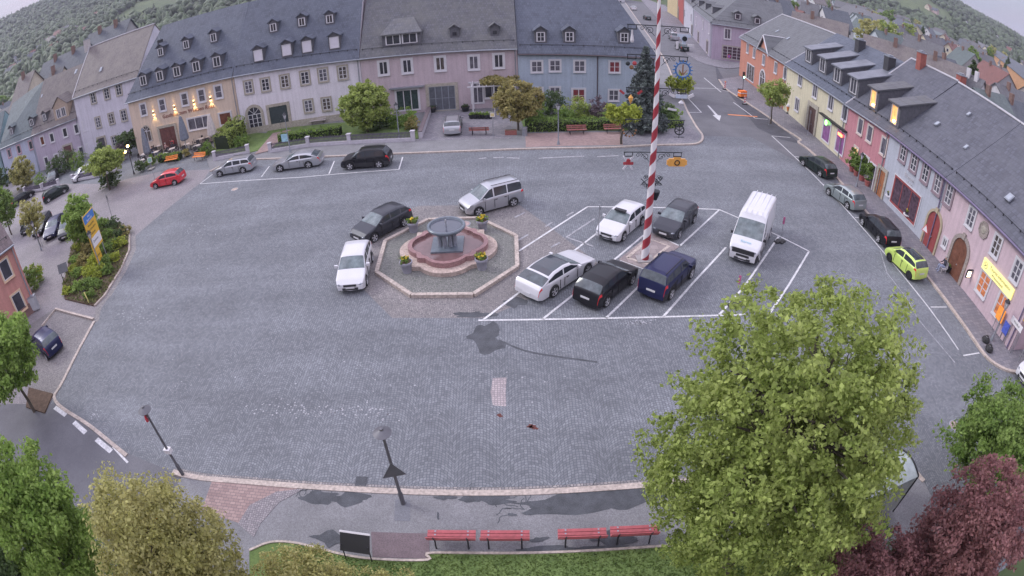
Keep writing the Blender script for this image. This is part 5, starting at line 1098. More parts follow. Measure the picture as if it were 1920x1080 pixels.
# ================================================================= fountain island
OC = gp([(803, 415), (897, 412), (968, 446), (970, 503), (888, 556), (772, 557), (707, 514), (723, 455)])
struct('island_paving', MB().prism(OC, 0, .09), paving('island_setts', (.15, .15, .145), (.25, .24, .235), (.09, .10, .085), 11, rnd=.5, patch=.2))
t = thing('stone_kerb_ring', 'eight sided light stone kerb around the fountain', 'kerb', (-3.75, 30, 0))
for i in range(8):
    a, b = OC[i], OC[(i+1) % 8]; m = MB(); l = hypot(b[0]-a[0], b[1]-a[1]); k = 4
    for j in range(k):
        p = ((a[0]+(b[0]-a[0])*(j+.5)/k)+3.75, (a[1]+(b[1]-a[1])*(j+.5)/k)-30, .10); m.obox(p, (l/k-.015, .24, .22), atan2(b[1]-a[1], b[0]-a[0]))
    m.build('kerb_side', KERB, t)
FC_ = (-3.72, 30.05)
def quatre(R, sq, lob, n=96):
    o = []
    for i in range(n):
        a = 2*pi*i/n; c, s = cos(a), sin(a); r = sq/max(abs(c), abs(s))
        for (lx, ly) in ((1, 0), (-1, 0), (0, 1), (0, -1)):
            d = R-lob; b = (lx*d*c+ly*d*s); q = lob*lob-d*d+b*b
            if q > 0: r = max(r, b+math.sqrt(q))
        o.append((r*c, r*s))
    return o
SAND = mat('pale_sandstone', (.40, .32, .28), .85, var=.16, scale=2, fine=10); REDG = mat('red_granite', (.27, .155, .155), .5, var=.15, scale=4, fine=18)
REDF = mat('wet_red_floor', (.17, .10, .10), .15, var=.2, scale=1.2, spec=.6); BLUEG = mat('dark_polished_granite', (.13, .155, .185), .3, .05, var=.2, scale=3, spec=.6)
ft = thing('fountain', 'granite fountain with round dark bowl in a scalloped red basin', 'fountain', (FC_[0], FC_[1], .09))
MB().prism(quatre(2.95, 2.12, 1.75), 0, .26).build('sandstone_step', SAND, ft)
def ringprism(o, i, z0, z1, name, m, par):
    n = len(o); mb = MB(); vs = [(x, y, z0) for x, y in o]+[(x, y, z1) for x, y in o]+[(x, y, z0) for x, y in i]+[(x, y, z1) for x, y in i]; fs = []
    for k in range(n):
        k2 = (k+1) % n; fs += [(k, k2, n+k2, n+k), (n+k, n+k2, 3*n+k2, 3*n+k), (3*n+k, 3*n+k2, 2*n+k2, 2*n+k)]
    return mb.add(vs, fs).build(name, m, par)
def notch(R, sq, lob, cut, n=128):
    p = quatre(R, sq, lob, n); o = []
    for x, y in p:
        if abs(x) > sq-cut and abs(y) > sq-cut: 
            a = atan2(y, x); r = (sq-cut)*1.414*1.0; x, y = (x if abs(abs(x)-sq) > .001 else x), y; f = r/hypot(x, y); f = min(1, f+.12); x, y = x*f, y*f
        o.append((x, y))
    return o
ringprism(notch(2.42, 1.72, 1.35, .30), notch(2.16, 1.48, 1.2, .30), .26, .58, 'basin_rim', REDG, ft)
flat(notch(2.18, 1.5, 1.21, .30), .40).build('basin_water', REDF, ft)
MB().box(-.95, .95, -.95, .95, .27, .50).build('base_plate', BLUEG, ft)
for (x, y) in ((-.42, -.25), (-.12, -.42), (.2, -.3), (.45, -.2), (-.3, .3), (.3, .3)):
    MB().lathe([(.15, .5), (.13, .8), (.13, 1.2), (.17, 1.35)], (x, y, 0), 12).build('pillar', mat('grey_granite', (.22, .24, .28), .4, var=.2, scale=4), ft, True, 40)
MB().lathe([(.25, 1.28), (.7, 1.38), (1.02, 1.52), (1.15, 1.66), (1.15, 1.74), (1.10, 1.79), (1.0, 1.78), (.93, 1.66), (.01, 1.64)], (0, 0, 0), 40).build('bowl', BLUEG, ft, True, 35)
MB().lathe([(.93, 1.675), (.01, 1.676)], (0, 0, 0), 32).build('bowl_water', mat('bowl_water', (.07, .075, .10), .05, var=0, spec=.8), ft)
MB().lathe([(.05, 1.6), (.03, 1.95), (.07, 2.0), (.05, 2.1), (.01, 2.12)], (0, 0, 0), 10).build('nozzle', CHROME, ft, True, 40)
LPET = leafmat('yellow_petals', (.60, .42, .03), col2=(.75, .60, .06), tr=.1)
def planter(label, x, y, r=.34, h=.62, potm=None, name='flower_pot', fl=LPET, green=LM, z=.09, group=None, seed=1, cat='planter'):
    t = thing(name, label, cat, (x, y, z), 0, group)
    MB().lathe([(r*.68, 0), (r*.86, h*.75), (r, h*.82), (r, h), (r*.86, h), (r*.84, h*.9), (.01, h*.9)], (0, 0, 0), 18).build('pot', potm or mat('grey_pot', (.28, .28, .33), .7, var=.1), t, True, 40)
    MB().lathe([(r*.845, h*.86), (r*.83, h*.93), (.01, h*.95)], (0, 0, 0), 14).build('soil', SOIL, t)
    P_, o, _ = crown_pts((0, 0, h+.10), (r*.95, r*.95, .16), 24, 16, .1, seed); quads_object('foliage', leaves(P_, .07, o), green, t)
    if fl: P_, o, _ = crown_pts((0, 0, h+.2), (r*.65, r*.65, .13), 14, 9, .08, seed+9); quads_object('flowers', leaves(P_, .07, o, 1), fl, t)
    return t
for i, (px, py, w) in enumerate([(776, 436, 'back left'), (905, 433, 'back right'), (764, 512, 'front left'), (904, 506, 'front right')]):
    x, y = G(px, py); planter(f'grey tub of yellow flowers at the {w} corner of the fountain', x, y, seed=i, r=.38, h=.7, group='flower tubs around the fountain')
def manhole(label, px, py, r, m, z=.0):
    x, y = G(px, py); t = thing('manhole_cover', label, 'manhole cover', (x, y, z)); MB().lathe([(r, 0), (r, .018), (.01, .018)], (0, 0, 0), 20).build('cover', m, t)
    ringp = MB().lathe([(r*1.18, 0), (r*1.18, .010), (r*1.02, .012)], (0, 0, 0), 20); ringp.build('frame', ZINC, t)
MHM = mat('cover_pink', (.36, .27, .26), .8, var=.2, scale=6)
manhole('left manhole cover behind the fountain bowl', 824, 422, .38, MHM, .09); manhole('right manhole cover behind the fountain bowl', 870, 422, .38, MHM, .09)
manhole('light manhole cover beside the north parking bays', 440, 355, .32, SAND, .004); manhole('round cover in the road by the right edge tree', 1790, 798, .33, MHM, .004)
# ================================================================= maypole
MPX, MPY = G(1209, 487)
stripe = bpy.data.materials.new('maypole_stripes'); stripe.use_nodes = True; n_ = stripe.node_tree; l_ = n_.links.new; p_ = n_.nodes['Principled BSDF']
tcn = nd(n_, 'ShaderNodeTexCoord'); spn = nd(n_, 'ShaderNodeSeparateXYZ'); l_(tcn.outputs['Object'], spn.inputs[0])
an = nd(n_, 'ShaderNodeMath', operation='ARCTAN2'); l_(spn.outputs[1], an.inputs[0]); l_(spn.outputs[0], an.inputs[1])
a1 = nd(n_, 'ShaderNodeMath', operation='MULTIPLY', inp={1: 1/(2*pi)}); l_(an.outputs[0], a1.inputs[0]); z1_ = nd(n_, 'ShaderNodeMath', operation='MULTIPLY', inp={1: -1/1.30}); l_(spn.outputs[2], z1_.inputs[0])
ad = nd(n_, 'ShaderNodeMath', operation='ADD'); l_(a1.outputs[0], ad.inputs[0]); l_(z1_.outputs[0], ad.inputs[1]); fr_ = nd(n_, 'ShaderNodeMath', operation='FRACT'); l_(ad.outputs[0], fr_.inputs[0])
gt = nd(n_, 'ShaderNodeMath', operation='GREATER_THAN', inp={1: .5}); l_(fr_.outputs[0], gt.inputs[0]); mxn = nd(n_, 'ShaderNodeMix', data_type='RGBA', inp={6: (.70, .68, .70, 1), 7: (.33, .035, .05, 1)}); l_(gt.outputs[0], mxn.inputs[0]); l_(mxn.outputs[2], p_.inputs['Base Color']); p_.inputs['Roughness'].default_value = .5
mpo = thing('maypole', 'tall maypole painted in a red and white spiral', 'maypole', (MPX, MPY, 0))
m = MB(); N = 24
for k in range(0, 44): z0, z1 = k*.5, (k+1)*.5; m.tube((0, 0, z0), (0, 0, z1), .235-.0050*k, .235-.0050*(k+1), N, False)
m.build('pole', stripe, mpo, True)
IRON = mat('wrought_iron', (.02, .025, .03), .6, .3, var=.1)
def scroll(mb, cx, cz, r, dirx, turns=1.3, th=.015):
    pts = []
    for i in range(15): t = i/14; a = t*turns*2*pi; rr = r*(1-.8*t); pts.append((cx+dirx*rr*cos(a), 0, cz+rr*sin(a)))
    mb.path(pts, th, 4)
for z in (6.7, 8.55, 10.3, 12.1, 13.7):
    m = MB(); m.tube((-1.65, 0, z), (1.65, 0, z), .028, .028, 6); 
    for s in (-1, 1): scroll(m, s*.45, z-.28, .22, s); scroll(m, s*.85, z-.18, .13, -s); m.tube((s*.2, 0, z-.55), (s*.75, 0, z), .014, .014, 4)
    m.build('cross_bar', IRON, mpo)
for z0 in (4.95,):
    m = MB(); rr_ = random.Random(4)
    for i in range(18): a = rr_.random()*6.3; r = rr_.uniform(.3, .62); scroll(m, r*cos(a), z0+rr_.uniform(-.35, .35), .13, 1 if i % 2 else -1)
    for s in (-1, 1): m.tube((s*.2, 0, z0-.2), (s*.62, 0, z0+.2), .02, .02, 4).tube((s*.2, 0, z0+.2), (s*.62, 0, z0-.2), .02, .02, 4)
    m.build('ironwork_wreath', IRON, mpo)
MB().lathe([(.10, 3.75), (.22, 4.1), (.25, 4.3), (.01, 4.3)], (.36, .25, 0), 12).build('hanging_basket', IRON, mpo)
bnd = mpo
PB = paving('pole_base_slabs', (.24, .20, .20), (.33, .28, .27), (.15, .13, .13), cells='b', bw=.5, bh=.5)
PBQ = gp([(1160, 487), (1212, 506), (1274, 463), (1222, 437)])
struct('maypole_base_paving', MB().prism(PBQ, 0, .03), PB)
struct('maypole_base_kerb', ribbon(gp([(1176, 484), (1212, 496), (1254, 462), (1218, 449), (1176, 484)]), .22, .0, .045), KERB)
MB().box(-.5, .5, -.42, .42, 0, .09).build('foot_plate', mat('concrete', (.3, .28, .28), .85, var=.15), mpo)
# guild signs hanging from the cross bars
OY = mat('sign_orange', (.72, .36, .08), .6, var=.12); BLU = mat('sign_blue', (.06, .16, .36), .5, var=.1); RDS = mat('sign_dark_red', (.36, .04, .05), .6, var=.1); BRN = mat('sign_brown', (.22, .11, .05), .7); LBL = mat('sign_pale_blue', (.46, .52, .62), .6)
def gsign(label, s, zb, fn):
    t = thing('guild_sign', label, 'guild sign', (MPX+s*1.38, MPY, zb), 0, 'guild signs on the maypole')
    m = MB(); m.tube((-.22, 0, -.03), (-.22, 0, -.22), .022, .022, 5).tube((.22, 0, -.03), (.22, 0, -.22), .022, .022, 5).box(-.24, .24, -.02, .02, -.26, -.21); m.build('hanger', IRON, t); fn(t)
def s_cross(t):
    for a in (.6, -.6): MB().obox((0, 0, -.62), (.09, .05, .95), 0, 0).build('crossed_bat', WHITE, t).rotation_euler = (0, a, 0)
    for c in list(children(t)):
        if c.name.startswith('crossed_bat'): c.location = (-.62*sin(c.rotation_euler[1])*-1, 0, -.62+.62*cos(c.rotation_euler[1])); 
    m = MB(); m.box(-.28, .28, -.05, -.03, -.72, -.56); m.tube((0, -.06, -.5), (0, .02, -.5), .12, .12, 10); m.build('shield', RDS, t)
def s_plate(t):
    m = MB(); m.box(-.48, .48, -.05, .05, -.80, -.36).box(-.58, .58, -.045, .045, -.72, -.44).box(-.2, .2, -.045, .045, -.36, -.28); m.build('plate', OY, t)
    m = MB()
    for i in range(12): a0, a1 = 2*pi*i/12, 2*pi*(i+1)/12; m.tube((.14*cos(a0), -.065, -.58+.14*sin(a0)), (.14*cos(a1), -.065, -.58+.14*sin(a1)), .03, .03, 5)
    m.build('ring', IRON, t)
def s_gear(t):
    m = MB()
    for i in range(24): a0, a1 = 2*pi*i/24, 2*pi*(i+1)/24; m.tube((.40*cos(a0), 0, -.72+.40*sin(a0)), (.40*cos(a1), 0, -.72+.40*sin(a1)), .05, .05, 6)
    for i in range(16): a = 2*pi*i/16; m.tube((.44*cos(a), 0, -.72+.44*sin(a)), (.56*cos(a), 0, -.72+.56*sin(a)), .04, .035, 5)
    m.build('gear', BLU, t)
    m = MB(); m.box(-.03, .03, -.02, .02, -1.0, -.42)
    for s in (-1, 1): m.tube((s*.02, 0, -1.0), (s*.22, 0, -.72), .04, .02, 5)
    m.build('compass', BRN, t)
def s_ring(t):
    m = MB()
    for i in range(16): a0, a1 = 2*pi*i/16, 2*pi*(i+1)/16; m.tube((.26*cos(a0), 0, -.55+.26*sin(a0)), (.26*cos(a1), 0, -.55+.26*sin(a1)), .035, .035, 5)
    for a in (.5, 1.6, 2.7): m.tube((-.24*cos(a), 0, -.55-.24*sin(a)), (.24*cos(a), 0, -.55+.24*sin(a)), .02, .02, 4)
    m.tube((-.3, 0, -.95), (.3, 0, -.95), .02, .02, 4).tube((0, 0, -.8), (0, 0, -1.0), .02, .02, 4); m.build('wheel_emblem', IRON, t)
def s_hammer(t):
    for a in (.7, -.7):
        m = MB(); m.box(-.02, .02, -.02, .02, -.4, .4).box(-.14, .14, -.035, .035, .3, .42); o = m.build('hammer', IRON, t); o.rotation_euler = (0, a, 0); o.location = (0, 0, -.62)
    m = MB()
    for i in range(7): a = pi+pi*i/6; m.ball((.34*cos(a), 0, -.62+.34*sin(a)), .06, 6)
    m.build('laurel', BRN, t)
def s_white(t):
    m = MB(); m.box(-.36, .36, -.03, .03, -.52, -.36).tube((0, -.04, -.56), (0, .04, -.56), .2, .2, 14).box(-.1, .1, -.03, .03, -.9, -.6); m.build('panel', LBL, t)
    m = MB(); m.tube((.02, -.06, -.6), (.02, -.045, -.6), .14, .14, 12); m.build('centre', IRON, t)
    m = MB(); m.obox((.38, 0, -.95), (.34, .05, .12), 0, 0); m.obox((-.36, 0, -.98), (.12, .05, .4), 0, 0); m.build('tool', WHITE, t)
def s_gloves(t):
    for s in (-1, 1): MB().obox((s*.3, -.03, -.55), (.34, .06, .16)).build('glove', WHITE, t).rotation_euler = (0, s*-.5, 0)
    MB().box(-.32, .32, -.02, .02, -.5, -.3).build('panel', LBL, t); MB().lathe([(.01, -.95), (.16, -.75), (.01, -.6)], (0, 0, 0), 8).build('arrowhead', WHITE, t)
    MB().obox((-.3, 0, -1.2), (.5, .05, .11)).build('tool', WHITE, t).rotation_euler = (0, .15, 0)
def s_fox(t):
    m = MB(); m.lathe([(.01, -.9), (.1, -.7), (.13, -.55), (.01, -.38)], (0, 0, 0), 8); m.build('figure', OY, t)
    for s in (-1, 1): MB().obox((s*.2, 0, -.5), (.30, .04, .12)).build('wing', RDS, t).rotation_euler = (0, -s*.7, 0)
def s_balls(t):
    for x, z, mm in ((-.2, -.5, IRON), (.15, -.48, RDS), (0, -.7, BRN)): MB().ball((x, 0, z), .12, 10).build('ball', mm, t)
def s_bottle(t): MB().lathe([(.07, -.95), (.1, -.85), (.08, -.7), (.045, -.5), (.045, -.28)], (0, 0, 0), 10).build('bottle', WHITE, t)
gsign('red and white crossed bats emblem on the lowest maypole bar', -1, 6.7, s_cross); gsign('orange plate emblem with dark ring on the lowest maypole bar', 1, 6.7, s_plate)
gsign('dark crossed hammers on the left of the second maypole bar', -1, 8.55, s_hammer); gsign('dark spoked ring on the right of the second maypole bar', 1, 8.55, s_ring)
gsign('orange winged figure on the left of the third maypole bar', -1, 10.3, s_fox); gsign('white and pale blue tools on the right of the third bar', 1, 10.3, s_gloves)
gsign('small hanging balls on the left of the fourth maypole bar', -1, 12.1, s_balls); gsign('blue gear wheel with brown compass on the fourth maypole bar', 1, 12.1, s_gear)
gsign('white bottle shape on the left of the top maypole bar', -1, 13.7, s_bottle); gsign('pale blue and white machine emblem on the top maypole bar', 1, 13.7, s_white)
# ================================================================= lamps
LGREY = mat('lamp_grey', (.13, .13, .145), .5, .3, var=.1); FROST = mat('frosted_glass', (.55, .55, .58), .4, var=.1)
def mushroom(label, px, py, H, rz=0):
    x, y = G(px, py); t = thing('street_lamp', label, 'street lamp', (x, y, .05), rz)
    MB().lathe([(.09, 0), (.09, .7), (.065, .75), (.05, H-.35), (.045, H-.3)], (0, 0, 0), 12).build('pole', LGREY, t, True, 40)
    MB().lathe([(.06, H-.32), (.10, H-.26), (.12, H-.12), (.05, H-.08)], (0, 0, 0), 12).build('light_cylinder', FROST, t, True)
    MB().lathe([(.30, H-.13), (.31, H-.11), (.18, H-.03), (.07, H+.03), (.06, H+.09), (.01, H+.10)], (0, 0, 0), 24).build('lamp_shade', LGREY, t, True, 40); return t
l1 = mushroom('grey mushroom street lamp with triangular sign on the south footpath', 757, 947, 4.05)
def board(label, parent_loc, z, shape, r, back, face, rz, name='traffic_sign', tilt=0):
    t = thing(name, label, 'traffic sign', (parent_loc[0], parent_loc[1], z), rz)
    n = {'tri': 3, 'tri_down': 3, 'round': 20, 'square': 4}[shape]; off = {'tri': pi/2, 'tri_down': -pi/2, 'round': 0, 'square': pi/4}[shape]; m = MB()
    P0 = [(r*cos(off+2*pi*i/n), -.075, r*sin(off+2*pi*i/n)) for i in range(n)]; P1 = [(a, -.095, c) for a, b, c in P0]
    m.add(P0+P1, [tuple(range(n)), tuple(range(2*n-1, n-1, -1))]+[(i, (i+1) % n, n+(i+1) % n, n+i) for i in range(n)]); m.build('panel', back, t)
    if face: 
        k = .80; P2 = [(a*k, -.098, c*k) for a, b, c in P0]; mb = MB().add(P2, [tuple(range(n))]); mb.build('face', face, t)
    m = MB(); m.box(-.04, .04, -.075, .02, -.03, .03); m.build('bracket', ZINC, t); return t
GBK = mat('sign_back', (.12, .125, .14), .5, .2, var=.1); SRED = mat('sign_red_border', (.62, .05, .07), .5, var=.05); SPUR = mat('sign_faded_blue', (.30, .16, .50), .5, var=.05); SWH = mat('sign_white', (.72, .70, .72), .5, var=.04)
board('triangular sign seen from behind on the footpath lamp', l1.location, 2.1, 'tri', .48, GBK, None, .25)
l2 = mushroom('dark mushroom street lamp beside the olive tree at bottom left', 345, 893, 4.0)
MB().box(-.16, .16, -.12, .12, 1.5, 1.72).build('switch_box', SWH, l2)
board('small round sign on the dark mushroom lamp', l2.location, 3.6, 'round', .22, SRED, SWH, -1.2)
def lantern(label, px, py, H, z=.1, lit=False, name='street_lantern'):
    x, y = G(px, py); t = thing(name, label, 'street lantern', (x, y, z))
    MB().lathe([(.14, 0), (.10, .3), (.055, .4), (.045, H-.65), (.06, H-.62)], (0, 0, 0), 10).build('pole', ZINC if not lit else DARK, t, True, 40)
    MB().lathe([(.10, H-.6), (.19, H-.2), (.01, H-.2)], (0, 0, 0), 6).build('lantern_glass', LAMPW if lit else FROST, t)
    MB().lathe([(.25, H-.2), (.22, H-.16), (.08, H-.02), (.03, H+.06), (.01, H+.08)], (0, 0, 0), 6).build('lantern_roof', DARK, t)
    m = MB()
    for i in range(6): a = 2*pi*i/6; m.tube((.105*cos(a), .105*sin(a), H-.6), (.195*cos(a), .195*sin(a), H-.2), .012, .012, 4)
    m.build('lantern_frame', DARK, t); return t
lantern('grey lantern on the pink slabs in front of the pale blue house', 1047, 273, 3.9)
lantern('grey lantern at the right end of the white fence', 749, 262, 3.7)
ln3 = lantern('grey lantern by the white fence carrying a pale blue banner', 545, 287, 4.2)
MB().box(-.75, -.05, -.02, .02, 1.2, 2.0).build('banner', mat('banner_blue', (.30, .50, .58), .7, var=.3, scale=3), ln3)
lantern('lantern rising from the planting bed beside the yellow sign', 193, 512, 3.6)
lantern('dark lantern in front of the pink building', 1858, 640, 3.0)
lantern('dark lantern above the potted shrubs of the raspberry house', 1605, 352, 3.3)
lantern('white lantern behind the small yellow and red tinged tree', 78, 470, 3.3, 0)
x, y = G(252, 328); t = thing('globe_lamp', 'dark twin globe lamp, lit, left of the terrace', 'street lamp', (x, y, .1)); MB().lathe([(.12, 0), (.08, .4), (.05, .5), (.045, 3.2)], (0, 0, 0), 10).build('pole', DARK, t, True, 40)
m = MB(); m.tube((-.55, 0, 2.9), (0, 0, 3.15), .03, .03, 5).tube((0, 0, 3.15), (.05, 0, 3.4), .03, .03, 5); m.build('arm', DARK, t)
for gx, gz in ((-.58, 3.0), (.06, 3.6)):
    MB().ball((gx, 0, gz), .17, 12).build('globe', LAMPW, t, True)
    ld = bpy.data.lights.new('globe_light', 'POINT'); ld.energy = 12; ld.color = (1, .62, .25); ld.shadow_soft_size = .2; lo = bpy.data.objects.new('globe_light', ld); link(lo, t); lo.location = (gx, -.25, gz)
# ================================================================= benches
def bench(label, a, b, m_slat, m_leg, z=.1, face=1, w=1.85, name='park_bench', group=None):
    """a, b: ends of the bench; face=+1: the seat looks to +Y of its own frame"""
    cx, cy = (a[0]+b[0])/2, (a[1]+b[1])/2; t = thing(name, label, 'bench', (cx, cy, z), atan2(b[1]-a[1], b[0]-a[0])+(0 if face > 0 else pi), group)
    for s in (-1, 1):
        m = MB(); xx = s*w*.34; m.tube((xx, -.02, 0), (xx, .05, .44), .028, .028, 6).tube((xx, .05, .44), (xx, -.12, .88), .026, .026, 6).tube((xx, .42, 0), (xx, .40, .42), .028, .028, 6).tube((xx, .05, .43), (xx, .42, .42), .026, .026, 6); m.build('leg', m_leg, t)
    m = MB()
    for k in range(3): m.obox((0, .12+k*.145, .455), (w, .125, .04))
    m.build('seat', m_slat, t); m = MB()
    for k in range(2): m.obox((0, -.0-.055*k, .60+.17*k), (w, .035, .13), 0, .33)
    m.build('backrest', m_slat, t)
    m = MB()
    for s in (-1, 1):
        for k in range(3): m.box(s*w*.34-.03, s*w*.34+.03, .10+k*.145, .16+k*.145, .474, .482)
    m.build('bolt_plates', ZINC, t); return t
for (x0, y0, x1, y1, w) in [(806, 1030, 893, 1031, 'leftmost'), (902, 1031, 994, 1031, 'second from the left'), (1044, 1029, 1136, 1026, 'third from the left'), (1143, 1024, 1228, 1020, 'rightmost')]:
    bench(f'red slatted bench facing the square, {w} of the four by the lawn', G(x0, y0), G(x1, y1), REDW, DARK, w=1.62, group='red benches along the south footpath')
BRW = mat('brown_red_wood', (.27, .10, .085), .7, var=.2, scale=5)
bench('red bench alone in front of the driveway', G(880, 256), G(917, 255), BRW, DARK, face=1, w=1.9); bench('left of two red benches before the low hedge', G(1063, 252), G(1098, 251), BRW, DARK, face=-1, w=1.9); bench('right of two red benches before the low hedge', G(1131, 250), G(1166, 249), BRW, DARK, face=-1, w=1.9)
bench('pale bench against the white house wall', G(582, 235), G(614, 231), mat('pale_wood', (.42, .38, .36), .8, var=.1), DARK, face=-1, w=2.0)
bench('left orange bench in front of the terrace', G(311, 308), G(338, 303), ORW, DARK, face=-1, w=1.9, name='terrace_bench'); bench('right orange bench in front of the terrace', G(363, 301), G(391, 299), ORW, DARK, face=-1, w=1.9, name='terrace_bench')
# notice board
a, b = G(648, 1044), G(703, 1052); t = thing('notice_board', 'low black slanted notice board on the lawn edge', 'notice board', ((a[0]+b[0])/2, (a[1]+b[1])/2, .1), atan2(b[1]-a[1], b[0]-a[0]))
for s in (-1, 1): MB().tube((s*.48, -.1, 0), (s*.48, .05, .75), .025, .025, 6).build('leg', DARK, t)
MB().obox((0, .15, .78), (1.05, .70, .05), 0, .75).build('panel', BLACKP, t); MB().obox((0, .41, 1.03), (1.09, .06, .07), 0, .75).build('top_rail', SWH, t)
# bus shelter
t = thing('bus_shelter', 'curved glass bus shelter under the big tree', 'bus shelter', (12.6, 9.3, .1), .12); SG_ = mat('shelter_glass', (.30, .34, .34), .15, var=.2, spec=.6)
m = MB(); n = 10; pts = [(-.75+1.5*i/n, 2.25+.22*sin(pi*i/n)) for i in range(n+1)]; vs = [(x, y, z) for x in (-1.9, 1.9) for y, z in pts]+[(x, y, z-.03) for x in (-1.9, 1.9) for y, z in pts]
k = n+1; fs = []
for i in range(n): fs += [(i, i+1, k+i+1, k+i), (2*k+i, 3*k+i, 3*k+i+1, 2*k+i+1)]
fs += [(0, k, 3*k, 2*k), (n, 2*k+n, 3*k+n, k+n)]; m.add(vs, fs).build('roof', SG_, t)
for x in (-1.85, 0, 1.85):
    MB().path([(x, -.7, 0), (x, -.75, 2.25)]+[(x, y, z+.03) for y, z in pts], .035, 6).build('frame_hoop', DARK, t)
for x0 in (-1.8, .05): MB().box(x0, x0+1.75, -.72, -.70, .25, 2.1).build('back_pane', SG_, t)
for x in (-1.85, 1.85): MB().box(x-.01, x+.01, -.68, .5, .25, 2.1).build('side_pane', SG_, t)
m = MB(); m.box(-1.2, 1.2, -.6, -.25, .42, .47); m.build('seat', BRW, t)
for x in (-1, 1): MB().box(x-.03, x+.03, -.5, -.35, 0, .42).build('seat_leg', DARK, t)
# fences
FWH = mat('fence_white', (.48, .46, .50), .7, var=.12)
def fence(label, pts, hw=.32, slat=mat('dark_slat', (.10, .085, .12), .7, var=.2, scale=4), pil=.36, ph=1.0, z=.1, name='garden_fence'):
    W_ = [G(*p) for p in pts]; o = W_[0]; t = thing(name, label, 'fence', (o[0], o[1], z))
    for i, p in enumerate(W_):
        q = W_[min(i+1, len(W_)-1)] if i < len(W_)-1 else W_[i-1]; a = atan2(q[1]-p[1], q[0]-p[0]); m = MB(); m.obox((p[0]-o[0], p[1]-o[1], ph/2), (pil, pil, ph), a).obox((p[0]-o[0], p[1]-o[1], ph+.03), (pil+.1, pil+.1, .07), a); m.build('pillar', FWH, t)
    for p, q in zip(W_, W_[1:]):
        a = atan2(q[1]-p[1], q[0]-p[0]); l = hypot(q[0]-p[0], q[1]-p[1])-pil; c = ((p[0]+q[0])/2-o[0], (p[1]+q[1])/2-o[1])
        MB().obox((c[0], c[1], hw/2), (l, .3, hw), a).build('low_wall', FWH, t)
        m = MB(); k = max(3, int(l/.14)); ux, uy = cos(a), sin(a)
        for j in range(k): d = -l/2+(j+.5)*l/k; m.obox((c[0]+ux*d, c[1]+uy*d, hw+.33), (.075, .03, .62), a)
        m.obox((c[0], c[1], hw+.2), (l, .05, .05), a).obox((c[0], c[1], hw+.5), (l, .05, .05), a); m.build('slat_panel', slat, t)
fence('white pillared slat fence in front of the white house lawn', [(508, 287), (579, 276), (656, 271), (775, 266)]); fence('short white pillared fence by the sloping hedge', [(404, 302), (466, 290)])
fence('white pillared fence along the west yard', [(82, 357), (111, 350)]); fence('white pillared fence piece left of the west yard gate', [(48, 364), (80, 358)]); fence('white yard fence behind the spreading tree', [(138, 342), (178, 334), (222, 322)])
a, b = G(789, 262), G(806, 214); t = thing('garden_wall', 'low dark coping wall beside the driveway', 'wall', (a[0], a[1], .1)); MB().obox(((b[0]-a[0])/2, (b[1]-a[1])/2, .35), (hypot(b[0]-a[0], b[1]-a[1]), .3, .7), atan2(b[1]-a[1], b[0]-a[0])).build('wall', FWH, t); MB().obox(((b[0]-a[0])/2, (b[1]-a[1])/2, .74), (hypot(b[0]-a[0], b[1]-a[1]), .4, .08), atan2(b[1]-a[1], b[0]-a[0])).build('coping', mat('dark_coping', (.14, .11, .12), .8), t)
# post helper for signs
def post(label, px, py, H, m_=None, r=.03, z=.1, name='sign_post'):
    x, y = G(px, py); t = thing(name, label, 'post', (x, y, z)); MB().tube((0, 0, 0), (0, 0, H), r, r, 8).build('pole', m_ or CHROME, t); MB().lathe([(r*2.2, 0), (r*2, .06), (r, .08)], (0, 0, 0), 8).build('foot', ZINC, t); return t
def signed(lp, ls, px, py, H, zs, shape, r, back, face, rz, **k):
    t = post(lp, px, py, H, **k); return board(ls, t.location, zs, shape, r, back, face, rz)
signed('thin post of the warning sign by the lime car', 'red bordered triangular warning sign by the flower shop', 1722, 478, 2.3, 2.15, 'tri', .42, SRED, SWH, radians(-80))
signed('thin post of the no stopping sign under the street tree', 'round red and blue no stopping sign at the street tree', 1441, 236, 3.2, 3.0, 'round', .32, SRED, SPUR, radians(-10))
signed('post of the no stopping sign beyond the junction', 'far no stopping sign before the barred shop window', 1365, 132, 2.6, 2.5, 'round', .32, SRED, SPUR, 0)
signed('post of the round sign left of the spreading tree', 'red ringed sign below the spreading tree crown', 214, 350, 2.9, 2.6, 'round', .32, SRED, SWH, .5)
signed('post of the give way sign above the planting bed', 'give way sign seen from behind above the planting bed', 212, 412, 2.6, 2.35, 'tri_down', .45, GBK, None, 2.4)
signed('post of the direction sign beside the orange bench', 'small white green sign in front of the terrace', 291, 338, 2.6, 2.45, 'square', .42, SWH, mat('sign_green', (.25, .45, .35), .6), .1)
signed('thin grey post left of the white hatchback', 'small plate seen edge on atop the thin grey post', 1121, 462, 2.7, 2.6, 'square', .14, GBK, None, 1.45)
signed('post on the narrow island by the yellow shop', 'small plate on the narrow island post', 1514, 255, 3.0, 2.8, 'square', .2, GBK, SWH, 1.2)
signed('post with plate in front of the bronze tree', 'small white plates on the post by the driveway', 925, 256, 3.0, 2.2, 'square', .3, SWH, mat('plate_yellow', (.6, .5, .25), .6), .0)
signed('low post in the side car park', 'small red plate on the low car park post', 80, 462, 1.5, 1.3, 'square', .14, SRED, SWH, .3)
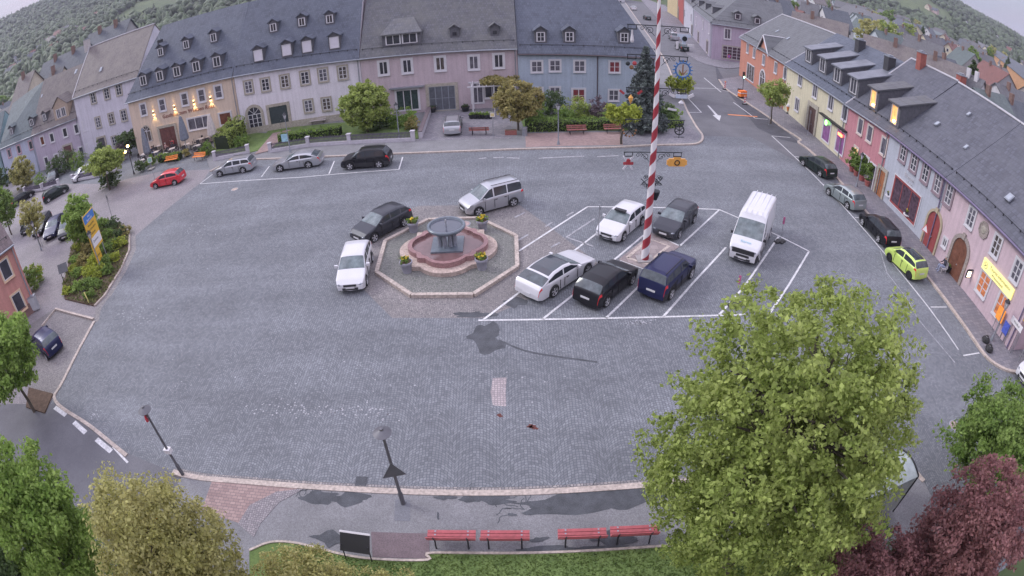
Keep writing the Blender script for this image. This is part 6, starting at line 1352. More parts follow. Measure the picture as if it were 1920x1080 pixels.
# yellow direction sign
a, b = G(204, 490), G(189, 512); a = (a[0], a[1]); t = thing('direction_sign', 'tall yellow direction sign with blue top panel in the planting bed', 'direction sign', (b[0], b[1], .1), atan2(a[1]-b[1], a[0]-b[0])); l = hypot(a[0]-b[0], a[1]-b[1])
YEL = mat('sign_yellow', (.72, .44, .05), .5, var=.06); 
for x in (.15, l): MB().tube((x, 0, 0), (x, 0, 4.8), .05, .05, 8).build('post', CHROME, t)
MB().box(-.05, l+.1, -.09, -.05, 1.75, 4.75).build('main_panel', YEL, t); MB().box(-.02, l*.55, -.09, -.05, .75, 1.70).build('lower_panel', YEL, t)
MB().box(.02, l+.03, -.105, -.092, 4.05, 4.68).build('blue_panel', mat('motorway_blue', (.06, .20, .52), .5, var=.05), t); MB().box(.25, l+.03, -.105, -.092, 1.95, 2.75).build('white_panel', SWH, t)
for i, (s, z, mm) in enumerate([('Hof', 4.45, SWH), ('Bayreuth', 4.2, SWH), ('Wunsiedel', 3.75, DARK), ('Marktleuthen', 3.42, DARK), ('Gefrees', 3.05, DARK), ('Zentrum', 2.4, DARK), ('Rathaus', 1.25, DARK)]): text_mesh(s, .26, mm, t, (l/2 if i < 6 else l*.27, -.108 if i in (0, 1, 5) else -.095, z), (pi/2, 0, 0), .003)
# information panel, yellow post, cabinet
def simple(name, label, cat, px, py, rz, parts, z=.1, group=None):
    x, y = G(px, py); t = thing(name, label, cat, (x, y, z), rz, group)
    for nm, mb, mm in parts: mb.build(nm, mm, t)
    return t
simple('information_panel', 'dark slanted information panel at the edge of the planting bed', 'information panel', 128, 530, .5, [('panel', MB().obox((0, 0, 1.25), (.95, .06, .75), 0, -.5), GBK), ('leg', MB().tube((-.35, 0, 0), (-.35, 0, 1.2), .03), DARK), ('leg', MB().tube((.35, 0, 0), (.35, 0, 1.2), .03), DARK)])
simple('marker_post', 'slanting yellow marker post in the planting bed', 'post', 168, 570, 0, [('post', MB().tube((0, 0, 0), (-.08, 0, .95), .045), mat('post_yellow', (.75, .70, .25), .5)), ('cap', MB().ball((-.08, 0, .97), .06, 8), DARK)])
simple('electrical_cabinet', 'grey cabinet against the salmon building', 'cabinet', 68, 582, .45, [('body', MB().box(-.45, .45, -.2, .2, 0, 1.15), mat('cabinet_grey', (.33, .34, .37), .6)), ('door', MB().box(-.40, .40, -.215, -.2, .12, 1.08), mat('cabinet_door', (.40, .41, .44), .6)), ('lid', MB().box(-.48, .48, -.24, .22, 1.152, 1.2), ZINC)])
simple('litter_bin', 'round grey litter bin beside the bronze tree', 'bin', 984, 256, 0, [('body', MB().lathe([(.24, 0), (.26, .75), (.01, .75)], (0, 0, 0), 16), ZINC), ('rim', MB().lathe([(.27, .75), (.27, .82), (.2, .82), (.2, .76)], (0, 0, 0), 16), CHROME)])
simple('planter_box', 'brown planter box below the bronze tree', 'planter', 958, 254, 0, [('box', MB().box(-.55, .55, -.2, .2, 0, .45), BRW), ('soil', MB().box(-.5, .5, -.16, .16, .452, .47), SOIL)])
# works: beacons, traffic light, barrier, flag posts
def beacon(label, px, py):
    pa = [('base', MB().box(-.35, .35, -.2, .2, 0, .1), BLACKP), ('panel', MB().box(-.12, .12, -.02, .02, .1, 1.1), SWH), ('lamp', MB().lathe([(.09, 1.1), (.1, 1.2), (.01, 1.25)], (0, 0, 0), 8), ORW)]; m = MB()
    for k in range(3): z = .2+k*.3; m.add([(-.12, -.024, z), (.12, -.024, z+.16), (.12, -.024, z+.31), (-.12, -.024, z+.15)], [(0, 1, 2, 3)])
    pa.append(('stripes', m, SRED)); return simple('warning_beacon', label, 'beacon', px, py, -.2, pa, .02, 'striped beacons by the roadworks')
beacon('red and white striped beacon nearest the orange barrier', 1396, 196); beacon('red and white striped beacon at the far junction corner', 1359, 168)
simple('traffic_light', 'mobile traffic light showing green by the orange shop', 'traffic light', 1392, 176, 0, [('pole', MB().tube((0, 0, 0), (0, 0, 2.3), .04), DARK), ('housing', MB().box(-.15, .15, -.12, .12, 2.2, 3.1), BLACKP), ('green_lamp', MB().tube((0, -.17, 2.35), (0, -.12, 2.35), .12, .12, 12), mat('green_light', (.25, 1, .62), emit=8, var=0)), ('amber_lamp', MB().tube((0, -.14, 2.65), (0, -.12, 2.65), .09, .09, 12), mat('amber_off', (.2, .1, .02))), ('red_lamp', MB().tube((0, -.14, 2.92), (0, -.12, 2.92), .09, .09, 12), mat('red_off', (.16, .02, .02))), ('battery_box', MB().box(-.5, .1, .2, .7, 0, .5), BLACKP)])
m1 = MB()
for k in range(4): m1.box(-.55+k*.3, -.35+k*.3, -.34, .3, .25, 1.05)
simple('barrier_trailer', 'orange warning barrier on the kerb below the traffic light', 'barrier', 1391, 185, .3, [('body', m1, mat('signal_orange', (.85, .22, .05), .6)), ('frame', MB().box(-.6, .6, -.3, .3, .12, .24), BLACKP), ('rail', MB().box(-.6, .65, -.36, .32, .7, .8), SWH), ('wheel', MB().tube((-.3, -.36, .14), (-.3, -.3, .14), .14, .14, 10), TYRE), ('wheel', MB().tube((.3, -.36, .14), (.3, -.3, .14), .14, .14, 10), TYRE)])
for px, py, w in ((1462, 454, 'beside the white van'), (1377, 572, 'in the empty bay below the van')):
    simple('flag_post', f'thin post with faded red sign on black foot {w}', 'post', px, py, .25, [('base', MB().box(-.42, .42, -.16, .16, 0, .1).box(-.1, .1, -.3, .3, .0, .09), BLACKP), ('pole', MB().tube((0, 0, .1), (0, 0, 1.9), .018), CHROME), ('sign', MB().obox((0, 0, 1.6), (.04, .13, .5), .5), mat('faded_magenta', (.42, .10, .22), .6))], .01, 'temporary sign posts in the bays')
simple('barber_pole', 'red and white ice cream figure beside the yellow shop', 'sign figure', 1476, 214, 0, [('cone', MB().lathe([(.05, .3), (.22, .9), (.01, .9)], (0, 0, 0), 10), ORW), ('scoop', MB().ball((0, 0, 1.05), .26, 10), SWH), ('base', MB().lathe([(.2, 0), (.18, .1), (.04, .12), (.04, .32)], (0, 0, 0), 10), DARK)])
simple('advert_banner', 'small green and white banner behind the street tree', 'banner', 1461, 206, 1.2, [('pole', MB().tube((0, 0, 0), (0, 0, 1.9), .02), DARK), ('cloth', MB().box(-.28, .0, -.01, .01, .6, 1.8), mat('banner_green', (.15, .48, .28), .7))])
# parasols
def parasol(label, px, py, H, r, m_, z=.1, cap=None):
    x, y = G(px, py); t = thing('folded_parasol', label, 'parasol', (x, y, z), 0, 'folded parasols on the terrace'); MB().tube((0, 0, 0), (0, 0, H*.5), .05, .05, 8).build('pole', ZINC, t); MB().box(-.4, .4, -.4, .4, 0, .09).build('base', GRANITE, t)
    n = 16; pr = []
    for k, zz in enumerate((H*.38, H*.42, H*.6, H*.8, H*.96, H)):
        pr.append([(( [.7, 1, .85, .6, .32, .05][k]*r*(1+.22*(i % 2)))*cos(2*pi*i/n), ([.7, 1, .85, .6, .32, .05][k]*r*(1+.22*(i % 2)))*sin(2*pi*i/n), zz) for i in range(n)])
    vs = [p for q in pr for p in q]; fs = [(k*n+i, k*n+(i+1) % n, (k+1)*n+(i+1) % n, (k+1)*n+i) for k in range(5) for i in range(n)]; MB().add(vs, fs+[tuple(range(n-1, -1, -1)), tuple(range(5*n, 6*n))]).build('canopy', m_, t)
PG = mat('parasol_grey', (.17, .19, .23), .85, var=.2, scale=4); PW = mat('parasol_cream', (.50, .46, .44), .85, var=.12, scale=4)
parasol('folded grey parasol at the left end of the terrace', 284, 318, 5.2, .42, PG); parasol('large folded dark grey parasol in the terrace middle', 353, 292, 5.0, .50, PG); parasol('folded cream parasol at the right end of the terrace', 404, 280, 4.3, .50, PW)
# terrace furniture, people
RATT = mat('dark_rattan', (.045, .04, .045), .8, var=.2, scale=20)
def chair_at(x, y, rz, label):
    t = thing('terrace_chair', label, 'chair', (x, y, .1), rz, 'dark chairs on the inn terrace'); MB().box(-.24, .24, -.24, .24, .40, .46).build('seat', RATT, t); MB().obox((0, .23, .68), (.48, .05, .48), 0, .12).build('backrest', RATT, t)
    for sx in (-.2, .2):
        for sy in (-.2, .2): MB().tube((sx, sy, 0), (sx, sy, .4), .02, .02, 5).build('leg', DARK, t)
TT = mat('table_top_pale', (.45, .42, .42), .5, var=.1)
tabs = [(272, 300), (295, 296), (300, 284), (330, 275), (325, 290), (352, 282), (378, 272), (395, 268), (268, 312), (372, 285), (342, 268), (310, 300)]
chn = 0
for i, (px, py) in enumerate(tabs):
    x, y = G(px, py); side = ['left end', 'left part', 'middle', 'right part', 'right end'][min(4, int((px-262)/28))]; depth = 'house side' if py < 282 else 'street side' if py > 292 else 'centre row'
    t = thing('terrace_table', f'pale terrace table at the {side} of the terrace, {depth}', 'table', (x, y, .1), .1*i, 'tables on the inn terrace'); MB().box(-.42, .42, -.42, .42, .71, .75).build('table_top', TT, t); MB().tube((0, 0, .03), (0, 0, .71), .035, .035, 6).build('pedestal', DARK, t); MB().box(-.25, .25, -.25, .25, 0, .03).build('foot', DARK, t)
    for k, (dx, dy, rz, nm) in enumerate(((-.75, 0, pi/2, 'left'), (.75, 0, -pi/2, 'right'), (0, .75, 0, 'far'), (0, -.75, pi, 'near'))):
        if (i+k) % 4 == 3: continue
        chair_at(x+dx, y+dy, rz+.1*i, f'dark rattan chair on the {nm} side of the table at the {side}, {depth}')
SKIN = mat('skin', (.42, .26, .20), .6, var=.05); 
def person(label, x, y, z, rz, seated, top, legs_, hair):
    """one skinned body, posed"""
    t = thing('person', label, 'person', (x, y, z), rz); hip = .47 if seated else .92
    J = {'pel': (0, 0, hip), 'sp': (0, .02, hip+.25), 'ch': (0, 0, hip+.45), 'nk': (0, -.02, hip+.58), 'hd': (0, -.04, hip+.70), 'tp': (0, -.03, hip+.82)}
    for s, k in ((-1, 'l'), (1, 'r')):
        J['sh'+k] = (s*.19, 0, hip+.50); J['el'+k] = (s*.24, -.12, hip+.24); J['wr'+k] = (s*.14, -.34, hip+.24)if seated else (s*.22, -.18, hip+.02); J['ha'+k] = (s*.12, -.43, hip+.25) if seated else (s*.2, -.24, hip-.06)
        J['hp'+k] = (s*.10, 0, hip-.02)
        if seated: J['kn'+k] = (s*.13, -.45, hip+.03); J['an'+k] = (s*.13, -.45, .09); J['ft'+k] = (s*.14, -.60, .05)
        else: J['kn'+k] = (s*.11, -.04+.1*s, .50); J['an'+k] = (s*.11, .02+.2*s, .09); J['ft'+k] = (s*.12, -.14+.2*s, .05)
    E = [('pel', 'sp'), ('sp', 'ch'), ('ch', 'nk'), ('nk', 'hd'), ('hd', 'tp')]+[q for k in 'lr' for q in (('ch', 'sh'+k), ('sh'+k, 'el'+k), ('el'+k, 'wr'+k), ('wr'+k, 'ha'+k), ('pel', 'hp'+k), ('hp'+k, 'kn'+k), ('kn'+k, 'an'+k), ('an'+k, 'ft'+k))]
    R_ = {'pel': .15, 'sp': .13, 'ch': .16, 'nk': .055, 'hd': .095, 'tp': .06, 'sh': .075, 'el': .05, 'wr': .034, 'ha': .04, 'hp': .10, 'kn': .065, 'an': .045, 'ft': .045}
    names = list(J); me = bpy.data.meshes.new('body'); me.from_pydata([J[k] for k in names], [(names.index(a), names.index(b)) for a, b in E], []); o = bpy.data.objects.new('body', me); link(o, t)
    md = o.modifiers.new('skin', 'SKIN'); sv_ = me.skin_vertices[0].data
    for i, k in enumerate(names): r = R_[k[:2]] if k[:2] in R_ and k not in ('pel',) else R_.get(k, .1); sv_[i].radius = (r, r*.85)
    sv_[0].use_root = True; o.modifiers.new('sub', 'SUBSURF').levels = 1; o.modifiers['sub'].render_levels = 1
    dg = bpy.context.evaluated_depsgraph_get(); m2 = bpy.data.meshes.new_from_object(o.evaluated_get(dg)); o.modifiers.clear(); o.data = m2; m2.materials.clear()
    for q in (top, legs_, SKIN): m2.materials.append(q)
    for p in m2.polygons:
        c = p.center; p.material_index = 2 if c.z > hip+.56 or (abs(c.x) > .09 and c.y < -.36 and c.z > hip+.1 and seated) or (not seated and c.y < -.16 and hip-.15 < c.z < hip+.1) else 1 if c.z < hip+.08 else 0; p.use_smooth = True
    MB().lathe([(.07, -.03), (.112, .02), (.11, .08), (.07, .13), (.01, .145)], (0, -.01, hip+.72), 12).build('hair', hair, t, True)
    m = MB(); m.ball((0, -.135, hip+.69), .018, 6); m.build('nose', SKIN, t); 
    return t
HB = mat('hair_brown', (.08, .05, .03), .9); HG = mat('hair_grey', (.35, .33, .32), .9); CP = mat('cloth_rose', (.45, .28, .27), .9, var=.15, scale=6); CRD = mat('cloth_red', (.40, .06, .07), .9, var=.15, scale=6); CDK = mat('cloth_dark', (.04, .04, .06), .9, var=.15); CJ = mat('cloth_jeans', (.10, .14, .26), .9, var=.15)
for px, py, rz, tp, lg, hr, lb_ in [(313, 287, 2.6, CP, CDK, HG, 'person in a rose top seated with back to us on the terrace'), (326, 279, .3, CRD, CDK, HB, 'person in red seated near the inn door'), (288, 293, 1.2, CDK, CJ, HB, 'person in dark clothes seated at the terrace left')]:
    x, y = G(px, py); person(lb_, x, y, .1, rz, True, tp, lg, hr)
x, y = G(1764, 512); person('person in dark jacket and pale blue trousers by the arched door', x+.1, y, .1, -1.9, True, CDK, mat('cloth_pale_blue', (.28, .32, .46), .9), HG)
t = thing('garden_chair', 'white metal chair under the person by the arched door', 'chair', (x+.1, y, .1), -1.9); MB().box(-.24, .24, -.22, .24, .34, .37).build('seat', SWH, t); MB().obox((0, .25, .62), (.46, .03, .45), 0, .1).build('backrest', SWH, t)
for sx in (-.2, .2):
    for sy in (-.2, .2): MB().tube((sx, sy, 0), (sx, sy, .34), .015, .015, 5).build('leg', SWH, t)
# flower shop stands and pots
TER = mat('terracotta', (.33, .10, .09), .85, var=.15, scale=4)
for i, (px, py, w) in enumerate([(1584, 322, 'furthest'), (1592, 330, 'second'), (1602, 339, 'third'), (1613, 349, 'nearest')]):
    x, y = G(px, py); planter(f'terracotta pot with tall green shrub at the raspberry house, {w} of four', x+.9, y, .42, .55, TER, fl=None, z=.1, seed=30+i, group='potted shrubs at the raspberry house')
    o = [c for c in bpy.data.objects if c.name.startswith('foliage')][-1]
    P_, ou, _ = crown_pts((0, 0, 1.45), (.65, .6, .85), 40, 40, .25, 60+i); q = quads_object('tall_foliage', leaves(P_, .13, ou), LM, SC.collection.objects[-1] if False else None); q.parent = bpy.data.objects[o.parent.name]
for i, (px, py) in enumerate([(1664, 384), (1697, 420)]):
    x, y = G(px, py); simple('display_table', ['white ring topped flower table at the left of the shop window', 'white ring topped flower table at the right of the shop window'][i], 'table', px, py, 0, [('top', MB().lathe([(.42, .72), (.42, .80), (.28, .80), (.28, .72)], (0, 0, 0), 18), SWH), ('leg', MB().tube((0, 0, 0), (0, 0, .72), .05), DARK)])
    x, y = G(px, py); planter(['flower arrangement in the left display table', 'flower arrangement in the right display table'][i], x, y, .27, .25, DARK, 'flower_bowl', z=.83, seed=77+i, cat='flowers')
fl_c = [leafmat('petal_white', (.5, .48, .5), col2=(.6, .58, .6)), leafmat('petal_pink', (.5, .2, .3), col2=(.6, .3, .4)), LPET, None]
for i, (px, py) in enumerate([(1672, 390), (1679, 397), (1686, 405), (1692, 410), (1704, 424), (1709, 430), (1714, 434), (1738, 458), (1744, 464), (1749, 470)]):
    x, y = G(px, py); planter(['white', 'pink', 'yellow', 'green'][i % 4]+' potted plant at the flower shop front, '+['first', 'second', 'third', 'fourth', 'fifth', 'sixth', 'seventh', 'eighth', 'ninth', 'tenth'][i]+' from the far end', x+.25, y, .24, .3, [DARK, TER][i % 2], z=.1, fl=fl_c[i % 4], green=LM, seed=90+i, group='potted plants before the flower shop')
x, y = G(1773, 512); planter('large leafy pot left of the arched wooden door', x+.3, y, .35, .5, DARK, fl=None, green=LM, z=.1, seed=120)
x, y = G(811, 212); planter('tall potted plant left of the grey glazed entrance', x, y, .5, .55, DARK, fl=None, green=LD, z=.11, seed=121); x, y = G(873, 210); planter('tall potted plant right of the grey glazed entrance', x, y, .5, .55, DARK, fl=None, green=LD, z=.11, seed=122)
for i, px in enumerate((884, 891, 898, 905, 912, 919)):
    x, y = G(px, 224); planter(f'dark plant pot behind the silver car, {["leftmost","second","third","fourth","fifth","rightmost"][i]} of six in the row', x, y, .3, .45, DARK, fl=fl_c[0] if i % 2 else None, green=LG, z=.11, seed=130+i, group='plant pots on the driveway')
for px, py, w in ((1846, 643, 'upper'), (1852, 660, 'lower')): simple('rubbish_bag', f'{w} of two dark bags on the pavement corner', 'bag', px, py, 0, [('bag', MB().lathe([(.24, 0), (.34, .12), (.28, .28), (.08, .38), (.12, .44), (.01, .45)], (0, 0, 0), 9), BLACKP), ('tie', MB().lathe([(.09, .37), (.09, .40)], (0, 0, 0), 8), SWH)])
# pergola
a, b = G(888, 214), G(968, 214); t = thing('pergola', 'pale timber pergola with climbing plant at the mauve house', 'pergola', (a[0], a[1]-.3, .1)); l = b[0]-a[0]
for x in (0, l*.5, l): 
    for y in (0, 2.2): MB().box(x-.06, x+.06, y-.06, y+.06, 0, 3.0).build('post', WHITE, t)
for y in (0, 2.2): MB().box(-.5, l+.4, y-.05, y+.05, 3.0, 3.14).build('beam', WHITE, t)
for i in range(7): MB().box(i*l/6-.04, i*l/6+.04, -.5, 2.5, 3.142, 3.24).build('rafter', WHITE, t)
P_, ou, _ = crown_pts((l*.68, .9, 3.5), (l*.45, 1.5, .45), 90, 50, .35, 7); quads_object('climbing_plant', leaves(P_, .15, ou), LBR, t)
# signs by the lower right corner
def pxsign(name, label, x, y, z0, w, h, mm, rz, legs=True, txt=None, tm=None):
    t = thing(name, label, 'sign', (x, y, .1), rz); MB().box(-w/2, w/2, -.03, .03, z0, z0+h).build('panel', mm, t)
    if legs: MB().tube((-w*.35, .05, 0), (-w*.35, .05, z0+h), .03).build('post', CHROME, t); MB().tube((w*.35, .05, 0), (w*.35, .05, z0+h), .03).build('post', CHROME, t)
    for i, s in enumerate(txt or []): text_mesh(s, .2, tm or DARK, t, (0, -.035, z0+h-.2-.27*i), (pi/2, 0, 0), .003)
E_ = lambda s, off: (FA_[0]+(FB_[0]-FA_[0])*s/67.96-off, FA_[1]+(FB_[1]-FA_[1])*s/67.96)
RZ_E = atan2(FB_[1]-FA_[1], FB_[0]-FA_[0])
x, y = G(1893, 668); pxsign('direction_sign', 'yellow direction sign at the right edge by the pink building', x+.2, y-.3, 2.3, 1.3, 1.0, YEL, RZ_E, True, ['Hof', 'Selb'], DARK); x, y = G(1885, 655)
pxsign('direction_sign', 'white direction board below the yellow sign at right edge', x, y, 1.6, 1.3, .42, SWH, RZ_E, True, ['Waldbad'], DARK)
x, y = G(1858, 625); pxsign('shop_sign', 'orange shop sign standing before the pink building', x+.2, y, .9, .8, .9, mat('orange_sign', (.85, .30, .05), .6, var=.2, scale=6, emit=.1), RZ_E)
x, y = G(1872, 640); pxsign('shop_sign', 'blue and white sign standing at the pink building corner', x+.2, y, .5, .6, .8, mat('blue_sign', (.08, .12, .5), .6, var=.3, scale=8), RZ_E)
# ================================================================= the town behind, hills and woods
TOWN_ROOFS = [roofmat('town_slate', (.085, .095, .115), .4, .35), roofmat('town_grey', (.11, .11, .12), .4, .35), TILE, roofmat('town_red', (.17, .075, .065), .4, .3), roofmat('town_green', (.10, .125, .125), .4, .35)]
PAL = {'white': plaster('t_white', (.58, .57, .60)), 'cream': plaster('t_cream', (.58, .52, .42)), 'orange': plaster('t_orange', (.58, .33, .19)), 'pale blue': plaster('t_blue', (.50, .54, .60)), 'grey': plaster('t_grey', (.36, .35, .37)), 'pink': plaster('t_pink', (.50, .36, .36))}
def house(name, label, R0, R1, zr, D, drop, wall, roof, wins=4, chim=1, group=None, gable_win=True, rows=2, base=-1.5, chm=None):
    """ridge from R0 to R1 (plan points), total depth D"""
    L_ = hypot(R1[0]-R0[0], R1[1]-R0[1]); a = atan2(R1[1]-R0[1], R1[0]-R0[0]); t = thing(name, label, 'house', (R0[0], R0[1], 0), a, group); ze = zr-drop; h = D/2
    m = MB(); P0 = [(0, -h, base), (0, -h, ze), (0, 0, zr-.15), (0, h, ze), (0, h, base)]; m.add(P0+[(L_, y, z) for _, y, z in P0], [(4, 3, 2, 1, 0), (5, 6, 7, 8, 9), (0, 1, 6, 5), (3, 4, 9, 8)]); m.build('wall', wall, t)
    m = MB(); o = .35; s = drop/h; e = ze-o*s; T = [(-o, -h-o, e), (L_+o, -h-o, e), (L_+o, 0, zr), (-o, 0, zr), (-o, h+o, e), (L_+o, h+o, e)]; B_ = [(x, y, z-.18) for x, y, z in T]
    m.add(T+B_, [(0, 1, 2, 3), (3, 2, 5, 4), (9, 8, 7, 6), (10, 11, 8, 9), (0, 6, 7, 1), (1, 7, 8, 2), (2, 8, 11, 5), (5, 11, 10, 4), (4, 10, 9, 3), (3, 9, 6, 0)]); rf = m.build('roof', roof, t)
    for k in range(chim):
        x = L_*(.3+.4*k) if chim > 1 else L_*.35; MB().box(x-.35, x+.35, -.9, -.2, zr-1.2, zr+.9).build('chimney', chm or mat('chimney_brick', (.20, .13, .11), .9, var=.2), rf)
    for side in (-1, 1):
        for i in range(wins):
            for r in range(rows):
                x = L_*(i+.5)/wins; z = ze-1.3-2.7*r
                if z < .8: continue
                m = MB(); y0, y1 = sorted((side*h, side*(h+.05))); m.mat(0).box(x-.55, x+.55, y0, y1, z-.7, z+.7); y0, y1 = sorted((side*(h+.05), side*(h+.07))); m.mat(1).box(x-.42, x+.42, y0, y1, z-.58, z+.58); m.build('window', [WHITE, GLASS], t)
    if gable_win:
        for xx, sg in ((0, -1), (L_, 1)):
            for (y, z) in ((-1.3, ze-1.2), (1.3, ze-1.2), (0, ze+drop*.3)):
                m = MB(); x0, x1 = sorted((xx, xx+sg*.05)); m.mat(0).box(x0, x1, y-.5, y+.5, z-.65, z+.65); x0, x1 = sorted((xx+sg*.05, xx+sg*.07)); m.mat(1).box(x0, x1, y-.38, y+.38, z-.53, z+.53); m.build('gable_window', [WHITE, GLASS], t)
    return t
R2 = lambda x, y: (1680+x*.14815, y*.14815)
Q2 = lambda x, y: (1440+x*.125, y*.125)
S2 = lambda x, y: (x*.14815, 30+y*.14815)
occupied = []
def hz(label, p1, p2, zr, D, drop, wall, roof, **k):
    a, b = G(*p1, zr), G(*p2, zr); [occupied.append((a[0]+(b[0]-a[0])*q/8, a[1]+(b[1]-a[1])*q/8, D/2+2)) for q in range(9)]; w = k.pop('wins', None) or max(2, min(9, int(hypot(b[0]-a[0], b[1]-a[1])/3.2))); return house('town_house', label, a, b, zr, D, drop, PAL[wall], TOWN_ROOFS[roof], wins=w, **k)
hz('long brown tiled building with pale ridge behind the orange shop', Q2(390, 165), Q2(1195, 355), 11.3, 9, 4, 'grey', 2)
hz('long brown roof with pale ridge directly behind the yellow shop', Q2(1465, 510), R2(860, 845), 11.4, 10, 4, 'cream', 2, chim=2)
hz('blue grey slate roof behind the brown tiled building', Q2(820, 95), Q2(1190, 180), 11, 14, 6, 'white', 0)
hz('grey brown roof at the upper edge left of the slate roof', Q2(510, 20), Q2(760, 75), 11, 11, 5, 'white', 1)
hz('long grey slate roof with roof lights below the big olive tree', Q2(1180, 60), Q2(1790, 260), 11.5, 14, 6, 'white', 1, chim=2)
hz('wide slate roof right of the roof with roof lights', R2(20, 230), R2(270, 320), 11, 14, 6, 'cream', 0)
hz('pale blue gabled house with dark roof behind the red chimney', R2(150, 430), R2(600, 590), 11.6, 10, 5, 'pale blue', 1)
hz('small cream gabled house below the green roofed row', R2(660, 540), R2(760, 560), 11, 7, 4, 'cream', 3)
hz('steep green slate roof in the middle of the right town', R2(790, 590), R2(1000, 680), 11, 15, 7, 'grey', 4)
hz('purple slate roof behind the pale ridge near the right', R2(490, 690), R2(740, 760), 10.8, 9, 4, 'white', 0)
hz('large dark red roof near the right edge', R2(1110, 760), R2(1430, 930), 10.8, 13, 6.5, 'grey', 3)
hz('dark roof with white chimneys behind the front row ridge', R2(860, 900), R2(1110, 1010), 10.5, 11, 5, 'white', 1, chim=2, chm=WHITE)
hz('ribbed grey roof close behind the pink building', K4(1600, 560), K4(1790, 610), 10.3, 10, 4, 'grey', 4)
hz('white house with slate roof at the right edge behind the pink building', K4(1760, 610), K4(1930, 665), 10, 9, 4, 'white', 0)
hz('light slate roof at the right edge beyond the ribbed roof', K4(1740, 530), K4(1920, 590), 10.4, 11, 4.5, 'white', 1)
hz('left of two long orange buildings in the far right town', R2(640, 300), R2(860, 410), 13, 11, 3.5, 'orange', 0, rows=3)
hz('right of two long orange buildings in the far right town', R2(980, 490), R2(1210, 610), 13, 11, 3.5, 'orange', 1, rows=3)
hz('long cream building with two window rows beside the orange ones', R2(240, 130), R2(640, 290), 12.5, 11, 2.5, 'cream', 1)
hz('long flat pale green roof in front of the cream building', R2(260, 300), R2(680, 460), 10, 22, 2, 'grey', 4, chim=0)
hz('white row building above the cream one', R2(430, 60), R2(680, 190), 14, 11, 3, 'white', 1)
hz('white long building above the orange one', R2(720, 210), R2(910, 300), 14.5, 10, 2.5, 'white', 0)
hz('green ridge roof beside the corner house at the upper edge', (1440, -4), (1478, 2), 12.2, 12, 5, 'white', 0)
# left: second row, seen over the ridges (its ridges stand a little above the camera)
def hp(label, p1, p2, yd, D, drop, wall, roof, **k):
    A, B = (-120, yd), (0, yd-.01); s0, z0 = onplane(A, B, *p1); s1, z1 = onplane(A, B, *p2); z = (z0+z1)/2; a, b = (A[0]+s0, yd), (A[0]+s1, yd); [occupied.append((a[0]+(b[0]-a[0])*q/8, yd, D/2+2)) for q in range(9)]
    return house('town_house', label, a, b, z, D, drop, PAL[wall], TOWN_ROOFS[roof], wins=max(2, int(abs(s1-s0)/3.5)), **k)
hp('long blue slate roof behind the tiled left row', S2(560, 600), S2(1130, 335), 92, 13, 7, 'white', 0, chim=2)
hp('slate roof with green roof lights behind the tall white house', S2(1140, 235), S2(1640, 20), 96, 13, 7, 'grey', 0, chim=2)
hp('brown tiled house at the left behind the light blue house', S2(250, 770), S2(430, 690), 86, 11, 6, 'cream', 2)
hp('cream gabled house peeking over the brown ridge', S2(640, 690), S2(800, 640), 82, 8, 5, 'cream', 1)
def ray_ground(px, py, rmin=60):
    d = ray(px, py); k = 60.0
    while k < 5000:
        x, y, z = d[0]*k, d[1]*k, CAM_H+d[2]*k
        if hypot(x, y) > rmin and z <= terrain_h(x, y): return x, y, terrain_h(x, y)
        k *= 1.012
    return None
protos = []
def proto(label, wall, roof, L_, D, zr, drop, rows=2):
    t = house('far_house', label, (-L_/2, -500), (L_/2, -500), zr, D, drop, PAL[wall], TOWN_ROOFS[roof], wins=3, rows=rows, group=None, base=-3); return t
pl = [('white', 0, 11, 9, 9.5, 4.2, 'white house with slate roof'), ('cream', 3, 10, 9, 9, 4.2, 'cream house with red roof'), ('white', 2, 12, 10, 10, 4.8, 'white house with brown tiled roof'), ('grey', 1, 14, 10, 10, 4.5, 'grey house with grey roof'), ('pink', 0, 10, 8, 9, 4, 'pink house with slate roof'), ('pale blue', 4, 12, 9, 9.5, 4.5, 'pale blue house with green slate roof'), ('cream', 1, 16, 10, 11, 5, 'wide cream house with grey roof')]
area = {'e': 'in the crowded town beyond the right row', 'w': 'on the slope beyond the left row', 'n': 'in the town north of the middle row'}
src = {}
rnd = random.Random(42)
def place_house(x, y, z, kind, ar):
    key = (kind, ar); w, r, L_, D, zr, dr, lb_ = pl[kind]; lab = f'{lb_} {area[ar]}'
    if key not in src: t = proto(lab, w, r, L_, D, zr, dr); src[key] = t
    else: t = copy_tree(src[key])
    t['group'] = lb_+'s '+area[ar]; t['label'] = lab
    a = rnd.choice([.2, .3, 1.7, 1.5, .1, 1.9])+rnd.uniform(-.25, .25); t.location = (x, y, z-.5+rnd.uniform(-.8, .8)); t.rotation_euler = (0, 0, a); occupied.append((x, y, 8.5))
    return t
def free(x, y, r): return all((x-a)**2+(y-b)**2 > (r+c)**2*.8 for a, b, c in occupied)
near_rows = lambda x, y: (x > -100 and x < 24 and y < 82) or (abs(x-(FA_[0]+(FB_[0]-FA_[0])*(84.1-y)/67.6)) < 25 and y < 92) or (20 < x < 58+max(0, (y-120)*.2) and 60 < y < 215)
cnt = 0
def scatter(az0, az1, r0, r1, step, ar, p):
    global cnt; r = r0
    while r < r1:
        n = int(radians(az1-az0)*r/step)
        for i in range(n):
            az = radians(az0+(az1-az0)*(i+rnd.uniform(.1, .9))/n); rr = r+rnd.uniform(-.4, .4)*step; x, y = rr*sin(az), rr*cos(az)
            if rnd.random() > p or near_rows(x, y) or not free(x, y, 8.0): continue
            place_house(x, y, terrain_h(x, y), rnd.randrange(len(pl)), ar); cnt += 1
        r += step
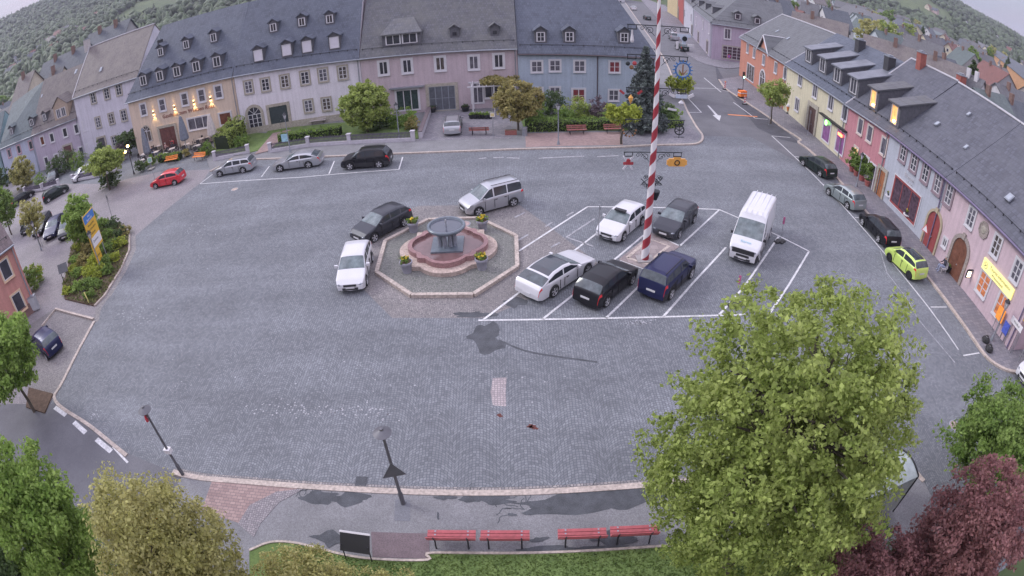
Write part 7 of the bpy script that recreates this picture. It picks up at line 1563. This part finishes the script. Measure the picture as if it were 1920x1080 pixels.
scatter(24, 62, 66, 150, 19, 'e', .95); scatter(22, 60, 150, 330, 23, 'e', .8); scatter(24, 60, 330, 640, 33, 'e', .75); scatter(-66, -36, 100, 330, 26, 'w', .6); scatter(-36, 22, 92, 300, 26, 'n', .75)
for px, py in [S2(190, 615), S2(400, 560), S2(360, 590), S2(480, 475), S2(545, 405), S2(610, 385), S2(740, 305), S2(700, 300), S2(800, 245), S2(920, 240), S2(965, 205), S2(1105, 130), S2(1170, 50), S2(90, 785), S2(135, 740), S2(225, 685), S2(640, 470), S2(1010, 260), R2(1340, 590), R2(1460, 690), R2(1600, 800), R2(1440, 780), R2(1160, 530), R2(1100, 440), R2(1270, 520), R2(880, 340), R2(530, 190), R2(390, 130)]:
    g = ray_ground(px, py, 150)
    if g: place_house(*g, rnd.choice([0, 2, 1, 0, 4]), 'w' if px < 900 else 'e')
# town trees
tsrc = {}
def town_tree(x, y, z, k, ar, s):
    key = (k, ar); nm = ['round green tree', 'olive spring tree', 'dark conifer'][k]; lab = f'{nm} among the roofs {area[ar]}'
    if key not in tsrc:
        t = thing('town_tree', lab, 'tree', (0, 0, 0), 0, nm+'s '+area[ar]); tsrc[key] = t
        R = [(3.6, 3.6, 3.8), (4.2, 4.0, 4.4), (2.0, 2.0, 5.5)][k]; P_, ou, _ = crown_pts((0, 0, R[2]+1.8), R, 70, 14, 1.0, 300+k, .45)
        if k == 2: f = np.clip(1.25-(P_[:, 2]-1)/11.5, .08, 1.2); P_[:, :2] *= f[:, None]*1.3
        quads_object('crown', leaves(P_, .75, ou), [LM, LOL, LD][k], t); MB().tube((0, 0, -1), (0, 0, 4), .3, .2, 6).build('trunk', BARK, t)
    else: t = copy_tree(tsrc[key])
    t.location = (x, y, z); t.scale = (s, s, s*rnd.uniform(.85, 1.15)); t.rotation_euler = (0, 0, rnd.random()*6)
def tscatter(az0, az1, r0, r1, step, ar, p, w):
    r = r0
    while r < r1:
        n = int(radians(az1-az0)*r/step)
        for i in range(n):
            az = radians(az0+(az1-az0)*(i+rnd.random())/n); rr = r+rnd.uniform(-.5, .5)*step; x, y = rr*sin(az), rr*cos(az)
            if rnd.random() > p or near_rows(x, y) or not free(x, y, 2.2): continue
            town_tree(x, y, terrain_h(x, y), rnd.choices([0, 1, 2], w)[0], ar, rnd.uniform(.7, 1.25))
        r += step
tscatter(26, 60, 80, 300, 22, 'e', .22, (3, 3, 2)); tscatter(24, 60, 300, 620, 30, 'e', .5, (3, 3, 2)); tscatter(-64, -36, 105, 420, 22, 'w', .45, (3, 3, 1)); tscatter(-36, 20, 95, 400, 27, 'n', .5, (3, 3, 1))
for i, (x, y) in enumerate([G(1665, 48, 6), G(1690, 30, 6), G(1705, 52, 6), G(1720, 25, 6), G(1650, 22, 6), G(1682, 12, 6)]):
    f = .62; tree('park_tree', ['left front', 'middle', 'right front', 'right back', 'left back', 'furthest'][i]+' tree of the big olive clump at the upper right', (x*f, y*f), 7.5, (5.5, 5, 5), LOL if i % 2 else LB, 400+i, nc=110, per=30, leaf=.5, cr=1.1, trunk_r=.3, limbs=6, group='big olive trees at the upper right')
# woods on the hills: one mass
g = np.random.default_rng(77); V = []; F = []; base_f = np.array([(0, 1, 2), (0, 2, 3), (0, 3, 4), (0, 4, 5), (0, 5, 1), (6, 2, 1), (6, 3, 2), (6, 4, 3), (6, 5, 4), (6, 1, 5)])
pts = []
while len(pts) < 26000:
    az = radians(g.uniform(-66, 64)); r = 330+g.uniform(0, 1)**.85*1400; x, y = r*sin(az), r*cos(az); s = sin(x*.0071+1.3)+sin(y*.0058+.4)+.9*sin((x+y)*.0121+2)+.5*sin((x-y)*.021)
    hcut = (r-330)/1300
    if x > 0 and r < 600: continue
    if s+hcut*2.6 < (-1.3 if x < 0 else -.9): continue
    pts.append((x, y, terrain_h(x, y), g.uniform(.7, 1.35), hypot(x, y)))
arr = []
for i, (x, y, z, s, r) in enumerate(pts):
    con = i % 4 == 0; R = (3.2 if con else 5.2)*s; H = (11 if con else 8.5)*s; zm = .2 if con else .62
    v = [(x, y, z+H)]; a0 = g.uniform(0, 6.3)
    for k in range(5): a = a0+k*2*pi/5; q = R*g.uniform(.75, 1.2); v.append((x+q*cos(a), y+q*sin(a), z+H*zm*g.uniform(.8, 1.2)))
    v.append((x, y, z)); arr.append(v)
arr = np.array(arr, dtype=np.float32); n = len(arr); fs = (base_f[None]+7*np.arange(n)[:, None, None]).reshape(-1, 3)
me = bpy.data.meshes.new('forest'); me.vertices.add(n*7); me.vertices.foreach_set('co', arr.reshape(-1)); me.loops.add(len(fs)*3); me.loops.foreach_set('vertex_index', fs.reshape(-1).astype(np.int32)); me.polygons.add(len(fs)); me.polygons.foreach_set('loop_start', np.arange(0, len(fs)*3, 3, dtype=np.int32)); me.polygons.foreach_set('loop_total', np.full(len(fs), 3, dtype=np.int32)); me.materials.append(leafmat('forest_green', (.04, .06, .038), col2=(.09, .12, .055), tr=0, isl=.45)); me.update(calc_edges=True)
tag(link(bpy.data.objects.new('forest', me)), 'mixed forest covering the far hills around the town', 'forest', kind='stuff')

# ================================================================= evening haze between here and the hills
hm = bpy.data.materials.new('haze_air'); hm.use_nodes = True; hn = hm.node_tree; hn.nodes.clear(); ho = nd(hn, 'ShaderNodeOutputMaterial'); hv = nd(hn, 'ShaderNodeVolumePrincipled')
hv.inputs['Color'].default_value = (.80, .82, .95, 1); hv.inputs['Density'].default_value = .00022; hv.inputs['Anisotropy'].default_value = .1; hn.links.new(hv.outputs[0], ho.inputs['Volume'])
tag(MB().box(-4100, 4100, -4100, 4100, -2, 245).build('haze', hm), 'thin lavender evening haze over the town and hills', 'haze', kind='stuff')
